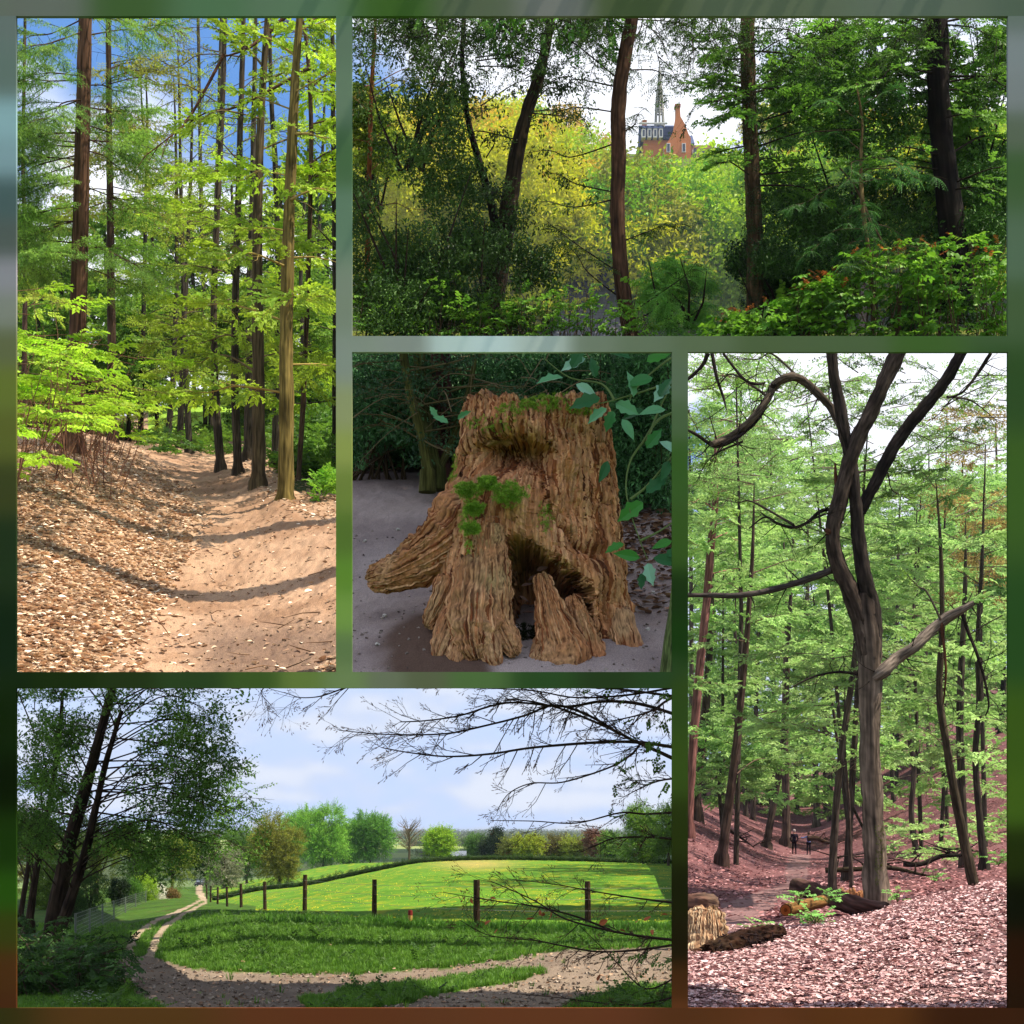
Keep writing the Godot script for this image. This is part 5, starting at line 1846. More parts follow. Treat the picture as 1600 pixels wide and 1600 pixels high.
	for zi in zones.size():
		var z: Array = zones[zi]
		var xf := []
		var cc := PackedColorArray()
		var tries := 0
		while xf.size() < int(z[4]) * 2 and tries < 60000:
			tries += 1
			var i := rng.randi() % shell_v.size()
			var n := shell_n[i]
			if n.z < -0.1 and n.y < 0.5: continue
			var q := pix(shell_v[i])
			var dx: float = (q.x - z[0]) / z[2]
			var dy: float = (q.y - z[1]) / z[3]
			if dx * dx + dy * dy > rf(0.6, 1.2): continue
			var lift := 0.07 * maxf(0.0, 1.0 - dx * dx - dy * dy) if zi in [0, 1, 2, 6] else 0.034
			var s := rf(0.02, 0.036)
			var p := shell_v[i] + n * lift * rf(0.4, 1.0) + Vector3(0, 0, rf(0.0, 0.06) if zi < 6 else 0.0)
			xf.append(Transform3D(frame_of(n.cross(rdir()).normalized(), n, s), p))
			cc.append(vary(C(110, 152, 50), C(166, 198, 80)))
		scatter(t, "moss", SPRAY.moss0, M.moss, xf, cc)
	# thick cushions on the ledge under the hollow and on the rim
	for cu in [[762, 757, 13.05, 15], [796, 772, 13.02, 23], [730, 766, 13.12, 15], [742, 795, 13.06, 11], [735, 826, 13.02, 11], [868, 630, 13.62, 22], [895, 634, 13.6, 20], [838, 640, 13.55, 14]]:
		var ce := at(cu[0], cu[1], cu[2])
		var cr: float = cu[3] * cu[2] / K
		var qx := []
		var qc := PackedColorArray()
		for i in 300:
			var o := rdir()
			o.z = absf(o.z)
			var wob := 0.75 + 0.95 * nz.get_noise_3d(o.x * 4.0 + cu[0], o.y * 4.0, o.z * 4.0)
			qx.append(Transform3D(frame_of(o.cross(rdir()).normalized(), o, rf(0.026, 0.042)), ce + o * cr * wob * Vector3(1.25, 0.72, 0.6)))
			qc.append(vary(C(100, 146, 44), C(158, 194, 76)))
		scatter(t, "moss", SPRAY.moss0, M.moss, qx, qc)
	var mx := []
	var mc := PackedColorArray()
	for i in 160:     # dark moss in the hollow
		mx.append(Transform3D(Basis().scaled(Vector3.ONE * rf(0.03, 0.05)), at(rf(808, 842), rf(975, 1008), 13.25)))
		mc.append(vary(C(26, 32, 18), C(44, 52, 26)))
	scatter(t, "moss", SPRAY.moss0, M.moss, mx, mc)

	# leaves that lie in the hollow
	for e in [[824, 915, 15, "uppermost"], [818, 937, -30, "second from the top"], [834, 903, 40, "tilted upright beside the uppermost"], [826, 958, 5, "lowest"], [848, 890, 20, "farthest right"]]:
		var o := MeshInstance3D.new()
		o.mesh = SPRAY.fallen0
		o.material_override = M.dry.duplicate()
		o.material_override.albedo_color = Color(0.42, 0.32, 0.28)
		o.name = numbered("dead_leaf")
		add_child(o)
		o.transform = Transform3D(Basis(Vector3(0, 0, 1), deg_to_rad(e[2])) * Basis(Vector3.RIGHT, rf(0.3, 1.2)) * Basis().scaled(Vector3.ONE * 0.11), at(e[0], e[1], 13.5))
		tag(o, "dead brown leaf in the stump's dark hollow, %s of five" % e[3], "leaf", "dead leaves in the stump's hollow")

	# ---- bushes behind
	var stems := [
		["holly_tree", "olive-green slim trunk behind the stump, leftmost of the pair", [[668, 735], [660, 690], [648, 640], [636, 590], [626, 520]], 17.6, [17, 15, 15, 14, 14], C(112, 112, 62)],
		["holly_tree", "olive-green slim trunk behind the stump, right one of the pair", [[683, 732], [672, 690], [664, 640], [658, 590], [652, 520]], 17.8, [17, 16, 18, 20, 18], C(98, 104, 58)],
		["yew_tree", "dark reddish-brown trunk behind the stump's left shoulder", [[690, 728], [690, 680], [692, 620], [688, 570], [690, 520]], 18.1, [26, 25, 28, 30, 32], C(84, 54, 50)],
		["holly_tree", "thin leaning olive stem touching the reddish trunk", [[688, 730], [705, 690], [718, 650], [735, 600], [745, 540]], 17.9, [12, 11, 9, 8, 7], C(104, 104, 60)]]
	for e in stems:
		var s := thing(e[0], e[1], "tree", at(e[2][0][0], e[2][0][1], e[3]))
		trunk_of(s, e[2], e[3], PackedFloat32Array(e[4]), e[5], 9, 3)
		var sh := Sheaf.new()
		for i in 14:
			var y := rf(540, 690)
			var x := x_on(e[2], y)
			limb(s, sh, 3, at(x, y, e[3]), at(x + rf(-120, 190), y + rf(-50, 40), e[3] + rf(-0.9, 0.6)), 0.012, {"kind": "ever", "size": 0.26, "twigs": 6, "fill": 0.35, "ca": C(40, 70, 44), "cb": C(80, 120, 80), "bark": C(96, 86, 60), "sag": 0.02})
		plant(s, sh, "foliage", M.dark_leaf)
	var bushes := [["dark evergreen bush closing the view behind the stump, left end", 590.0, 18.6, 90.0, 1500], ["dark evergreen bush directly behind the stump's top", 760.0, 18.9, 130.0, 2000], ["dark evergreen bush behind the stump's right shoulder", 930.0, 18.6, 110.0, 1900], ["dark evergreen bush at the right end behind the holly branch", 1025.0, 17.6, 60.0, 1500]]
	for e in bushes:
		var d: float = e[2]
		var b := thing("evergreen_bush", e[1] if false else e[0], "bush", L.point(e[1], d), "evergreen bushes behind the stump")
		var sm := MB.new()
		for i in 30:
			var a := L.point(e[1] + rf(-0.6, 0.6) * e[3], d)
			var z := at(e[1] + rf(-1, 1) * e[3], rf(545, 690), d + rf(-0.6, 0.4))
			if inside(3, z): sm.tube(PackedVector3Array([a, (a + z) / 2 + rdir() * 0.1, z]), PackedFloat32Array([0.016, 0.011, 0.004]), 4, C(70, 58, 46), 0, 0, false)
		part(b, "stems", sm, M.twig)
		var sh := Sheaf.new()
		for i in int(e[4]):
			var x: float = e[1] + rf(-1.1, 1.1) * e[3]
			var bottom := 800.0 if e[1] > 1000 else 735.0 if x > 900 or x < 560 else 690.0
			if x > 900: bottom = 790.0
			var y := lerpf(534.0, bottom, pow(rng.randf(), 0.85))
			spray(sh, 3, "ever", 3, at(x, y, d + rf(-0.5, 0.6)), Vector3(rf(-1, 1), rf(-.5, .3), rf(-.4, 1)), rf(0.2, 0.34), vary(C(40, 72, 42), C(90, 140, 86)), 0.6)
		plant(b, sh, "foliage", M.dark_leaf)
	# a tight yew hedge closes the place at the back
	var hd := thing("yew_hedge", "dense dark hedge at the very back behind the stump", "hedge", L.point(800, 19.5))
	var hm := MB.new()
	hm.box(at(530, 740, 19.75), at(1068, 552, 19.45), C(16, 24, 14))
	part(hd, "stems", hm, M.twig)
	var hs := Sheaf.new()
	for i in 2600:
		spray(hs, 3, "ever", 3, at(rf(536, 1064), rf(536, 745), 19.4 + rf(-0.15, 0.1)), Vector3(rf(-1, 1), rf(-.6, .4), rf(0, 1)), rf(0.22, 0.36), vary(C(40, 70, 40), C(96, 146, 90)), 0.7)
	plant(hd, hs, "foliage", M.dark_leaf)
	# thin dead twigs in front of the bushes
	var tw := thing("dead_branch", "tangle of thin bare twigs arching before the bushes at the upper left", "branch", at(700, 700, 17.2))
	var wm := MB.new()
	for i in 30:
		var a := at(rf(545, 900), rf(545, 660), rf(16.9, 17.8))
		var b := a + Vector3(rf(-0.9, 0.9), rf(-0.55, 0.3), rf(-0.3, 0.3))
		var c := a.lerp(b, 0.5) + Vector3(0, rf(0, 0.2), 0)
		if inside(3, b) and inside(3, c): wm.tube(spline(PackedVector3Array([a, c, b]), 4), radii(PackedFloat32Array([0.006, 0.002]), 9), 4, vary(C(96, 82, 62), C(140, 122, 96)), 0, 0, false)
	part(tw, "twigs", wm, M.twig, "stuff")

	# ---- the holly branch in front at the right: every leaf is a piece of its own
	var hb := thing("holly_branch", "holly branch with large blue-green leaves reaching in from the right over the stump", "branch", at(1045, 700, 13.3))
	var bm := MB.new()
	var green := C(96, 112, 70)
	for e in [[[1068, 640, 13.5], [1030, 655, 13.4], [1005, 690, 13.3], [985, 720, 13.3], [978, 760, 13.3], [985, 800, 13.3], [1000, 845, 13.3], [1012, 875, 13.3]], [[1068, 590, 13.4], [1010, 610, 13.3], [960, 625, 13.2], [930, 632, 13.2]], [[1068, 550, 13.4], [1040, 565, 13.4], [1000, 600, 13.3], [975, 640, 13.3]], [[1010, 690, 13.3], [1030, 640, 13.4], [1050, 600, 13.4]], [[985, 780, 13.3], [1010, 760, 13.3], [1040, 725, 13.3], [1060, 700, 13.4]], [[1000, 845, 13.3], [1030, 830, 13.3], [1060, 810, 13.4]], [[960, 625, 13.2], [940, 600, 13.3], [890, 590, 13.4], [850, 560, 13.4]]]:
		var c := PackedVector3Array()
		for q in e: c.append(at(q[0], q[1], q[2]))
		var sp := spline(c, 5)
		bm.tube(sp, radii(PackedFloat32Array([0.013, 0.008, 0.004]), sp.size()), 6, green, 0.1, 3.0, false, nz)
	part(hb, "stem", bm, M.twig)
	var leaf_m := []
	for i in 5:
		var q: StandardMaterial3D = M.dark_leaf.duplicate()
		q.albedo_color = [C(60, 116, 66), C(92, 146, 104), C(126, 170, 146), C(62, 122, 52), C(46, 92, 56)][i].linear_to_srgb()
		q.roughness = 0.3
		leaf_m.append(q)
	var hm0 := MB.new()
	broad_leaf(hm0, Vector3.ZERO, Vector3.RIGHT, Vector3.UP, 1.0, 0.5, Color.WHITE, true)
	var holly := hm0.mesh()
	var hm1 := MB.new()
	broad_leaf(hm1, Vector3.ZERO, Vector3.RIGHT, Vector3.UP, 1.0, 0.44, Color.WHITE, false)
	var smooth_l := hm1.mesh()
	var leaves := [[938, 622, 40, 195, 0.6], [948, 638, 30, 215, 0.7], [958, 642, 28, 250, 0.5], [962, 630, 34, 330, 0.8], [972, 655, 30, 300, 0.7], [950, 720, 30, 250, 0.9], [1005, 785, 40, 215, 0.9], [1010, 770, 34, 40, 0.6], [880, 590, 36, 190, 0.4], [893, 575, 30, 60, 0.7], [900, 600, 30, 330, 0.6], [915, 560, 34, 200, 0.5], [930, 590, 26, 100, 0.8], [985, 560, 36, 160, 0.4], [1010, 565, 32, 20, 0.6], [1020, 590, 38, 200, 0.7], [1045, 600, 34, 230, 0.8], [1040, 640, 36, 190, 0.6], [1050, 660, 30, 300, 0.7], [1030, 620, 30, 60, 0.5], [990, 620, 32, 100, 0.5], [1005, 640, 30, 200, 0.7], [1030, 690, 36, 330, 0.6], [1045, 720, 30, 250, 0.7], [1010, 700, 30, 50, 0.5], [975, 850, 26, 200, 0.6], [1000, 872, 34, 170, 0.8], [1012, 880, 30, 280, 0.9], [1020, 872, 36, 350, 0.7], [1040, 868, 30, 20, 0.6], [1005, 895, 22, 260, 0.9], [1050, 845, 28, 200, 0.6], [700, 660, 20, 160, 0.6], [715, 655, 20, 30, 0.6], [682, 652, 16, 120, 0.7]]
	for e in leaves:
		var o := MeshInstance3D.new()
		o.name = "leaf"
		hb.add_child(o, true)
		o.mesh = holly if rng.randf() < 0.6 else smooth_l
		o.material_override = leaf_m[rng.randi() % 5]
		var a := deg_to_rad(e[3])
		var dd := Vector3(cos(a), sin(a), rf(-0.1, 0.5)).normalized()
		var upv := Vector3(rf(-.5, .5), 1.0 - e[4], e[4] + 0.2).normalized()
		o.transform = Transform3D(frame_of(dd, upv, e[2] * 1.25 * 13.3 / K), at(e[0], e[1], 13.2 + rf(-0.06, 0.1)) - hb.position)
	var gs := thing("green_stem", "mossy green stem standing at the stump picture's lower right corner", "sapling", at(1052, 1050, 12.7))
	trunk_of(gs, [[1040, 1060], [1046, 1000], [1053, 940], [1057, 880]], 12.7, PackedFloat32Array([22, 18, 13, 10]), C(124, 140, 88), 10, 3, 0.1, false)

# ================================================================ the beech valley (lower right opening)
func bay_valley() -> void:
	var L := land([
		[13.0, [[1061, 1640], [1640, 1640]]],
		[16.0, [[1061, 1560], [1300, 1548], [1640, 1535]]],
		[20.0, [[1061, 1498], [1150, 1494], [1250, 1472], [1400, 1445], [1640, 1432]]],
		[24.0, [[1061, 1484], [1130, 1474], [1200, 1462], [1300, 1447], [1420, 1410], [1640, 1368]]],
		[28.0, [[1061, 1462], [1200, 1448], [1300, 1440], [1400, 1418], [1500, 1392], [1640, 1368]]],
		[33.0, [[1061, 1442], [1200, 1436], [1300, 1432], [1365, 1425], [1430, 1412], [1520, 1392], [1640, 1384]]],
		[45.0, [[1061, 1402], [1180, 1402], [1300, 1396], [1400, 1390], [1500, 1380], [1640, 1372]]],
		[65.0, [[1061, 1330], [1120, 1353], [1190, 1370], [1260, 1365], [1340, 1362], [1450, 1352], [1640, 1335]]],
		[90.0, [[1061, 1282], [1130, 1307], [1200, 1338], [1260, 1347], [1330, 1342], [1450, 1318], [1640, 1270]]],
		[118.0, [[1061, 1252], [1130, 1282], [1200, 1315], [1250, 1332], [1300, 1330], [1400, 1296], [1500, 1236], [1640, 1180]]],
		[140.0, [[1061, 1245], [1150, 1275], [1220, 1300], [1270, 1305], [1320, 1285], [1400, 1240], [1500, 1180], [1640, 1130]]],
		[175.0, [[1061, 1236], [1200, 1262], [1270, 1268], [1330, 1235], [1450, 1170], [1640, 1110]]],
		[240.0, [[1061, 1180], [1200, 1205], [1270, 1205], [1330, 1170], [1450, 1100], [1640, 1030]]]], 1061.0, 1640.0, 190, 230, 0.04, 43)
	var path := PackedVector2Array([Vector2(1085, 1450), Vector2(1130, 1412), Vector2(1190, 1392), Vector2(1228, 1380), Vector2(1226, 1362), Vector2(1236, 1335), Vector2(1268, 1335), Vector2(1262, 1365), Vector2(1262, 1392), Vector2(1210, 1418), Vector2(1170, 1445), Vector2(1130, 1472), Vector2(1075, 1480)])
	var near_path := PackedVector2Array([Vector2(1575, 1440), Vector2(1540, 1480), Vector2(1450, 1540), Vector2(1380, 1600), Vector2(1700, 1640), Vector2(1700, 1440)])
	var paint := func(px: float, py: float, d: float, x: float) -> Array:
		var g := nz2.get_noise_3d(x * 2.0, d * 2.0, 8.0)
		var wob := 5.0 * nz.get_noise_3d(x * 6.0, d * 6.0, 4.0)
		if in_poly(px + wob, py + wob * 0.4, path) and d > 24:
			return ["path", C(152, 120, 120).lerp(C(124, 94, 94), clampf(0.5 + g * 1.3, 0, 1))]
		if in_poly(px + wob * 3, py + wob * 2, near_path) and d < 24:
			return ["ground", C(138, 108, 112).lerp(C(116, 90, 92), clampf(0.5 + g, 0, 1))]
		return ["ground", C(138, 98, 100).lerp(C(110, 74, 76), clampf(0.5 + g, 0, 1))]
	var made := lay(L, 0.3, {"ground": ["valley_ground", M.soil, "leaf covered slopes of the beech valley"], "path": ["path", M.soil, "earth path up the beech valley to the two walkers"]}, paint)
	var pinks := [C(208, 176, 176), C(192, 154, 154), C(218, 194, 196), C(162, 122, 120), C(200, 164, 166)]
	var reds := [C(162, 114, 114), C(138, 90, 92), C(186, 140, 142), C(114, 72, 72)]
	var slope := func(px: float, py: float, d: float) -> bool:
		if d > 30: return false
		if in_poly(px, py, near_path): return rng.randf() < 0.45
		return true
	litter(L, made.ground, 26000, 1062, 1620, 1360, 1600, 0.064, pinks, slope, 300, 0.03)
	var floor_ := func(px: float, py: float, d: float) -> bool:
		if d < 30: return false
		return not in_poly(px, py, path) or rng.randf() < 0.15
	litter(L, made.ground, 15000, 1062, 1620, 1150, 1440, 0.17, reds, floor_, 0, 0.05)

	# sticks lying among the leaves
	var tw := MB.new()
	for i in 150:
		var px := rf(1070, 1600)
		var d := L.dist(px, rf(1390, 1590))
		var a := L.point(px, d) + Vector3(0, 0.03, 0)
		var dr := Vector3(rf(-1, 1), rf(-0.05, 0.12), rf(-1, 1)).normalized()
		var l := rf(0.1, 0.5)
		tw.tube(PackedVector3Array([a, a + dr * l * 0.5 + Vector3(0, 0.01, 0), a + dr * l + rdir() * 0.04]), PackedFloat32Array([0.008, 0.006, 0.003]), 4, vary(C(70, 52, 48), C(120, 96, 90)), 0, 0, false)
	part(made.ground, "sticks", tw, M.twig, "stuff")

	# ---- the forked main tree
	var bark := C(104, 92, 80)
	var dkb := C(58, 50, 46)
	var t := thing("beech_tree", "big forked beech with twisting dark limbs, the main trunk of the valley", "tree", at(1370, 1424, 33))
	trunk_of(t, [[1370, 1432], [1368, 1360], [1364, 1280], [1360, 1200], [1359, 1120], [1360, 1060], [1358, 1005], [1353, 960], [1350, 928]], 33.0, PackedFloat32Array([44, 37, 33, 31, 33, 36, 39, 41, 30]), C(138, 122, 108), 26, 4, 0.26, true, 0.0, C(80, 69, 62))
	var tops := [
		[[[1354, 1060], [1351, 1005], [1342, 960], [1322, 910], [1306, 870], [1302, 830], [1312, 780], [1322, 740], [1338, 690], [1362, 640], [1385, 590], [1412, 530]], [20, 27, 28, 26, 25, 24, 24, 24, 24, 24, 24, 23], C(84, 72, 64)],
		[[[1362, 1070], [1365, 1005], [1362, 950], [1350, 900], [1342, 850], [1338, 800], [1332, 740], [1320, 680], [1310, 620], [1302, 580], [1298, 530]], [20, 27, 26, 23, 21, 20, 19, 18, 17, 16, 15], C(66, 58, 53)],
		[[[1344, 800], [1362, 765], [1390, 710], [1420, 665], [1450, 630], [1480, 590], [1505, 545]], [18, 19, 20, 20, 20, 18, 17], C(52, 45, 42)]]
	for e in tops:
		trunk_of(t, e[0], 33.0, PackedFloat32Array(e[1]), e[2], 18, 4, 0.26, false, -0.03)
	var lims := [
		[[[1316, 672], [1300, 640], [1275, 612], [1250, 592], [1228, 590], [1208, 605], [1195, 630], [1170, 660], [1140, 682], [1112, 694]], [11, 12, 12, 13, 14, 13, 12, 11, 10, 8], bark],
		[[[1210, 600], [1198, 620], [1190, 645], [1172, 668], [1140, 690], [1115, 696], [1090, 680], [1074, 672]], [8, 8, 7, 6, 8, 7, 5, 3], dkb],
		[[[1306, 888], [1270, 902], [1220, 918], [1160, 930], [1110, 930], [1070, 930]], [12, 11, 10, 9, 8, 7], C(92, 84, 80)],
		[[[1360, 1062], [1378, 1050], [1400, 1030], [1430, 1010], [1455, 985], [1480, 965], [1505, 952], [1522, 942]], [18, 22, 19, 18, 17, 16, 13, 8], C(150, 136, 124)],
		[[[1294, 796], [1280, 800], [1262, 816], [1240, 824], [1215, 818], [1195, 808], [1170, 826]], [6, 6, 5, 5, 4, 3, 2], dkb],
		[[[1502, 954], [1512, 985], [1526, 1020], [1538, 1060], [1545, 1100], [1540, 1118]], [6, 5, 5, 4, 3, 2], dkb],
		[[[1470, 968], [1474, 1000], [1478, 1050], [1474, 1100]], [7, 5, 4, 2], C(110, 70, 50)],
		[[[1112, 550], [1120, 590], [1130, 620], [1135, 640]], [6, 5, 4, 2], dkb],
		[[[1106, 552], [1098, 570], [1078, 590], [1062, 600]], [8, 6, 5, 3], dkb],
		[[[1130, 552], [1160, 590], [1180, 600], [1195, 598]], [4, 4, 4, 3], dkb],
		[[[1548, 552], [1530, 580], [1505, 612], [1480, 622]], [6, 5, 4, 2], dkb],
		[[[1350, 1055], [1310, 1050], [1270, 1058], [1235, 1075]], [5, 4, 3, 2], dkb],
		[[[1302, 838], [1296, 832], [1290, 828]], [14, 11, 7], C(110, 76, 58)],
		[[[1310, 775], [1306, 750], [1305, 724]], [7, 6, 3], C(110, 70, 52)]]
	for e in lims:
		var c := PackedVector3Array()
		for q in e[0]: c.append(at(q[0], q[1], 33.0 + rf(-0.25, 0.1)))
		var sp := spline(c, 5)
		var r := radii(PackedFloat32Array(e[1]), sp.size())
		for i in r.size(): r[i] *= 0.5 * 33.0 / K
		var kp := PackedVector3Array()
		var kr := PackedFloat32Array()
		for i in sp.size():
			if inside(4, sp[i], 0.02):
				kp.append(sp[i])
				kr.append(r[i])
		var m := MB.new()
		m.tube(kp, kr, 12, e[2], 0.26, rf(0, 99), true, nz, 0.7)
		# fine twigs off it
		for i in range(2, kp.size() - 1):
			if rng.randf() < 0.55:
				var dd := (rdir() + Vector3(0, 0.1, 0)).normalized()
				var l := rf(0.3, 1.1)
				var b := kp[i] + dd * l
				if inside(4, b, 0.02):
					var mid := kp[i] + dd * l * 0.5 + rdir() * 0.1
					m.tube(PackedVector3Array([kp[i], mid, b]), PackedFloat32Array([minf(kr[i] * 0.4, 0.018), 0.009, 0.004]), 4, dkb, 0, 0, false)
					var b2 := mid + (dd + rdir() * 0.8).normalized() * l * 0.5
					if inside(4, b2, 0.02): m.tube(PackedVector3Array([mid, b2]), PackedFloat32Array([0.007, 0.003]), 4, dkb, 0, 0, false)
		part(t, "branch", m, M.bark)
	# torn pale patch and moss on the trunk's foot
	var mxs := []
	var mcs := PackedColorArray()
	for i in 260:
		var y := rf(1290, 1425)
		var q := rf(0.1, 1.0)
		mxs.append(Transform3D(Basis().scaled(Vector3.ONE * rf(0.03, 0.05)), at(1366 + 17 * q, y, 32.98 - 0.27 * sqrt(maxf(0, 1 - q * q)))))
		mcs.append(vary(C(70, 84, 30), C(104, 116, 44)))
	scatter(t, "moss", SPRAY.moss0, M.moss, mxs, mcs)
	var sh := Sheaf.new()
	for e in [[1250, 592, 1150, 560], [1200, 620, 1080, 610], [1330, 740, 1420, 780], [1480, 620, 1560, 660], [1470, 968, 1420, 900], [1160, 690, 1090, 750], [1240, 820, 1130, 780]]:
		limb(t, sh, 4, at(e[0], e[1], 33), at(e[2], e[3], 33 + rf(0.5, 3)), 0.03, {"kind": "fine", "size": 0.6, "twigs": 8, "fill": 0.35, "ca": C(110, 150, 60), "cb": C(150, 190, 84), "bark": dkb})
	plant(t, sh)

	# ---- the other trunks, near to far
	var ga := C(124, 168, 84)
	var gb := C(178, 212, 128)
	var trees := [
		["slim dark beech just left of the big forked trunk, leaning right", 46.0, [[1300, 1392], [1304, 1300], [1312, 1200], [1324, 1110], [1334, 1040], [1345, 900], [1350, 760]], [15, 12, 11, 10, 9, 7, 4], C(100, 88, 78)],
		["dark stem half hidden by the slim leaning beech", 54.0, [[1324, 1360], [1328, 1280], [1334, 1180], [1340, 1080], [1346, 960], [1346, 820]], [13, 11, 10, 9, 7, 4], C(86, 76, 68)],
		["thin pale sapling right beside the half-hidden dark stem", 47.0, [[1331, 1384], [1328, 1320], [1326, 1250], [1320, 1160]], [7, 6, 5, 3], C(108, 92, 84)],
		["leaning speckled trunk rising from behind the near slope at the right", 40.0, [[1524, 1392], [1510, 1330], [1492, 1240], [1478, 1160], [1468, 1080], [1472, 980], [1470, 860]], [18, 16, 14, 12, 11, 9, 6], C(92, 80, 66)],
		["upright dark trunk right of the leaning speckled one", 56.0, [[1538, 1350], [1530, 1270], [1524, 1180], [1530, 1100], [1528, 1000], [1535, 860]], [13, 11, 10, 10, 8, 5], C(78, 70, 62)],
		["grey trunk directly behind the leaning speckled one", 60.0, [[1508, 1340], [1504, 1250], [1500, 1150], [1502, 1050], [1508, 920]], [13, 12, 12, 11, 7], C(88, 78, 70)],
		["twisted dark stem on the far side of the fallen branches", 80.0, [[1432, 1332], [1424, 1270], [1428, 1200], [1418, 1120], [1424, 1020], [1430, 900]], [10, 9, 8, 8, 6, 4], C(92, 80, 72)],
		["dark leaning beech on the left bank, nearest the viewer there", 66.0, [[1128, 1336], [1140, 1250], [1150, 1170], [1158, 1090], [1168, 980], [1176, 860]], [17, 15, 13, 12, 9, 6], C(98, 78, 70)],
		["pinkish straight pine trunk at the picture's left edge", 74.0, [[1076, 1290], [1082, 1180], [1092, 1060], [1104, 940], [1112, 840], [1118, 780]], [14, 14, 14, 13, 12, 10], C(156, 108, 100)],
		["dark broad trunk at the left edge on top of the bank", 96.0, [[1086, 1262], [1094, 1180], [1104, 1090], [1110, 980], [1112, 860]], [19, 15, 13, 10, 7], C(96, 80, 70)],
		["leaning dark beech on the bank's far end, left of the walkers", 104.0, [[1198, 1318], [1208, 1260], [1220, 1190], [1228, 1110], [1232, 1000], [1238, 880]], [13, 11, 10, 9, 7, 5], C(98, 84, 74)],
		["straight beech right behind the walkers, on their left", 122.0, [[1229, 1312], [1228, 1240], [1226, 1160], [1228, 1060], [1230, 940]], [15, 12, 12, 10, 7], C(104, 88, 78)],
		["far grey beech in the valley's middle, left one", 150.0, [[1276, 1290], [1274, 1200], [1266, 1100], [1260, 1000], [1262, 900]], [11, 10, 10, 8, 6], C(110, 98, 86)],
		["far grey beech in the valley's middle, right one", 152.0, [[1298, 1288], [1296, 1200], [1292, 1100], [1298, 1000], [1300, 900]], [10, 9, 9, 8, 6], C(112, 100, 88)],
		["far dark trunk at the top of the right-hand slope", 150.0, [[1562, 1164], [1566, 1110], [1568, 1040], [1566, 940]], [12, 9, 8, 6], C(52, 46, 42)],
		["far slender trunk above the fallen branches", 135.0, [[1396, 1255], [1394, 1180], [1398, 1080], [1402, 960], [1404, 840]], [8, 7, 7, 6, 4], C(92, 82, 74)],
		["far slender trunk right of the big trunk, midway up the slope", 138.0, [[1452, 1220], [1450, 1150], [1446, 1050], [1450, 920], [1452, 800]], [8, 7, 7, 6, 4], C(88, 76, 68)],
		["far slender trunk behind the pinkish pine", 140.0, [[1140, 1270], [1146, 1180], [1150, 1080], [1148, 960]], [9, 8, 7, 5], C(92, 80, 70)],
		["far slender trunk over the left bank's middle", 145.0, [[1176, 1282], [1180, 1190], [1182, 1090], [1186, 960]], [9, 8, 7, 5], C(100, 88, 78)]]
	for k in trees.size():
		var e: Array = trees[k]
		var d: float = e[1]
		var last: Array = e[2][e[2].size() - 1]
		e[2].append([last[0] + rf(-8, 8), last[1] - 110])
		e[3].append(1.0)
		t = thing("beech_tree" if k != 8 else "pine_tree", e[0], "tree", at(e[2][0][0], e[2][0][1], d), "trees of the beech valley")
		trunk_of(t, e[2], d, PackedFloat32Array(e[3]), e[4], 9, 4)
		sh = Sheaf.new()
		var n := 16
		for i in n:
			var y := lerpf(1230.0 if k != 8 else 900.0, 580.0, (i + rf(0, 1)) / n)
			var x := x_on(e[2], y)
			if y < e[2][e[2].size() - 1][1]: x = e[2][e[2].size() - 1][0] + rf(-20, 20)
			var side := -1.0 if i % 2 else 1.0
			limb(t, sh, 4, at(x, y, d), at(x + side * rf(40, 120), y + rf(-40, 12), d + rf(-4, 4)), rf(0.016, 0.034) * d / 70.0, {
				"kind": "beech" if d < 110 and y > 730 else "fine", "size": clampf(d * 0.0125, 0.55, 1.9), "twigs": 9, "tlen": 0.42, "step": 0.75, "fill": 0.8 if y > 760 else 0.5, "tilt": 0.7, "ca": ga, "cb": gb, "bark": e[4], "flat": 0.25, "sag": 0.05, "from": 0.1})
		plant(t, sh)
	# crowns without a trunk of their own in view: the canopy's upper tiers
	var tiers := [["airy pale green crown at the picture's upper left, behind the arching limb", 70.0, 1150, 690, 90, 150], ["airy pale green crown between the big tree's two middle limbs", 84.0, 1260, 720, 90, 140], ["rusty young crown at the right edge beside the pale sky", 76.0, 1540, 800, 60, 150], ["light green crown right of the big tree, under the sloping limb", 86.0, 1440, 840, 90, 130], ["bright crown above the left bank", 92.0, 1130, 980, 90, 120], ["bright crown behind the big trunk's left side", 110.0, 1260, 960, 80, 120], ["light crown high over the right slope", 100.0, 1500, 1010, 90, 130], ["hanging green tier before the right-hand slope", 84.0, 1470, 1180, 110, 70], ["hanging green tier behind the walkers", 128.0, 1280, 1210, 100, 70], ["hanging green tier over the left bank", 88.0, 1130, 1190, 80, 70], ["fresh crown at the upper right under the sky gap", 96.0, 1480, 700, 100, 100]]
	for e in tiers:
		var d: float = e[1]
		var p := L.point(e[2] + (70.0 if absf(e[2] - 1262.0) < 45.0 else 0.0), d)
		t = thing("young_beech", e[0], "tree", p, "young beeches filling the valley")
		var tp := at(e[2], e[3] - e[5] * 0.7, d)
		if not inside(4, tp): tp = at(e[2], 560, d)
		var m := MB.new()
		m.tube(PackedVector3Array([p, p.lerp(tp, 0.5) + rdir() * 0.4, tp]), PackedFloat32Array([0.13, 0.1, 0.03]), 7, C(84, 74, 66), 0, 0, false)
		part(t, "trunk", m, M.bark)
		sh = Sheaf.new()
		var rust: bool = e[0].begins_with("rusty")
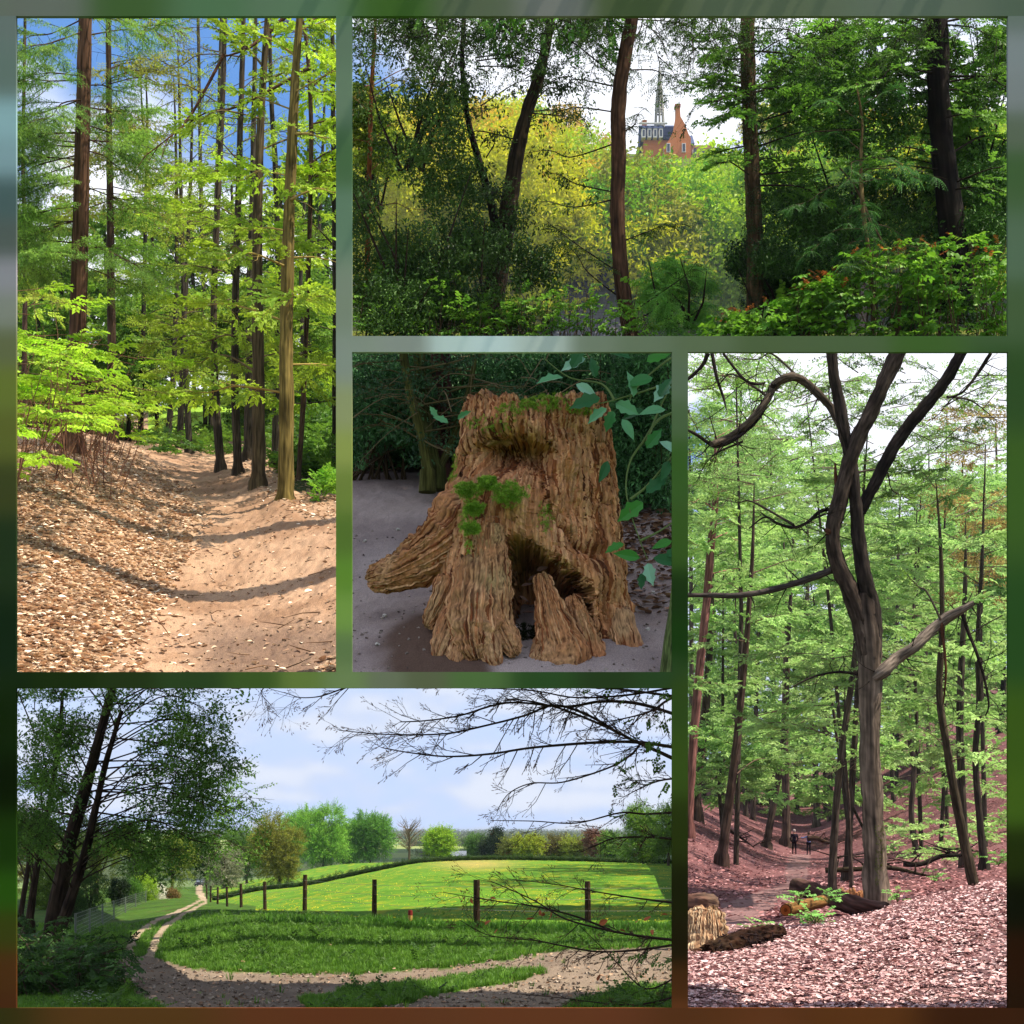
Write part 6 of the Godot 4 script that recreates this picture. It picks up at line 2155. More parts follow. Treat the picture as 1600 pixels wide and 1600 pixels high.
		for i in 34:
			var y: float = e[3] + rf(-1, 1) * e[5]
			var x: float = e[2] + rf(-0.3, 0.3) * e[4]
			limb(t, sh, 4, at(x, y, d + rf(-2, 2)), at(x + rf(-1, 1) * e[4], y + rf(-30, 14), d + rf(-5, 5)), 0.018, {"kind": "fine" if y < 800 or rust else "beech", "size": clampf(d * 0.012, 0.6, 1.6), "twigs": 8, "tlen": 0.5, "step": 0.75, "tilt": 0.9, "fill": 0.4 if y < 740 or (e[2] > 1400 and y > 1090) else 0.75, "ca": ga if not rust else C(150, 130, 70), "cb": gb if not rust else C(180, 160, 90), "bark": C(84, 72, 64), "flat": 0.18})
		plant(t, sh)

	# the far wood: pale crowns one behind another
	var fw := [[1080, 142, 700], [1120, 160, 860], [1165, 148, 1010], [1205, 165, 760], [1245, 172, 930], [1290, 160, 1080], [1320, 178, 820], [1360, 168, 960], [1400, 150, 1060], [1430, 165, 840], [1465, 148, 960], [1500, 160, 780], [1535, 146, 900], [1580, 154, 1000], [1100, 168, 1120], [1200, 180, 1140], [1330, 185, 1130], [1480, 170, 1090], [1560, 165, 720], [1150, 175, 640]]
	var nth := ["first", "second", "third", "fourth", "fifth", "sixth", "seventh", "eighth", "ninth", "tenth", "eleventh", "twelfth", "thirteenth", "fourteenth", "fifteenth", "sixteenth", "seventeenth", "eighteenth", "nineteenth", "twentieth"]
	fw.sort_custom(func(a, b): return a[0] < b[0])
	for k in fw.size():
		var e: Array = fw[k]
		var d: float = e[1]
		t = thing("far_beech", "%s pale crown from the left in the far wood closing the valley" % nth[k], "tree", L.point(e[0], d), "far wood closing the valley")
		trunk_of(t, [[e[0], pix(t.position).y], [e[0] + rf(-6, 6), (e[2] + 1240) * 0.5], [e[0] + rf(-9, 9), e[2] - 60]], d, PackedFloat32Array([8, 7, 3]), C(96, 86, 76), 6, 4)
		sh = Sheaf.new()
		for q in 46:
			var x: float = e[0] + rf(-60, 60)
			var y: float = e[2] + rf(-110, 120)
			var w := rf(14, 40)
			# the sky shows through at the upper right
			if x > 1340 and y < 720 + rf(-40, 60): continue
			if y < 690 and rng.randf() < 0.6: continue
			if x > 1390 and y > 1110: continue
			for j in 14:
				spray(sh, 4, "fine" if j % 2 else "beech", 3, at(x + rf(-1, 1) * w, y + rf(-20, 20), d + rf(-3, 3)), Vector3(rf(-1, 1), rf(-.25, .1), rf(-1, 1)).normalized(), rf(1.5, 2.4), vary(C(144, 190, 100), C(196, 228, 146)))
		plant(t, sh)

	# ---- logs, stump, fallen wood
	t = thing("fallen_log", "long dark log lying aslant against the big trunk's foot", "log", at(1290, 1425, 31))
	var lm := gnarl([[1384, 1426, 31.2, 30], [1340, 1416, 31.4, 30], [1300, 1403, 31.9, 29], [1262, 1390, 32.4, 27], [1240, 1383, 32.8, 26]], 1.0, 22, 6, 0.012, 21.0)
	for i in lm.c.size(): lm.c[i] = lm.c[i].lerp(C(84, 66, 68), 0.85)
	part(t, "log", lm, M.bark)
	t = thing("cut_log", "short sawn log with an orange-brown cut end in front of the long dark log", "log", at(1240, 1432, 30))
	var cm := MB.new()
	var la := at(1228, 1422, 29.6)
	var lb := at(1285, 1408, 31.0)
	cm.tube(spline(PackedVector3Array([la, la.lerp(lb, 0.5), lb]), 5), radii(PackedFloat32Array([0.125, 0.125, 0.12]), 11), 18, C(150, 112, 66), 0.12, 3.0, true, nz, 0.5)
	part(t, "log", cm, M.bark)
	cm = MB.new()
	var ax := (la - lb).normalized()
	var s1 := ax.cross(Vector3.UP).normalized()
	var s2 := s1.cross(ax)
	for k in 4:
		var r0: float = [0.0, 0.04, 0.075, 0.1][k]
		var r1: float = [0.04, 0.075, 0.1, 0.118][k]
		for j in 18:
			var a0 := TAU * j / 18
			var a1 := TAU * (j + 1) / 18
			var o := la + ax * (0.012 + 0.002 * k)
			cm.quad(o + (s1 * cos(a0) + s2 * sin(a0)) * r0, o + (s1 * cos(a1) + s2 * sin(a1)) * r0, o + (s1 * cos(a1) + s2 * sin(a1)) * r1, o + (s1 * cos(a0) + s2 * sin(a0)) * r1, [C(120, 62, 30), C(176, 96, 48), C(190, 110, 58), C(110, 70, 44)][k], ax)
	part(t, "cut_end", cm, M.soil)
	# orange broken stump behind the log
	t = thing("broken_stump", "splintered orange-brown stump behind the logs, beside the big trunk", "tree stump", at(1325, 1412, 34))
	for k in 7:
		part(t, "splinter", gnarl([[1316 + k * 4.5, 1420, 34 + 0.04 * (k % 3), 11], [1316 + k * 4.5, 1400, 34, 9], [1315 + k * 4.6, 1386 + (k * 7) % 9, 34, 5]], 0.8, 10, 4, 0.008, k * 2.0), M.wood)
	part(t, "bark_shell", gnarl([[1350, 1424, 34.2, 26], [1350, 1405, 34.2, 24], [1348, 1392, 34.2, 16]], 0.8, 14, 4, 0.02, 55.0), M.bark)
	# cut stump at the lower left with a log behind it
	t = thing("pale_stump", "pale split stump slab at the lower left of the valley", "tree stump", at(1100, 1488, 21.6))
	var stm := gnarl([[1103, 1494, 21.6, 76], [1103, 1470, 21.65, 70], [1103, 1440, 21.7, 60], [1104, 1422, 21.75, 50]], 0.45, 34, 8, 0.004, 31.0)
	for i in stm.c.size(): stm.c[i] = stm.c[i].lerp(C(206, 172, 138), 0.5)
	part(t, "splinters", splinters(stm, 0, 49, 68, 150, 14, 40, 0.02, 0.0, 68.0, C(214, 176, 138), C(238, 212, 176)), M.wood, "stuff")
	part(t, "splinters", splinters(stm, 0, 49, 68, 60, 10, 30, 0.014, 0.0, 68.0, C(120, 84, 62), C(170, 120, 84)), M.wood, "stuff")
	part(t, "slab", stm, M.wood)
	part(t, "root", gnarl([[1120, 1450, 21.9, 16], [1134, 1472, 21.7, 22], [1146, 1490, 21.5, 18], [1150, 1496, 21.4, 9]], 0.8, 16, 6, 0.012, 33.0), M.bark)
	t = thing("round_log", "grey log lying crosswise behind the pale stump", "log", at(1090, 1430, 24))
	var rm := gnarl([[1072, 1420, 24.4, 40], [1084, 1416, 24.2, 40], [1105, 1414, 24.0, 38], [1120, 1417, 24.0, 26]], 1.0, 20, 6, 0.01, 35.0)
	for i in rm.c.size(): rm.c[i] = rm.c[i].lerp(C(96, 84, 84), 0.7)
	part(t, "log", rm, M.bark)
	t = thing("rotten_log", "black rotten log with shaggy roots along the foot of the near slope", "log", at(1170, 1482, 21.0))
	var ro := gnarl([[1105, 1488, 20.8, 26], [1130, 1482, 21.0, 36], [1160, 1474, 21.2, 42], [1190, 1466, 21.4, 40], [1214, 1458, 21.6, 28], [1222, 1452, 21.7, 14]], 0.9, 26, 8, 0.05, 41.0)
	for i in ro.c.size(): ro.c[i] = ro.c[i].lerp(C(26, 20, 20), 0.92)
	for i in 60:
		var a := at(rf(1120, 1218), rf(1456, 1488), rf(20.7, 21.2))
		ro.tube(PackedVector3Array([a, a + Vector3(rf(-.15, .15), rf(-.15, .06), rf(0, .12))]), PackedFloat32Array([0.012, 0.004]), 4, C(58, 46, 44), 0, 0, false)
	part(t, "log", ro, M.bark)
	var fb := [["long mossy fallen branch lying across the valley floor behind the big trunk", 50.0, [[1290, 1362], [1340, 1360], [1390, 1358], [1430, 1366], [1455, 1372]], 9, C(66, 58, 44)], ["forked dead branch lying at the foot of the right-hand slope", 58.0, [[1412, 1352], [1440, 1352], [1470, 1340], [1500, 1338], [1520, 1330]], 9, C(52, 46, 40)], ["fallen trunk lying behind the two walkers", 114.0, [[1262, 1312], [1276, 1312], [1292, 1318], [1312, 1318]], 9, C(84, 66, 54)], ["bare fallen bough on the left bank's crest", 92.0, [[1130, 1292], [1148, 1304], [1165, 1316], [1178, 1326]], 5, C(60, 46, 42)]]
	for e in fb:
		t = thing("fallen_branch", e[0], "branch", at(e[2][1][0], e[2][1][1], e[1]))
		var m := MB.new()
		var c := PackedVector3Array()
		for q in e[2]: c.append(at(q[0], q[1] - 2, e[1]))
		var sp := spline(c, 5)
		m.tube(sp, radii(PackedFloat32Array([e[3] * 0.5 * e[1] / K, e[3] * 0.4 * e[1] / K, e[3] * 0.15 * e[1] / K]), sp.size()), 8, e[4], 0.2, 7.0, true, nz, 0.5)
		for i in 7:
			var p := sp[2 + rng.randi() % (sp.size() - 3)]
			m.tube(PackedVector3Array([p, p + Vector3(rf(-.8, .8), rf(0, .5), rf(-.5, .5)), p + Vector3(rf(-1.4, 1.4), rf(0, .9), rf(-.8, .8))]), PackedFloat32Array([0.04, 0.03, 0.01]), 5, e[4], 0, 0, false)
		part(t, "branch", m, M.bark)
	# young leaves among the logs
	var sp_l := [["small fresh green seedling in front of the cut log", 1248, 1402, 29.2, 24, 14], ["small fresh green seedling on the long dark log's near side", 1295, 1400, 30.0, 26, 16], ["low fresh green plant at the edge of the leaf slope, below the logs", 1275, 1432, 27.5, 44, 26], ["tiny green seedling at the edge of the leaf slope, farthest left", 1188, 1448, 25.0, 30, 8], ["green seedling beside the leaning speckled trunk's foot", 1460, 1366, 38.0, 18, 12], ["leafy seedling at the right edge above the near slope", 1560, 1340, 40.0, 34, 26], ["seedling near the slope's crest, right of the big trunk", 1402, 1398, 30.0, 20, 10]]
	for e in sp_l:
		t = thing("seedling", e[0], "seedling", at(e[1], e[2] + 12, e[3]))
		var m := MB.new()
		sh = Sheaf.new()
		for i in int(e[5]):
			var b := at(e[1] + rf(-1, 1) * e[4] * 0.6, e[2] + rf(-10, 10), e[3] + rf(-0.3, 0.3))
			m.tube(PackedVector3Array([t.position, (t.position + b) / 2 + Vector3(0, 0.05, 0), b]), PackedFloat32Array([0.008, 0.006, 0.003]), 4, C(96, 100, 60), 0, 0, false)
			spray(sh, 4, "hazel", 2, b, Vector3(rf(-1, 1), rf(-.1, .3), rf(-.5, 1)), rf(0.16, 0.26), vary(C(100, 160, 70), C(150, 206, 110)), 0.4)
		part(t, "stem", m, M.twig)
		plant(t, sh)
	# green ground growth on the right slope
	t = thing("undergrowth", "sparse fresh green seedlings over the right-hand slope", "undergrowth", L.point(1450, 90))
	t.set_meta("kind", "stuff")
	sh = Sheaf.new()
	for i in 240:
		var px := rf(1380, 1620)
		var d := rf(62, 135)
		spray(sh, 4, "beech", 3, L.point(px, d) + Vector3(0, rf(0.1, 1.6), 0), Vector3(rf(-1, 1), 0.1, rf(-1, 1)), rf(0.6, 1.1), vary(ga, gb))
	plant(t, sh)
	people(L)
	# an unseen tree added to shade the stump, behind the wall's right margin
	for e in [["broad-crowned beech outside the picture, added to shade the stump, leaning over the wall's top from its right margin", 3.4, 14.6, 12.7, 4.9, 4300]]:
		var c := Vector3(e[1], e[3], -e[2])
		t = thing("added_shade_beech", e[0], "tree", Vector3(6.2, 0, -e[2]))
		var m := MB.new()
		m.tube(spline(PackedVector3Array([Vector3(6.2, -0.1, -e[2]), Vector3(6.0, 6, -e[2]), Vector3(5.4, 9.6, -e[2]), c + Vector3(-1.0, 0, 0)]), 5), radii(PackedFloat32Array([0.22, 0.17, 0.05]), 16), 9, C(104, 92, 80), 0.1, 2.0, true, nz, 0.4)
		part(t, "trunk", m, M.bark)
		sh = Sheaf.new()
		for i in int(e[5]):
			var o := rdir() * pow(rng.randf(), 0.4)
			var p: Vector3 = c + o * Vector3(e[4], 1.7, 2.7)
			# trimmed back from the wall and from its openings
			if p.z > -12.5 or pix(p).y > -12: continue
			sh.put("beech%d" % (rng.randi() % 3), Transform3D(frame_of(Vector3(o.x, 0.1, o.z), (Vector3.UP + rdir() * 0.3).normalized(), rf(0.6, 0.9)), p), vary(ga, gb))
		plant(t, sh)

# ---------------------------------------------------------------- people
# one continuous skin over tapered bones: [from, to, radius, radius, colour]
func body(bones: Array, cell: float) -> MB:
	var lo := Vector3.ONE * 1e9
	var hi := -lo
	for b in bones:
		for k in 2:
			lo = lo.min(b[k] - Vector3.ONE * (b[2 + k] + cell * 2))
			hi = hi.max(b[k] + Vector3.ONE * (b[2 + k] + cell * 2))
	var n := Vector3i(((hi - lo) / cell).ceil()) + Vector3i.ONE
	var f := PackedFloat32Array()
	var who := PackedInt32Array()
	f.resize(n.x * n.y * n.z)
	f.fill(1.0)
	who.resize(f.size())
	for z in n.z:
		for y in n.y:
			for x in n.x:
				var p := lo + Vector3(x, y, z) * cell
				var s := 0.0
				var best := 1e9
				var w := 0
				for i in bones.size():
					var a: Vector3 = bones[i][0]
					var ab: Vector3 = bones[i][1] - a
					var t := clampf((p - a).dot(ab) / maxf(ab.length_squared(), 1e-6), 0, 1)
					var dd: float = (p - a - ab * t).length() - lerpf(bones[i][2], bones[i][3], t)
					s += exp(-dd * 60.0)
					if dd < best:
						best = dd
						w = i
				var id := (z * n.y + y) * n.x + x
				f[id] = -log(maxf(s, 1e-9)) / 60.0
				who[id] = w
	var m := MB.new()
	var at_cell := {}
	for z in n.z - 1:
		for y in n.y - 1:
			for x in n.x - 1:
				var id := (z * n.y + y) * n.x + x
				var sum := Vector3.ZERO
				var cnt := 0
				for e in [[0, 1], [0, 2], [0, 4], [1, 3], [1, 5], [2, 3], [2, 6], [3, 7], [4, 5], [4, 6], [5, 7], [6, 7]]:
					var a: int = e[0]
					var b: int = e[1]
					var fa := f[id + (a & 1) + ((a >> 1) & 1) * n.x + (a >> 2) * n.x * n.y]
					var fb := f[id + (b & 1) + ((b >> 1) & 1) * n.x + (b >> 2) * n.x * n.y]
					if (fa < 0) != (fb < 0):
						var t := fa / (fa - fb)
						sum += Vector3(a & 1, (a >> 1) & 1, a >> 2).lerp(Vector3(b & 1, (b >> 1) & 1, b >> 2), t)
						cnt += 1
				if cnt:
					at_cell[id] = m.vert(lo + (Vector3(x, y, z) + sum / cnt) * cell, Vector3.UP, bones[who[id]][4])
	var sx := 1
	var sy := n.x
	var sz := n.x * n.y
	for z in range(1, n.z - 1):
		for y in range(1, n.y - 1):
			for x in range(1, n.x - 1):
				var id := (z * n.y + y) * n.x + x
				for ax in 3:
					var st: int = [sx, sy, sz][ax]
					var u: int = [sy, sz, sx][ax]
					var v: int = [sz, sx, sy][ax]
					if (f[id] < 0) != (f[id + st] < 0):
						var q := [id, id - u, id - u - v, id - v]
						if not (at_cell.has(q[0]) and at_cell.has(q[1]) and at_cell.has(q[2]) and at_cell.has(q[3])): continue
						var a: int = at_cell[q[0]]
						var b: int = at_cell[q[1]]
						var c: int = at_cell[q[2]]
						var d: int = at_cell[q[3]]
						if f[id] < 0:
							m.ix.append_array([a, b, c, a, c, d])
						else:
							m.ix.append_array([a, c, b, a, d, c])
	# normals from the faces
	var acc := PackedVector3Array()
	acc.resize(m.v.size())
	for i in range(0, m.ix.size(), 3):
		var g := (m.v[m.ix[i + 2]] - m.v[m.ix[i]]).cross(m.v[m.ix[i + 1]] - m.v[m.ix[i]])
		for k in 3: acc[m.ix[i + k]] += g
	for i in m.v.size(): m.n[i] = acc[i].normalized()
	return m

func person(where: Vector3, label: String, arms_out: bool, coat: Color, legs: Color, hair: Color, tall: float) -> void:
	var t := thing("person", label, "person", where)
	var s := tall / 1.75
	var skin := C(206, 160, 138)
	var V := func(x: float, y: float, z: float) -> Vector3: return where + Vector3(x, y, z) * s
	var bones := []
	for k in [-1.0, 1.0]:
		bones.append([V.call(0.09 * k, 0.88, 0), V.call(0.1 * k, 0.48, -0.02), 0.085 * s, 0.06 * s, legs])
		bones.append([V.call(0.1 * k, 0.48, -0.02), V.call(0.11 * k, 0.09, 0.03), 0.058 * s, 0.042 * s, legs])
		bones.append([V.call(0.11 * k, 0.05, 0.05), V.call(0.12 * k, 0.04, -0.13), 0.045 * s, 0.04 * s, C(40, 36, 36)])
		if arms_out:
			bones.append([V.call(0.18 * k, 1.4, 0), V.call(0.42 * k, 1.32, -0.02), 0.055 * s, 0.045 * s, coat])
			bones.append([V.call(0.42 * k, 1.32, -0.02), V.call(0.64 * k, 1.36, -0.05), 0.042 * s, 0.034 * s, coat])
			bones.append([V.call(0.65 * k, 1.36, -0.05), V.call(0.72 * k, 1.37, -0.06), 0.032 * s, 0.026 * s, skin])
		else:
			bones.append([V.call(0.19 * k, 1.4, 0), V.call(0.25 * k, 1.12, 0.02), 0.055 * s, 0.047 * s, coat])
			bones.append([V.call(0.25 * k, 1.12, 0.02), V.call(0.21 * k, 0.9, -0.1), 0.044 * s, 0.035 * s, coat])
			bones.append([V.call(0.21 * k, 0.88, -0.11), V.call(0.2 * k, 0.82, -0.13), 0.034 * s, 0.026 * s, skin])
	bones.append([V.call(-0.07, 0.92, 0), V.call(0.07, 0.92, 0), 0.12 * s, 0.12 * s, legs])
	bones.append([V.call(0, 1.02, 0), V.call(0, 1.3, 0.01), 0.14 * s, 0.15 * s, coat])
	bones.append([V.call(-0.13, 1.36, 0), V.call(0.13, 1.36, 0), 0.085 * s, 0.085 * s, coat])
	bones.append([V.call(0, 1.4, 0), V.call(0, 1.53, -0.01), 0.056 * s, 0.052 * s, skin])
	bones.append([V.call(0, 1.6, -0.01), V.call(0, 1.66, -0.01), 0.085 * s, 0.095 * s, skin])
	bones.append([V.call(0, 1.58, -0.09), V.call(0, 1.57, -0.1), 0.025 * s, 0.018 * s, skin])   # nose and chin look up the path
	for k in [-1.0, 1.0]:
		bones.append([V.call(0.095 * k, 1.63, 0), V.call(0.1 * k, 1.6, 0), 0.02 * s, 0.016 * s, skin])
	part(t, "body", body(bones, 0.03 * s), M.cloth)
	# hair over the back of the head
	var hb := [[V.call(0, 1.67, 0.015), V.call(0, 1.69, 0.0), 0.1 * s, 0.098 * s, hair], [V.call(0, 1.62, 0.04), V.call(0, 1.66, 0.03), 0.08 * s, 0.085 * s, hair]]
	part(t, "hair", body(hb, 0.022 * s), M.cloth)
	# fingers and thumbs
	for k in [-1.0, 1.0]:
		var h: Vector3 = V.call(0.72 * k, 1.37, -0.06) if arms_out else V.call(0.2 * k, 0.82, -0.13)
		var fw := (Vector3(k, -0.1, -0.1) if arms_out else Vector3(0, -1, -0.2)).normalized()
		var ac := (Vector3(0, 0.2, 1) if arms_out else Vector3(0, 0, 1)).normalized()
		var fm := MB.new()
		for q in 4:
			var b: Vector3 = h + ac * (q - 1.5) * 0.019 * s
			var l: float = [0.066, 0.078, 0.074, 0.058][q] * s
			fm.tube(PackedVector3Array([b, b + fw * l * 0.55, b + (fw + Vector3(0, -0.25, 0)).normalized() * l]), PackedFloat32Array([0.0095 * s, 0.009 * s, 0.006 * s]), 6, skin)
		fm.tube(PackedVector3Array([h - fw * 0.03 * s + ac * 0.035 * s, h + ac * 0.06 * s + fw * 0.005 * s, h + ac * 0.065 * s + fw * 0.035 * s]), PackedFloat32Array([0.011 * s, 0.01 * s, 0.007 * s]), 6, skin)
		part(t, "fingers", fm, M.cloth)

func people(L: Land) -> void:
	person(L.point(1241, L.dist(1241, 1335.5)), "walker in dark jacket and trousers with pale hair, standing on the path, left of two", false, C(34, 32, 42), C(30, 27, 32), C(150, 138, 138), 1.8)
	person(L.point(1263.5, L.dist(1263.5, 1336)), "walker in a blue-grey top with both arms stretched out, right of two", true, C(104, 116, 164), C(34, 30, 40), C(62, 48, 44), 1.68)

# ================================================================ the meadow (lower left opening)
func bay_meadow() -> void:
	var L := land([
		[13.6, [[-40, 1612], [1061, 1612]]],
		[18.0, [[-40, 1562], [300, 1552], [500, 1558], [1061, 1546]]],
		[23.0, [[-40, 1526], [230, 1520], [330, 1512], [560, 1516], [700, 1512], [860, 1500], [1061, 1490]]],
		[29.0, [[-40, 1492], [200, 1488], [300, 1478], [400, 1462], [560, 1466], [745, 1470], [900, 1468], [1061, 1465]]],
		[36.0, [[-40, 1466], [200, 1462], [260, 1456], [340, 1438], [450, 1436], [585, 1439], [745, 1446], [920, 1449], [1061, 1447]]],
		[44.0, [[-40, 1446], [200, 1446], [250, 1438], [320, 1426], [400, 1424], [480, 1427], [585, 1433], [745, 1425], [1061, 1426]]],
		[60.0, [[-40, 1430], [200, 1426], [270, 1418], [320, 1414], [413, 1423], [500, 1412], [600, 1400], [745, 1396], [1061, 1396]]],
		[90.0, [[-40, 1412], [200, 1409], [290, 1405], [355, 1417], [420, 1402], [520, 1385], [600, 1372], [745, 1362], [1061, 1362]]],
		[130.0, [[-40, 1402], [250, 1400], [300, 1399], [328, 1408], [400, 1393], [480, 1384], [560, 1367], [660, 1348], [800, 1344], [1061, 1350]]],
		[180.0, [[-40, 1394], [300, 1390], [400, 1381], [480, 1372], [560, 1358], [650, 1345], [700, 1348], [1061, 1353]]],
		[240.0, [[-40, 1389], [300, 1386], [430, 1370], [520, 1352], [600, 1348], [650, 1349], [750, 1356], [1061, 1356]]],
		[350.0, [[-40, 1384], [313, 1382], [430, 1372], [520, 1358], [700, 1352], [1061, 1352]]],
		[600.0, [[-40, 1345], [1061, 1337]]],
		[1000.0, [[-40, 1324], [1061, 1322]]],
		[2000.0, [[-40, 1310], [1061, 1309]]],
		[4200.0, [[-40, 1302], [1061, 1302]]]], -40.0, 1061.0, 330, 300, 0.03, 57)
	var p1 := PackedVector2Array([Vector2(120, 1512), Vector2(190, 1494), Vector2(235, 1494), Vector2(300, 1514), Vector2(420, 1521), Vector2(560, 1521), Vector2(700, 1512), Vector2(780, 1500), Vector2(870, 1486), Vector2(1100, 1478), Vector2(1100, 1660), Vector2(160, 1660), Vector2(220, 1560)])
	var g1 := PackedVector2Array([Vector2(470, 1566), Vector2(560, 1545), Vector2(700, 1528), Vector2(790, 1517), Vector2(858, 1517), Vector2(820, 1532), Vector2(700, 1552), Vector2(600, 1572), Vector2(500, 1592)])
	var g2 := PackedVector2Array([Vector2(850, 1600), Vector2(900, 1568), Vector2(1000, 1542), Vector2(1100, 1540), Vector2(1100, 1660)])
	var g3 := PackedVector2Array([Vector2(-60, 1540), Vector2(150, 1545), Vector2(260, 1580), Vector2(300, 1660), Vector2(-60, 1660)])
	var rut1 := [[318, 1404], [300, 1414], [270, 1428], [240, 1441], [222, 1453], [209, 1468], [202, 1482], [203, 1496]]
	var rut2 := [[322, 1410], [306, 1418], [284, 1430], [260, 1446], [247, 1462], [240, 1480], [234, 1497]]
	var lane := [[319, 1407], [312, 1395], [313, 1386]]
	var paint := func(px: float, py: float, d: float, x: float) -> Array:
		var g := nz2.get_noise_3d(x * 1.5, d * 1.5, 1.0)
		var wob := 5.0 * nz.get_noise_3d(x * 4.0, d * 4.0, 6.0) + 2.5 * nz.get_noise_3d(x * 16.0, d * 16.0, 6.0)
		var sand := C(188, 170, 146).lerp(C(156, 138, 116), clampf(0.5 + g * 1.3, 0, 1))
		if d < 40:
			var q := Vector2(px + wob * 1.5, py + wob)
			if in_poly(q.x, q.y, p1) and not in_poly(q.x, q.y, g1) and not in_poly(q.x, q.y, g2) and not in_poly(q.x, q.y, g3):
				return ["track", C(150, 134, 118).lerp(C(120, 106, 94), clampf(0.5 + g * 1.3, 0, 1))]
		if d < 170 and px < 335 and px > 190:
			var w := clampf((py - 1395.0) * 0.1, 2.0, 9.5)
			if near_line(px, py, rut1) + wob * 0.3 < w * 0.8 or near_line(px, py, rut2) + wob * 0.3 < w * 0.8:
				return ["track", sand]
		if d >= 120 and d < 345 and near_line(px, py, lane) < 5.0:
			return ["track", sand]
		if d > 320:
			var f := nz2.get_noise_3d(floor(x / 90.0) * 7.1, floor(log(d) * 5.0) * 3.3, 2.0)
			return ["plain", C(110, 140, 76).lerp(C(146, 160, 96), clampf(0.5 + f * 2.0, 0, 1)).lerp(C(100, 112, 84), clampf(-f * 2.0, 0, 0.8))]
		# fence line: beyond it the pasture, before it the rough bank
		var fence := d > 37.0 + maxf(0.0, (585.0 - px)) * 0.045 if px > 400 else d > 62.0 + (413.0 - px) * 0.8
		if px < 330 or not fence:
			return ["bank", C(78, 112, 40).lerp(C(60, 88, 34), clampf(0.5 + g * 1.5, 0, 1)).lerp(C(110, 96, 60), clampf(nz.get_noise_3d(x * 3.0, d * 3.0, 12.0) * 1.5 - 0.45, 0, 0.6))]
		var c := C(104, 148, 44).lerp(C(84, 130, 40), clampf(0.5 + g * 1.5, 0, 1))
		var y2 := nz.get_noise_3d(x * 2.2, d * 1.1, 30.0) + 0.5 * nz.get_noise_3d(x * 9.0, d * 5.0, 31.0)
		c = c.lerp(C(172, 164, 40), clampf(y2 * 1.3 - 0.1, 0, 0.5))
		if d > 88 and d < 135:
			c = c.lerp(C(186, 164, 100), 0.7 * bell(px, 742, 60.0) * bell(py, 1350, 9.0))
		return ["pasture", c]
	var made := lay(L, 0.3, {
		"bank": ["grass_bank", M.turf, "rough grassy bank and verges beside the track"],
		"track": ["track", M.soil, "two-rutted earth track with gravelly foreground"],
		"pasture": ["pasture", M.turf, "bright green pasture dotted with dandelions"],
		"plain": ["plain", M.turf, "flat farmland reaching to the horizon"]}, paint)

	# ---- grass
	var sh := Sheaf.new()
	for i in 52000:
		var px := rf(-20, 1061)
		var py := 1418.0 + 180.0 * pow(rng.randf(), 0.9)
		var d := L.dist(px, py) + rf(-0.4, 0.4)
		var p := L.point(px, d)
		var got: Array = paint.call(px, pix(p).y, d, p.x)
		if got[0] == "track" and rng.randf() < 0.997: continue
		var s := rf(0.05, 0.12) * (1.0 + 0.5 * nz.get_noise_3d(p.x * 3.0, d * 3.0, 70.0))
		if got[0] == "pasture": s *= 0.6
		if d > 45: continue
		if py < 1440 and px > 330 and got[0] == "pasture" and rng.randf() < 0.5: continue
		sh.put("tuft%d" % (rng.randi() % 3), Transform3D(Basis(Vector3.UP, rf(0, TAU)).scaled(Vector3(s * 1.3, s, s * 1.3)), p - Vector3(0, 0.01, 0)), vary(C(66, 108, 32), C(108, 152, 48)))
	for i in 160:    # rank tussocks along the fence
		var px := rf(420, 1061)
		var p := L.point(px, rf(33.5, 36.2))
		for k in 5:
			var s := rf(0.14, 0.26)
			sh.put("tuft%d" % (rng.randi() % 3), Transform3D(Basis(Vector3.UP, rf(0, TAU)).scaled(Vector3(s, s, s)), p + Vector3(rf(-.3, .3), -0.02, rf(-.2, .2))), vary(C(56, 100, 28), C(90, 140, 40)))
	var gt := Node3D.new()
	for k in sh.xf:
		var gs := scatter(self, "grass", SPRAY[k], M.leaf, sh.xf[k], sh.col[k])
		tag(gs, "grass growing on the bank and the verges", "grass")
	gt.free()
	# broad-leaved weeds and nettles in patches over the bank
	var wd := Sheaf.new()
	for i in 2600:
		var px := rf(330, 1061) if i % 4 else rf(0, 330)
		var py := rf(1425, 1590)
		var d := L.dist(px, py)
		if d > 42: continue
		var p := L.point(px, d)
		if nz.get_noise_3d(p.x * 1.6, d * 1.6, 91.0) < 0.02: continue
		var got: Array = paint.call(px, pix(p).y, d, p.x)
		if got[0] != "bank": continue
		var q := rf(0.1, 0.22)
		wd.put(["hazel0", "hazel1", "ever0"][rng.randi() % 3], Transform3D(frame_of(Vector3(rf(-1, 1), rf(0.1, 0.7), rf(-1, 1)), (Vector3.UP + rdir() * 0.5).normalized(), q), p + Vector3(0, rf(0.02, 0.09), 0)), vary(C(44, 76, 26), C(92, 130, 44)))
	for k in wd.xf:
		tag(scatter(self, "weeds", SPRAY[k], M.leaf, wd.xf[k], wd.col[k]), "broad-leaved weeds in patches on the bank", "weeds")
	# gravel and old leaves on the track
	var tm := MB.new()
	for i in 2600:
		var px := rf(150, 1061)
		var py := rf(1470, 1600)
		var d := L.dist(px, py)
		var p := L.point(px, d)
		var got: Array = paint.call(px, pix(p).y, d, p.x)
		if got[0] != "track": continue
		var q := rf(0.008, 0.026)
		tm.obox(p + Vector3(0, q * 0.3, 0), Basis(rdir(), rf(0, 3)), Vector3(q, q * 0.5, q * 0.8), vary(C(110, 96, 84), C(190, 176, 160)))
	part(made.track, "gravel", tm, M.soil, "stuff")
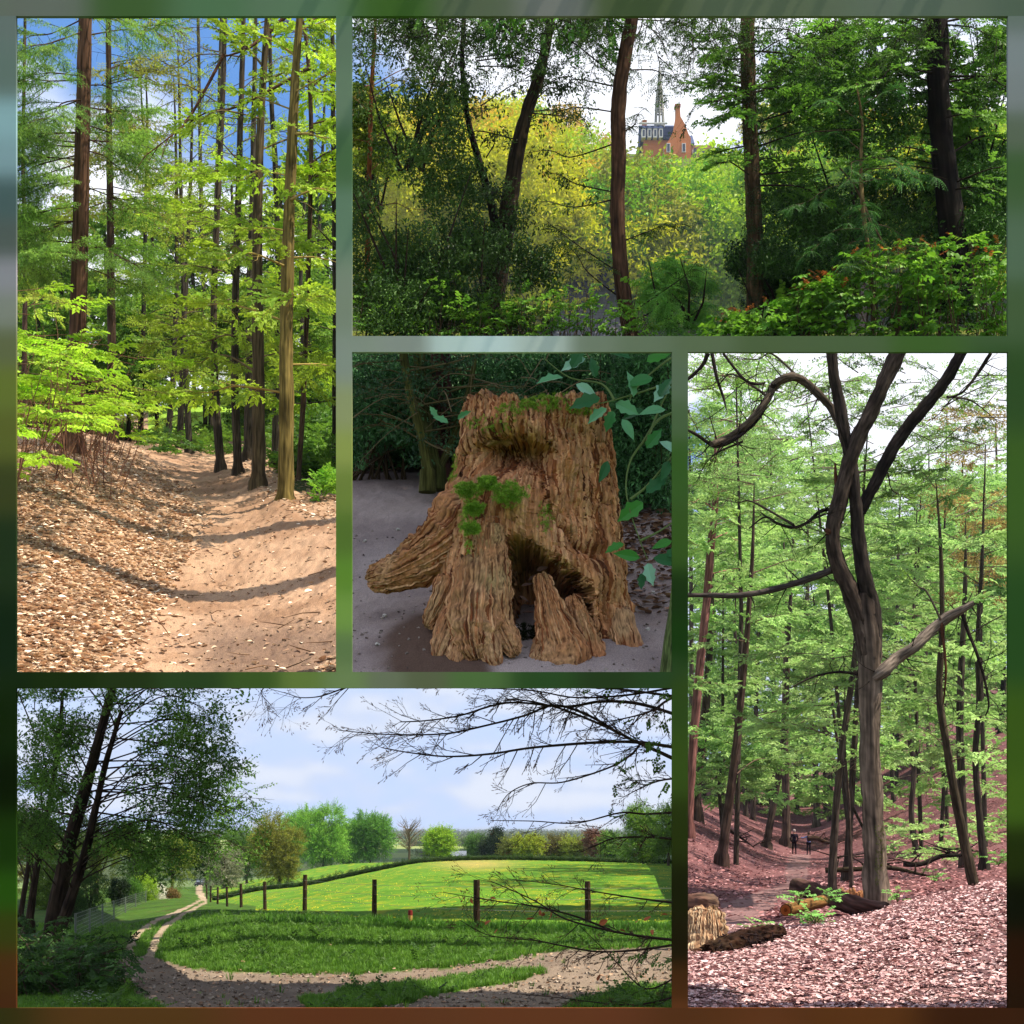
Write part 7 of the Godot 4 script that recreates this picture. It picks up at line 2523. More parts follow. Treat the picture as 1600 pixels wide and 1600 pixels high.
	var on_track := func(px: float, py: float, d: float) -> bool:
		var p := L.point(px, d)
		var got: Array = paint.call(px, py, d, p.x)
		return got[0] == "track" or (got[0] == "bank" and rng.randf() < 0.06)
	litter(L, made.track, 1300, 150, 1061, 1470, 1600, 0.06, [C(140, 112, 90), C(168, 140, 116), C(112, 88, 70)], on_track, 120)
	# dandelions
	var dm := MB.new()
	for k in 6:
		var a := TAU * k / 6
		dm.tri(Vector3.ZERO, Vector3(cos(a), 0.1, sin(a)), Vector3(cos(a + 1.05), 0.1, sin(a + 1.05)))
	var dmesh := dm.mesh()
	var dx := []
	var dc := PackedColorArray()
	for i in 4600:
		var px := rf(330, 1061)
		var d := 38.0 * pow(130.0 / 38.0, rng.randf())
		var p := L.point(px, d)
		var got: Array = paint.call(px, pix(p).y, d, p.x)
		if got[0] != "pasture": continue
		if nz.get_noise_3d(p.x * 1.2, d * 0.8, 44.0) < -0.05: continue
		var s := rf(0.012, 0.026)
		dx.append(Transform3D(Basis(Vector3.RIGHT, rf(-.4, .4)).scaled(Vector3(s, s, s)), p + Vector3(0, 0.05, 0)))
		dc.append(vary(C(236, 206, 20), C(246, 226, 60)))
	tag(scatter(self, "dandelions", dmesh, M.leaf, dx, dc), "yellow dandelions in the pasture", "flowers")

	# ---- fence
	var posts := [[745, 36.0, 72, "post", "thickest fence post, right of the red-topped marker"], [919, 36.3, 71, "post", "fence post at the right of the pasture"], [585, 44.0, 59, "post", "fence post left of the red-topped marker"], [476, 50.0, 56, "post", "fence post right of the track's bend, second thickest"], [414, 60.0, 45, "post", "fence post third to the left of the marker"], [377, 74.0, 37, "post", "fence post fourth to the left of the marker"], [355, 90.0, 31, "post", "slim fence post fifth to the left of the marker"], [340, 106.0, 27, "post", "small fence post near the track, sixth to the left of the marker"], [329, 122.0, 25, "post", "tiny fence post near the track, seventh to the left of the marker"], [323, 136.0, 22, "post", "tiniest fence post, farthest along the track"]]
	var tops := []
	for e in posts:
		var p := L.point(e[0], e[1])
		var h: float = e[2] * e[1] / K
		tops.append([p, h])
		var m := MB.new()
		var r: float = 0.078 if e[0] == 745 else 0.07
		var lean := Vector3(rf(-0.03, 0.03), h, rf(-0.03, 0.03))
		m.tube(spline(PackedVector3Array([p - Vector3(0, 0.15, 0), p + lean * 0.5, p + lean]), 5), radii(PackedFloat32Array([r * 1.05, r, r * 0.96]), 11), 12, C(86, 68, 52), 0.1, e[0] * 1.0, true, nz, 0.6)
		solo("fence_post", m, M.bark, e[4], "fence post", "fence posts along the pasture")
	tops.sort_custom(func(a, b): return a[0].x < b[0].x)
	var wt := thing("wire_fence", "three thin wires strung along the pasture's posts", "fence", tops[0][0])
	for k in 3:
		var m := MB.new()
		for i in tops.size() - 1:
			var a: Vector3 = tops[i][0] + Vector3(0, tops[i][1] * (0.35 + 0.25 * k), 0.07)
			var b: Vector3 = tops[i + 1][0] + Vector3(0, tops[i + 1][1] * (0.35 + 0.25 * k), 0.07)
			m.tube(PackedVector3Array([a, (a + b) / 2 - Vector3(0, 0.02, 0), b]), PackedFloat32Array([0.004, 0.004, 0.004]), 4, C(120, 116, 110), 0, 0, false)
		var l: Array = tops[tops.size() - 1]
		var a2: Vector3 = l[0] + Vector3(0, l[1] * (0.35 + 0.25 * k), 0.07)
		m.tube(PackedVector3Array([a2, at(1064, pix(a2).y, 36.2)]), PackedFloat32Array([0.004, 0.004]), 4, C(120, 116, 110), 0, 0, false)
		part(wt, "wire", m, M.wire)
	# marker post
	var mp := L.point(641, 35.2)
	var t := thing("marker_post", "short yellowish marker post with a dark red top in the grass by the fence", "post", mp)
	var mm := MB.new()
	mm.tube(PackedVector3Array([mp - Vector3(0, 0.1, 0), mp + Vector3(0, 0.2, 0)]), PackedFloat32Array([0.052, 0.052]), 14, C(196, 150, 80), 0.04, 1.0, true, nz, 0.3)
	part(t, "shaft", mm, M.paint)
	mm = MB.new()
	mm.tube(PackedVector3Array([mp + Vector3(0, 0.2, 0), mp + Vector3(0, 0.3, 0), mp + Vector3(0, 0.315, 0)]), PackedFloat32Array([0.055, 0.055, 0.04]), 14, C(128, 34, 28), 0.04, 1.0, true, nz, 0.3)
	part(t, "cap", mm, M.paint)

	# ---- hedge along the crest
	t = thing("hedge", "long clipped dark green hedge along the crest of the pasture", "hedge", L.point(700, 131))
	var hm := MB.new()
	sh = Sheaf.new()
	var hp := PackedVector3Array()
	var hr := PackedFloat32Array()
	for i in 90:
		var px := lerpf(332, 1062, i / 89.0)
		var d := 131.0
		var p := L.point(px, d)
		hp.append(p + Vector3(0, 0.16, 0))
		hr.append(0.22)
		var hh := lerpf(0.72, 0.5, smoothstep(500, 700, px))
		for k in 16:
			spray(sh, 5, "ever", 3, p + Vector3(rf(-.3, .3), rf(0.0, hh * 0.75), rf(-.25, .3)), Vector3(rf(-1, 1), rf(-.3, .6), rf(-.3, 1)), rf(0.3, 0.45), vary(C(40, 66, 26), C(70, 104, 40)), 0.6)
	hm.tube(hp, hr, 6, C(40, 54, 26), 0, 0, true)
	part(t, "stems", hm, M.twig)
	plant(t, sh)

	# ---- trees behind the pasture
	var mids := [
		["large fresh green tree behind the pasture, tallest on the horizon", 505, 1354, 1256, 44, 250, C(108, 166, 50), C(158, 210, 80), 1500, "fine"],
		["green tree close left of the tallest horizon tree", 462, 1360, 1262, 34, 262, C(104, 160, 52), C(150, 202, 76), 1000, "fine"],
		["deep green tree between the tallest tree and the domed one", 545, 1352, 1276, 26, 268, C(80, 134, 48), C(122, 176, 64), 700, "fine"],
		["domed deep green tree left of the bare tree", 578, 1349, 1270, 36, 258, C(84, 140, 48), C(128, 184, 68), 1300, "fine"],
		["round lime green tree right of the bare tree", 687, 1342, 1294, 20, 232, C(134, 176, 36), C(176, 214, 56), 800, "fine"],
		["slim dark conifer standing alone on the horizon", 776, 1340, 1297, 6, 240, C(36, 56, 36), C(56, 78, 48), 260, "ever"],
		["dark conifer beside the slim one", 764, 1340, 1314, 9, 243, C(40, 58, 36), C(60, 80, 48), 220, "ever"],
		["small green tree left of the dark conifers", 744, 1340, 1306, 12, 246, C(76, 118, 48), C(110, 150, 66), 320, "fine"],
		["olive green bush right of the dark conifers", 798, 1340, 1312, 13, 238, C(110, 124, 50), C(146, 156, 66), 320, "fine"],
		["yellow-green rounded bush in the middle of the horizon", 826, 1341, 1309, 22, 236, C(140, 160, 40), C(180, 192, 60), 520, "fine"],
		["brownish green bush right of the yellow-green one", 868, 1341, 1310, 18, 240, C(110, 108, 60), C(140, 134, 74), 380, "fine"],
		["yellowish bush near the reddish tree", 898, 1342, 1308, 16, 238, C(134, 152, 50), C(168, 180, 70), 360, "fine"],
		["thin reddish-brown tree on the horizon's right", 930, 1342, 1288, 14, 236, C(120, 82, 66), C(146, 104, 84), 260, "fine"],
		["green bush under the reddish tree", 955, 1343, 1304, 18, 230, C(90, 130, 50), C(130, 168, 66), 400, "fine"],
		["leafy green tree at the right edge of the pasture, left one", 1005, 1350, 1256, 38, 118, C(96, 136, 50), C(140, 180, 70), 1100, "fine"],
		["leafy green tree at the right edge of the pasture, against the frame", 1044, 1350, 1240, 32, 112, C(90, 130, 48), C(134, 172, 66), 900, "fine"],
		["orange-green young tree standing alone left of the green trees", 436, 1388, 1260, 44, 150, C(124, 126, 50), C(156, 162, 62), 1300, "fine"],
		["green tree behind the lane's end", 385, 1386, 1280, 34, 190, C(70, 112, 40), C(110, 150, 56), 700, "fine"],
		["white-flowering tree left of the orange-green tree", 350, 1392, 1318, 30, 170, C(110, 130, 76), C(176, 176, 146), 520, "fine"],
		["dark hawthorn above the lane's end", 322, 1386, 1300, 26, 200, C(56, 90, 36), C(84, 122, 46), 520, "fine"],
		["yellow-green tree on the left behind the garden fence", 268, 1398, 1285, 36, 130, C(116, 140, 44), C(150, 170, 60), 700, "fine"],
		["mid green tree behind the garden fence", 215, 1404, 1270, 40, 120, C(76, 116, 40), C(116, 156, 54), 800, "fine"],
		["olive tree at the back left behind the leaning trunks", 150, 1412, 1250, 48, 100, C(96, 118, 40), C(132, 152, 52), 900, "fine"],
		["rusty green tree at the far left edge of the meadow", 48, 1424, 1240, 50, 84, C(132, 124, 50), C(160, 156, 60), 900, "fine"],
		["shrubby green tree at the left edge under the rusty one", 90, 1430, 1320, 46, 70, C(84, 116, 40), C(124, 156, 52), 700, "fine"]]
	for e in mids:
		var d: float = e[5]
		var base := at(e[1], e[2], d)
		t = thing("tree", e[0], "tree", base)
		var hgt: float = (e[2] - e[3]) * d / K
		var wid: float = e[4] * d / K
		var m := MB.new()
		m.tube(PackedVector3Array([base - Vector3(0, 0.3, 0), base + Vector3(0.1, hgt * 0.4, 0), base + Vector3(0, hgt * 0.85, 0)]), PackedFloat32Array([hgt * 0.022, hgt * 0.017, hgt * 0.005]), 7, C(78, 68, 56), 0, 0, false)
		var lobes := []
		for i in 13:
			var o := rdir()
			var c := base + Vector3(0, hgt * 0.5, 0) + o * Vector3(wid * 0.6, hgt * 0.3, wid * 0.6)
			lobes.append([c, rf(0.24, 0.44)])
			m.tube(PackedVector3Array([base + Vector3(0, hgt * rf(0.15, 0.4), 0), c]), PackedFloat32Array([hgt * 0.009, hgt * 0.003]), 5, C(78, 68, 56), 0, 0, false)
		part(t, "trunk", m, M.twig)
		sh = Sheaf.new()
		for i in int(e[8]):
			var lb: Array = lobes[rng.randi() % 13]
			var o := rdir()
			var fr: float = lb[1]
			var p: Vector3 = lb[0] + o * pow(rng.randf(), 0.35) * Vector3(wid, minf(wid, hgt * 0.5), wid) * fr * 1.15
			if e[4] < 8:
				var y := rng.randf()
				p = base + Vector3(0, hgt * (0.05 + 0.95 * y), 0) + o * Vector3(1, 0, 1) * wid * (1.0 - y)
			if p.y < base.y: continue
			spray(sh, 5, e[9], 3, p, o + Vector3(0, -0.1, 0), clampf(d * 0.0065, 0.55, 1.7) * rf(0.8, 1.2), vary(e[6], e[7]), 0.7)
		plant(t, sh)
	# bare tree
	t = thing("bare_tree", "bare grey-brown tree with fanned twigs between the green trees", "tree", at(639, 1346, 230))
	var bm := MB.new()
	var q0 := at(639, 1347, 230)
	bm.tube(PackedVector3Array([q0, q0 + Vector3(0.1, 3.2, 0), q0 + Vector3(0, 5.0, 0)]), PackedFloat32Array([0.2, 0.15, 0.08]), 7, C(96, 84, 66), 0, 0, false)
	for i in 34:
		var a := q0 + Vector3(0, rf(1.6, 4.8), 0)
		var b := a + Vector3(rf(-1, 1) * 2.3, rf(0.8, 2.6), rf(-1, 1) * 2.0)
		if b.y > q0.y + 7.2: b.y = q0.y + 7.2 - rf(0, 0.4)
		bm.tube(PackedVector3Array([a, (a + b) / 2 + Vector3(0, 0.15, 0), b]), PackedFloat32Array([0.06, 0.04, 0.015]), 4, C(110, 96, 76), 0, 0, false)
		for k in 6:
			var c := a.lerp(b, rf(0.35, 1.0))
			bm.tube(PackedVector3Array([c, c + Vector3(rf(-.7, .7), rf(0.1, .9), rf(-.6, .6))]), PackedFloat32Array([0.025, 0.012]), 3, C(124, 112, 92), 0, 0, false)
	part(t, "trunk", bm, M.twig)
	# far woodland belts on the plain
	for e in [["dark line of woodland on the near plain right of the bare tree", 620.0, 640, 1062, 6.5, 700, C(92, 112, 64), C(120, 134, 80)], ["belt of woodland across the middle of the plain", 1050.0, 640, 1062, 12.0, 1000, C(78, 94, 62), C(104, 118, 78)], ["hazy belt of woodland near the horizon", 1800.0, 300, 1062, 16.0, 1300, C(78, 92, 66), C(100, 112, 82)], ["farthest blue-grey line of woods on the horizon", 3200.0, 200, 1062, 22.0, 1300, C(80, 94, 76), C(100, 112, 92)]]:
		var d: float = e[1]
		var xf := []
		var cc := PackedColorArray()
		for i in int(e[5]):
			var px := rf(e[2], e[3])
			if d < 700 and nz2.get_noise_2d(px * 1.5, d) < 0.05: continue
			var p := L.point(px, d * rf(0.97, 1.04))
			var s: float = e[4] * rf(0.5, 0.9)
			if not inside(5, p, s): continue
			xf.append(Transform3D(Basis(Vector3.UP, rf(0, TAU)).scaled(Vector3(s, s * 0.9, s)), p + Vector3(0, s * 0.3, 0)))
			cc.append(vary(e[6], e[7]))
		tag(scatter(self, "forest", SPRAY["ever0"], M.leaf, xf, cc), e[0], "woodland")

	# ---- dark leaning trees at the left
	var lt := [
		["dark leaning main trunk at the left of the track, thickest of the clump", 30.0, [[84, 1466], [92, 1400], [108, 1320], [128, 1250], [150, 1170], [172, 1090], [184, 1050]], [34, 27, 22, 19, 16, 13, 9], true],
		["dark second trunk of the clump, sweeping right from the same foot", 29.6, [[88, 1468], [112, 1400], [134, 1330], [150, 1260], [166, 1190], [190, 1110]], [22, 17, 14, 11, 9, 6], true],
		["slim trunk at the left of the clump", 32.0, [[46, 1440], [54, 1380], [66, 1310], [80, 1240], [92, 1160], [98, 1080]], [13, 11, 10, 8, 7, 5], false],
		["thinnest trunk at the left edge of the clump", 33.0, [[32, 1430], [40, 1380], [48, 1330], [54, 1290]], [9, 8, 6, 4], false]]
	for e in lt:
		var d: float = e[1]
		t = thing("leaning_tree", e[0], "tree", at(e[2][0][0], e[2][0][1], d))
		trunk_of(t, e[2], d, PackedFloat32Array(e[3]), C(66, 54, 44), 11, 5)
		sh = Sheaf.new()
		var nl := 40 if e[4] else 18
		for i in nl:
			var y := lerpf(1400.0, 1085.0, (i + rf(0, 1)) / nl)
			var x := x_on(e[2], y)
			var right := i % 3 != 0
			var reach := (rf(90, 260) if right else rf(-150, -50)) if e[4] else (rf(-60, 70))
			var ex := x + reach
			var ey := y + rf(-110, 70)
			if y > 1330: 
				ey = y - rf(20, 70)
			# the crown's edge slopes away to the lower right
			if ex > 300 + (ey - 1080) * 0.7: ex = 300 + (ey - 1080) * 0.7
			if ey > 1300 and ex < 250: ey = 1300
			ex = minf(ex, 425)
			limb(t, sh, 5, at(x, y, d), at(ex, ey, d + rf(-2.5, 2.5)), rf(0.009, 0.021), {"kind": "fine" if i % 2 else "ever", "size": 0.4, "twigs": 11, "tlen": 0.4, "step": 0.85, "fill": 0.68, "ca": C(64, 102, 36), "cb": C(112, 156, 58), "bark": C(54, 44, 38), "flat": 0.8, "tilt": 1.2, "from": 0.3})
		plant(t, sh)
	# bramble at the lower left
	t = thing("bramble_bush", "dark leafy bush at the lower left corner beside the track", "bush", L.point(80, 19))
	var bs := MB.new()
	sh = Sheaf.new()
	for i in 130:
		var a := L.point(rf(-30, 130), rf(17.5, 22))
		var b := at(rf(-20, 205), rf(1425, 1560), rf(17.2, 21.5))
		if b.x > at(150, 0, 19).x and pix(b).y < 1470: b.y -= 0.4
		bs.tube(PackedVector3Array([a, (a + b) / 2 + Vector3(0, 0.15, 0), b]), PackedFloat32Array([0.008, 0.006, 0.003]), 4, C(64, 52, 44), 0, 0, false)
		for k in 13:
			spray(sh, 5, "hazel" if k % 2 else "beech", 2, a.lerp(b, rf(0.25, 1.05)) + rdir() * 0.12, Vector3(rf(-1, 1), rf(-.4, .3), rf(-.2, 1)), rf(0.14, 0.24), vary(C(38, 66, 26), C(74, 116, 44)), 0.5)
	part(t, "stems", bs, M.twig)
	plant(t, sh)
	t = thing("white_flower_clump", "little clump of white flowers at the bottom edge beside the bush", "flowers", L.point(135, 16.2))
	sh = Sheaf.new()
	var fm := MB.new()
	for i in 40:
		var p := L.point(rf(116, 158), rf(15.6, 17.4))
		fm.tube(PackedVector3Array([p, p + Vector3(rf(-.03, .03), 0.12, 0)]), PackedFloat32Array([0.003, 0.002]), 3, C(80, 110, 50), 0, 0, false)
		for k in 5:
			var a := TAU * k / 5
			fm.tri(p + Vector3(0, 0.12, 0), p + Vector3(cos(a) * 0.012, 0.122, sin(a) * 0.012), p + Vector3(cos(a + 0.9) * 0.012, 0.122, sin(a + 0.9) * 0.012), C(236, 236, 232))
	part(t, "flowers", fm, M.leaf, "stuff")

	# ---- garden side: mesh fence, blossom, topiary, lane end
	t = thing("garden_fence", "low grey-green mesh fence along the garden, left of the track", "fence", L.point(190, 42))
	var ga := [[118, 34.0], [140, 38.0], [160, 44.0], [178, 51.0], [196, 60.0], [212, 70.0], [228, 82.0]]
	for i in ga.size():
		var p := L.point(ga[i][0], ga[i][1])
		var m := MB.new()
		m.tube(PackedVector3Array([p, p + Vector3(0, 0.62, 0)]), PackedFloat32Array([0.025, 0.025]), 6, C(96, 104, 92))
		part(t, "post", m, M.paint)
		if i:
			var o := L.point(ga[i - 1][0], ga[i - 1][1])
			m = MB.new()
			for k in 7:
				var h := Vector3(0, 0.06 + 0.09 * k, 0)
				m.tube(PackedVector3Array([o + h, p + h]), PackedFloat32Array([0.003, 0.003]), 4, C(86, 96, 84), 0, 0, false)
			for k in 26:
				var b := o.lerp(p, k / 26.0)
				m.tube(PackedVector3Array([b + Vector3(0, 0.05, 0), b + Vector3(0, 0.62, 0)]), PackedFloat32Array([0.0025, 0.0025]), 3, C(86, 96, 84), 0, 0, false)
			part(t, "mesh_panel", m, M.wire)
	var shrubs := [["white blossoming shrub at the end of the garden fence", 243, 1412, 1382, 12, 92, C(214, 214, 196), C(236, 236, 224)], ["bright yellow-green shrub beside the white blossom", 226, 1414, 1370, 18, 90, C(130, 168, 44), C(166, 200, 60)], ["low orange-brown shrub right of the white blossom", 264, 1410, 1393, 12, 95, C(124, 104, 60), C(150, 128, 74)], ["dark clipped cone of box in the garden", 186, 1412, 1374, 13, 74, C(28, 46, 24), C(46, 70, 34)], ["dark shrub behind the garden fence's near end", 140, 1420, 1360, 26, 62, C(40, 66, 28), C(70, 100, 40)], ["green shrub in the middle of the garden", 205, 1410, 1376, 16, 84, C(66, 110, 38), C(100, 146, 52)], ["dark shrub between the leaning trunks and the garden", 112, 1440, 1390, 22, 46, C(36, 60, 26), C(62, 94, 38)]]
	for e in shrubs:
		var d: float = e[5]
		var base := at(e[1], e[2], d)
		t = thing("garden_shrub", e[0], "shrub", base)
		var m := MB.new()
		sh = Sheaf.new()
		for i in 10:
			m.tube(PackedVector3Array([base, base + Vector3(rf(-1, 1) * e[4] * 0.5, (e[2] - e[3]) * 0.7, rf(-3, 3)) * d / K]), PackedFloat32Array([0.02, 0.008]), 4, C(70, 60, 48), 0, 0, false)
		part(t, "stems", m, M.twig)
		for i in 330:
			var o := rdir() * pow(rng.randf(), 0.4)
			var p: Vector3 = base + Vector3(o.x * e[4], (o.y * 0.5 + 0.5) * (e[2] - e[3]), o.z * e[4]) * d / K
			spray(sh, 5, "ever", 3, p, o, d * 0.0045, vary(e[6], e[7]), 0.6)
		plant(t, sh)
	# parked car at the lane's end
	var cp := L.point(313, L.dist(313, 1384.5))
	t = thing("parked_car", "small dark car parked at the far end of the lane", "car", cp)
	var cm := MB.new()
	var dark_p := C(44, 46, 54)
	cm.box(cp + Vector3(-0.86, 0.28, -2.0), cp + Vector3(0.86, 0.86, 2.0), dark_p)
	for k in [[-1.3, 1.25]]:
		var a := 0.86
		var b := 1.42
		var p: Array = [Vector3(-0.82, a, -1.6), Vector3(0.82, a, -1.6), Vector3(0.82, a, 1.2), Vector3(-0.82, a, 1.2), Vector3(-0.64, b, -1.1), Vector3(0.64, b, -1.1), Vector3(0.64, b, 0.5), Vector3(-0.64, b, 0.5)]
		for q in [[0, 1, 5, 4, Vector3(0, 0, -1)], [3, 2, 6, 7, Vector3(0, 0, 1)], [0, 3, 7, 4, Vector3(-1, 0, 0)], [1, 2, 6, 5, Vector3(1, 0, 0)], [4, 5, 6, 7, Vector3(0, 1, 0)]]:
			cm.quad(cp + p[q[0]], cp + p[q[1]], cp + p[q[2]], cp + p[q[3]], dark_p, q[4])
	part(t, "body", cm, M.paint)
	cm = MB.new()
	cm.quad(cp + Vector3(-0.74, 0.92, 1.19), cp + Vector3(0.74, 0.92, 1.19), cp + Vector3(0.6, 1.36, 0.62), cp + Vector3(-0.6, 1.36, 0.62), C(84, 94, 106), Vector3(0, 0.4, 1))
	part(t, "windscreen", cm, M.glass)
	for k in [-1, 1]:
		cm = MB.new()
		cm.box(cp + Vector3(0.6 * k - 0.16, 0.6, 1.99), cp + Vector3(0.6 * k + 0.16, 0.76, 2.03), C(170, 170, 164))
		part(t, "headlight", cm, M.glass)
		for z in [-1.3, 1.3]:
			cm = MB.new()
			cm.tube(PackedVector3Array([cp + Vector3(0.86 * k - 0.1, 0.32, z), cp + Vector3(0.86 * k + 0.1, 0.32, z)]), PackedFloat32Array([0.32, 0.32]), 14, C(30, 30, 32))
			part(t, "wheel", cm, M.paint)
	# a house behind the crest
	for e in [["white cottage wall with grey roof showing over the crest left of the lime green tree", 664, 232.0, 12, 1344, 1333, C(228, 226, 218), C(120, 116, 116)], ["low building with a bluish roof over the crest right of the lime green tree", 716, 236.0, 22, 1345, 1331, C(190, 180, 170), C(128, 138, 152)]]:
		var d: float = e[2]
		var a := at(e[1] - e[3] * 0.5, e[4], d)
		var b := at(e[1] + e[3] * 0.5, e[5], d)
		t = thing("cottage", e[0], "house", Vector3((a.x + b.x) / 2, a.y, -d))
		var m := MB.new()
		m.box(Vector3(a.x, a.y - 0.5, -d - 2.5), Vector3(b.x, a.y + (b.y - a.y) * 0.55, -d), e[6])
		part(t, "wall", m, M.soil)
		m = MB.new()
		prism(m, Vector3(a.x - 0.15, a.y + (b.y - a.y) * 0.55, -d - 2.7), Vector3(b.x + 0.15, 0, -d + 0.2), (b.y - a.y) * 0.55, true, e[7])
		part(t, "roof", m, M.soil)
		m = MB.new()
		m.box(Vector3((a.x + b.x) / 2 - 0.2, a.y + 0.1, -d), Vector3((a.x + b.x) / 2 + 0.2, a.y + 0.45, -d + 0.03), C(60, 66, 76))
		part(t, "window", m, M.glass)
	overhang(L)

# ---- the bare young beech whose boughs hang into the meadow picture from the right
func overhang(_L: Land) -> void:
	var t := thing("bare_beech", "leafless young beech whose dark budding boughs reach over the meadow from the right", "tree", at(1067, 1600, 15.4))
	var bark := C(50, 42, 38)
	var m := MB.new()
	m.tube(PackedVector3Array([at(1066, 1610, 15.4), at(1068, 1400, 15.4), at(1066, 1250, 15.4), at(1066, 1068, 15.4)]), PackedFloat32Array([0.034, 0.03, 0.026, 0.02]), 9, C(84, 74, 66), 0.1, 4.0, true, nz, 0.4)
	part(t, "trunk", m, M.bark)
	var boughs := [
		[[[1066, 1192], [1030, 1175], [996, 1160], [952, 1138], [884, 1110], [830, 1096], [790, 1092]], 7, 1.0],
		[[[1066, 1120], [1000, 1100], [940, 1096], [884, 1104], [793, 1098], [719, 1118], [665, 1126], [625, 1128]], 6, 1.0],
		[[[1066, 1170], [1000, 1160], [935, 1160], [834, 1168], [766, 1178], [699, 1182], [640, 1176], [596, 1168]], 6, 1.0],
		[[[970, 1148], [920, 1118], [867, 1102], [820, 1118], [766, 1132], [699, 1146], [631, 1148], [580, 1146], [530, 1141]], 5, 1.0],
		[[[1066, 1082], [1040, 1096], [1015, 1112], [969, 1124], [930, 1130]], 5, 1.0],
		[[[1066, 1090], [1010, 1082], [960, 1076], [900, 1074], [850, 1070]], 5, 1.0],
		[[[1066, 1072], [980, 1086], [900, 1090], [840, 1080], [780, 1076], [700, 1072]], 4, 1.0],
		[[[560, 1068], [530, 1078], [500, 1088], [470, 1090], [450, 1084], [420, 1076]], 3, 0.4],
		[[[420, 1068], [408, 1082], [420, 1098], [432, 1112]], 2, 0.5],
		[[[1066, 1268], [1010, 1272], [969, 1270], [901, 1286], [834, 1283], [766, 1282]], 4, 0.6],
		[[[1066, 1312], [1010, 1308], [959, 1310], [930, 1322], [905, 1332]], 4, 0.6],
		[[[1000, 1163], [985, 1180], [950, 1200], [880, 1222], [830, 1224], [795, 1240], [776, 1268]], 4, 0.6],
		[[[1066, 1215], [1030, 1220], [1000, 1232], [975, 1245]], 4, 0.9],
		[[[1066, 1412], [1000, 1404], [935, 1394], [868, 1382], [800, 1374]], 3.5, 0.6],
		[[[1066, 1470], [1010, 1464], [952, 1454], [884, 1436], [840, 1410], [800, 1391], [765, 1376]], 4.5, 0.7],
		[[[960, 1456], [900, 1432], [834, 1416], [790, 1410], [749, 1404], [692, 1394]], 3.5, 0.7],
		[[[1066, 1474], [1000, 1484], [935, 1487], [880, 1478], [834, 1469], [766, 1462], [719, 1438]], 4, 0.7],
		[[[1066, 1552], [1030, 1564], [986, 1570], [930, 1566], [884, 1560], [800, 1552]], 3.5, 0.6],
		[[[1066, 1520], [1010, 1545], [960, 1500], [930, 1470], [905, 1446]], 3, 0.6]]
	for e in boughs:
		var c := PackedVector3Array()
		var dz := rf(-0.7, 0.2)
		for i in e[0].size(): c.append(at(e[0][i][0], e[0][i][1], 15.4 + dz * float(i) / e[0].size() + rf(-0.04, 0.04)))
		var sp := spline(c, 6)
		var r0: float = e[1] * 0.5 * 15.4 / K
		var b := MB.new()
		var rr := radii(PackedFloat32Array([r0, r0 * 0.6, r0 * 0.25]), sp.size())
		b.tube(sp, rr, 6, bark, 0.12, rf(0, 99), false, nz)
		for i in range(3, sp.size()):
			if rng.randf() > 0.7 * e[2]: continue
			var fwd := (sp[i] - sp[i - 1]).normalized()
			twig(b, sp[i], (fwd + rdir() * 0.8 + Vector3(0, -0.25, 0)).normalized(), rf(0.12, 0.42), minf(rr[i] * 0.6, 0.006), 2)
		part(t, "branch", b, M.twig)
	# the last dry leaves
	var dry: StandardMaterial3D = M.dry.duplicate()
	dry.albedo_color = C(170, 96, 62).linear_to_srgb()
	for e in [[722, 1405], [738, 1408], [771, 1403], [840, 1407], [829, 1437], [871, 1433], [844, 1426], [861, 1432], [763, 1443], [776, 1455], [942, 1440], [972, 1453], [1021, 1456], [996, 1441], [1038, 1428], [937, 1528], [755, 1440], [848, 1428], [1012, 1436]]:
		var o := MeshInstance3D.new()
		o.name = "dry_leaf"
		t.add_child(o, true)
		o.mesh = SPRAY["fallen%d" % (rng.randi() % 3)]
		o.material_override = dry
		o.transform = Transform3D(Basis(rdir(), rf(0, TAU)).scaled(Vector3.ONE * rf(0.06, 0.1)), at(e[0], e[1], 15.1) - t.position)
	# sprouting leaves at the right
	var sh := Sheaf.new()
	for i in 150:
		var x := rf(950, 1066)
		var y := rf(1066, 1330) if i % 3 else rf(1480, 1580)
		if y < 1330 and rng.randf() > smoothstep(940.0, 1050.0, x + 20): continue
		spray(sh, 5, "hazel", 2, at(x, y, 15.2 + rf(-.3, .3)), Vector3(rf(-1, 0.3), rf(-.7, .2), rf(-.3, .6)), rf(0.08, 0.15), vary(C(54, 86, 32), C(92, 130, 50)), 0.7)
	for i in 8:
		spray(sh, 5, "hazel", 2, at(rf(905, 930), rf(1060, 1100) if i < 4 else rf(790, 800), 15.3), Vector3(rf(-1, 1), -0.5, 0.3), 0.1, vary(C(54, 86, 32), C(92, 130, 50)), 0.7)
	plant(t, sh)

func twig(b: MB, p: Vector3, d: Vector3, l: float, r: float, depth: int) -> void:
	var e := p + d * l
	if not inside(5, e, 0.01):
		return
	var mid := p + d * l * 0.5 + rdir() * l * 0.07
	b.tube(PackedVector3Array([p, mid, e]), PackedFloat32Array([r, r * 0.7, r * 0.35]), 4, C(56, 46, 42), 0, 0, false)
	# a pointed bud at the tip
	b.tube(PackedVector3Array([e, e + d * 0.012, e + d * 0.03]), PackedFloat32Array([0.0018, 0.0036, 0.0006]), 4, C(96, 70, 54), 0, 0, false)
	if depth > 0:
		for k in 3:
			twig(b, p.lerp(e, rf(0.2, 0.9)), (d + rdir() * 0.75).normalized(), l * rf(0.25, 0.5), r * 0.6, depth - 1)

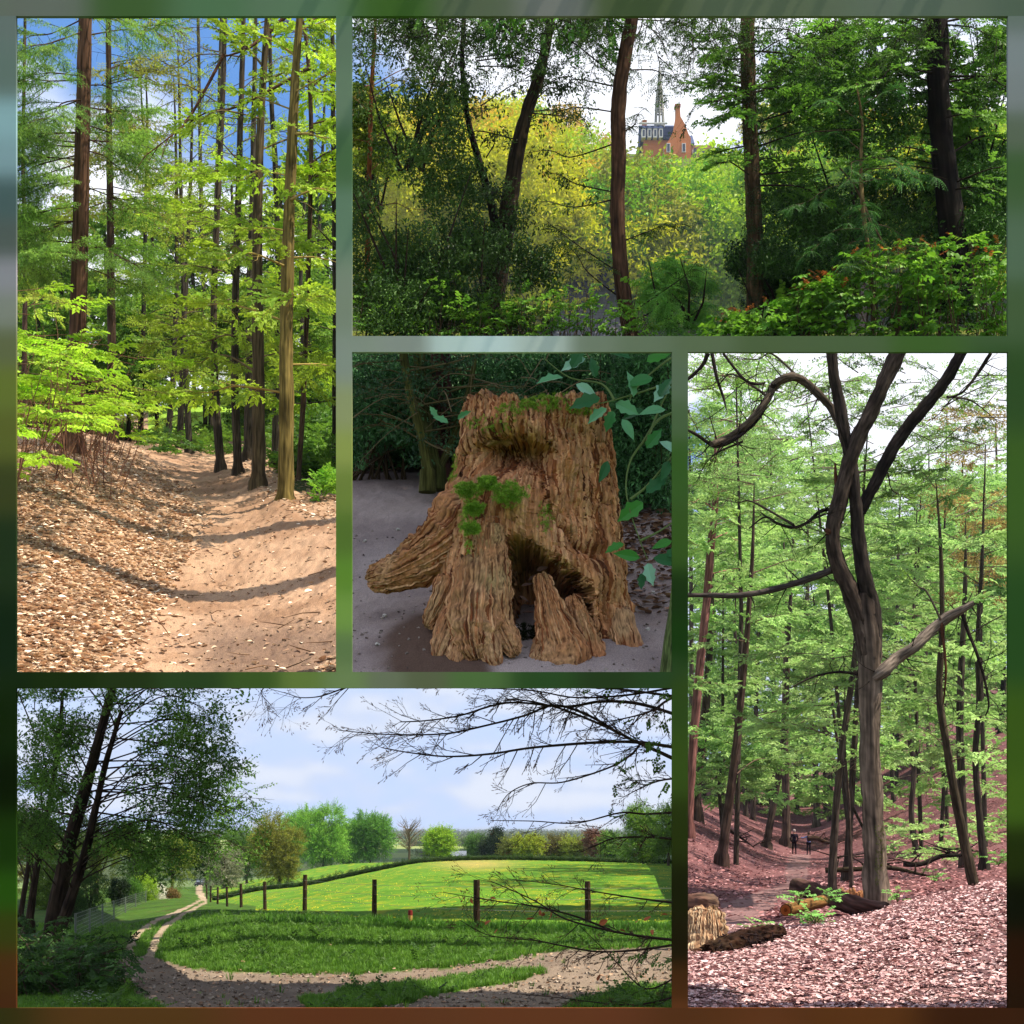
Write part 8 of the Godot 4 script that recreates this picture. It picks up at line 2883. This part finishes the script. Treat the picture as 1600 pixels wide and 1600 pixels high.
func _ready() -> void:
	rng.seed = 20240511
	nz.seed = 5
	nz.frequency = 0.35
	nz.fractal_octaves = 3
	nz2.seed = 9
	nz2.frequency = 0.22
	nz2.fractal_octaves = 4
	make_world()
	make_materials()
	make_sprays()
	make_wall()
	# plain lawn before and beside the wall
	var gm := MB.new()
	gm.quad(Vector3(-60, -0.12, 30), Vector3(60, -0.12, 30), Vector3(60, -0.12, -13.3), Vector3(-60, -0.12, -13.3), C(88, 120, 52))
	gm.quad(Vector3(8.6, -0.12, -13.3), Vector3(60, -0.12, -13.3), Vector3(60, -0.12, -60), Vector3(22, -0.12, -60), C(88, 110, 52))
	var lawn := part(self, "ground", gm, M.turf)
	tag(lawn, "level grass in front of the display wall and beside it", "", "", "structure")
	bay_path()
	bay_manor()
	bay_stump()
	bay_valley()
	bay_meadow()
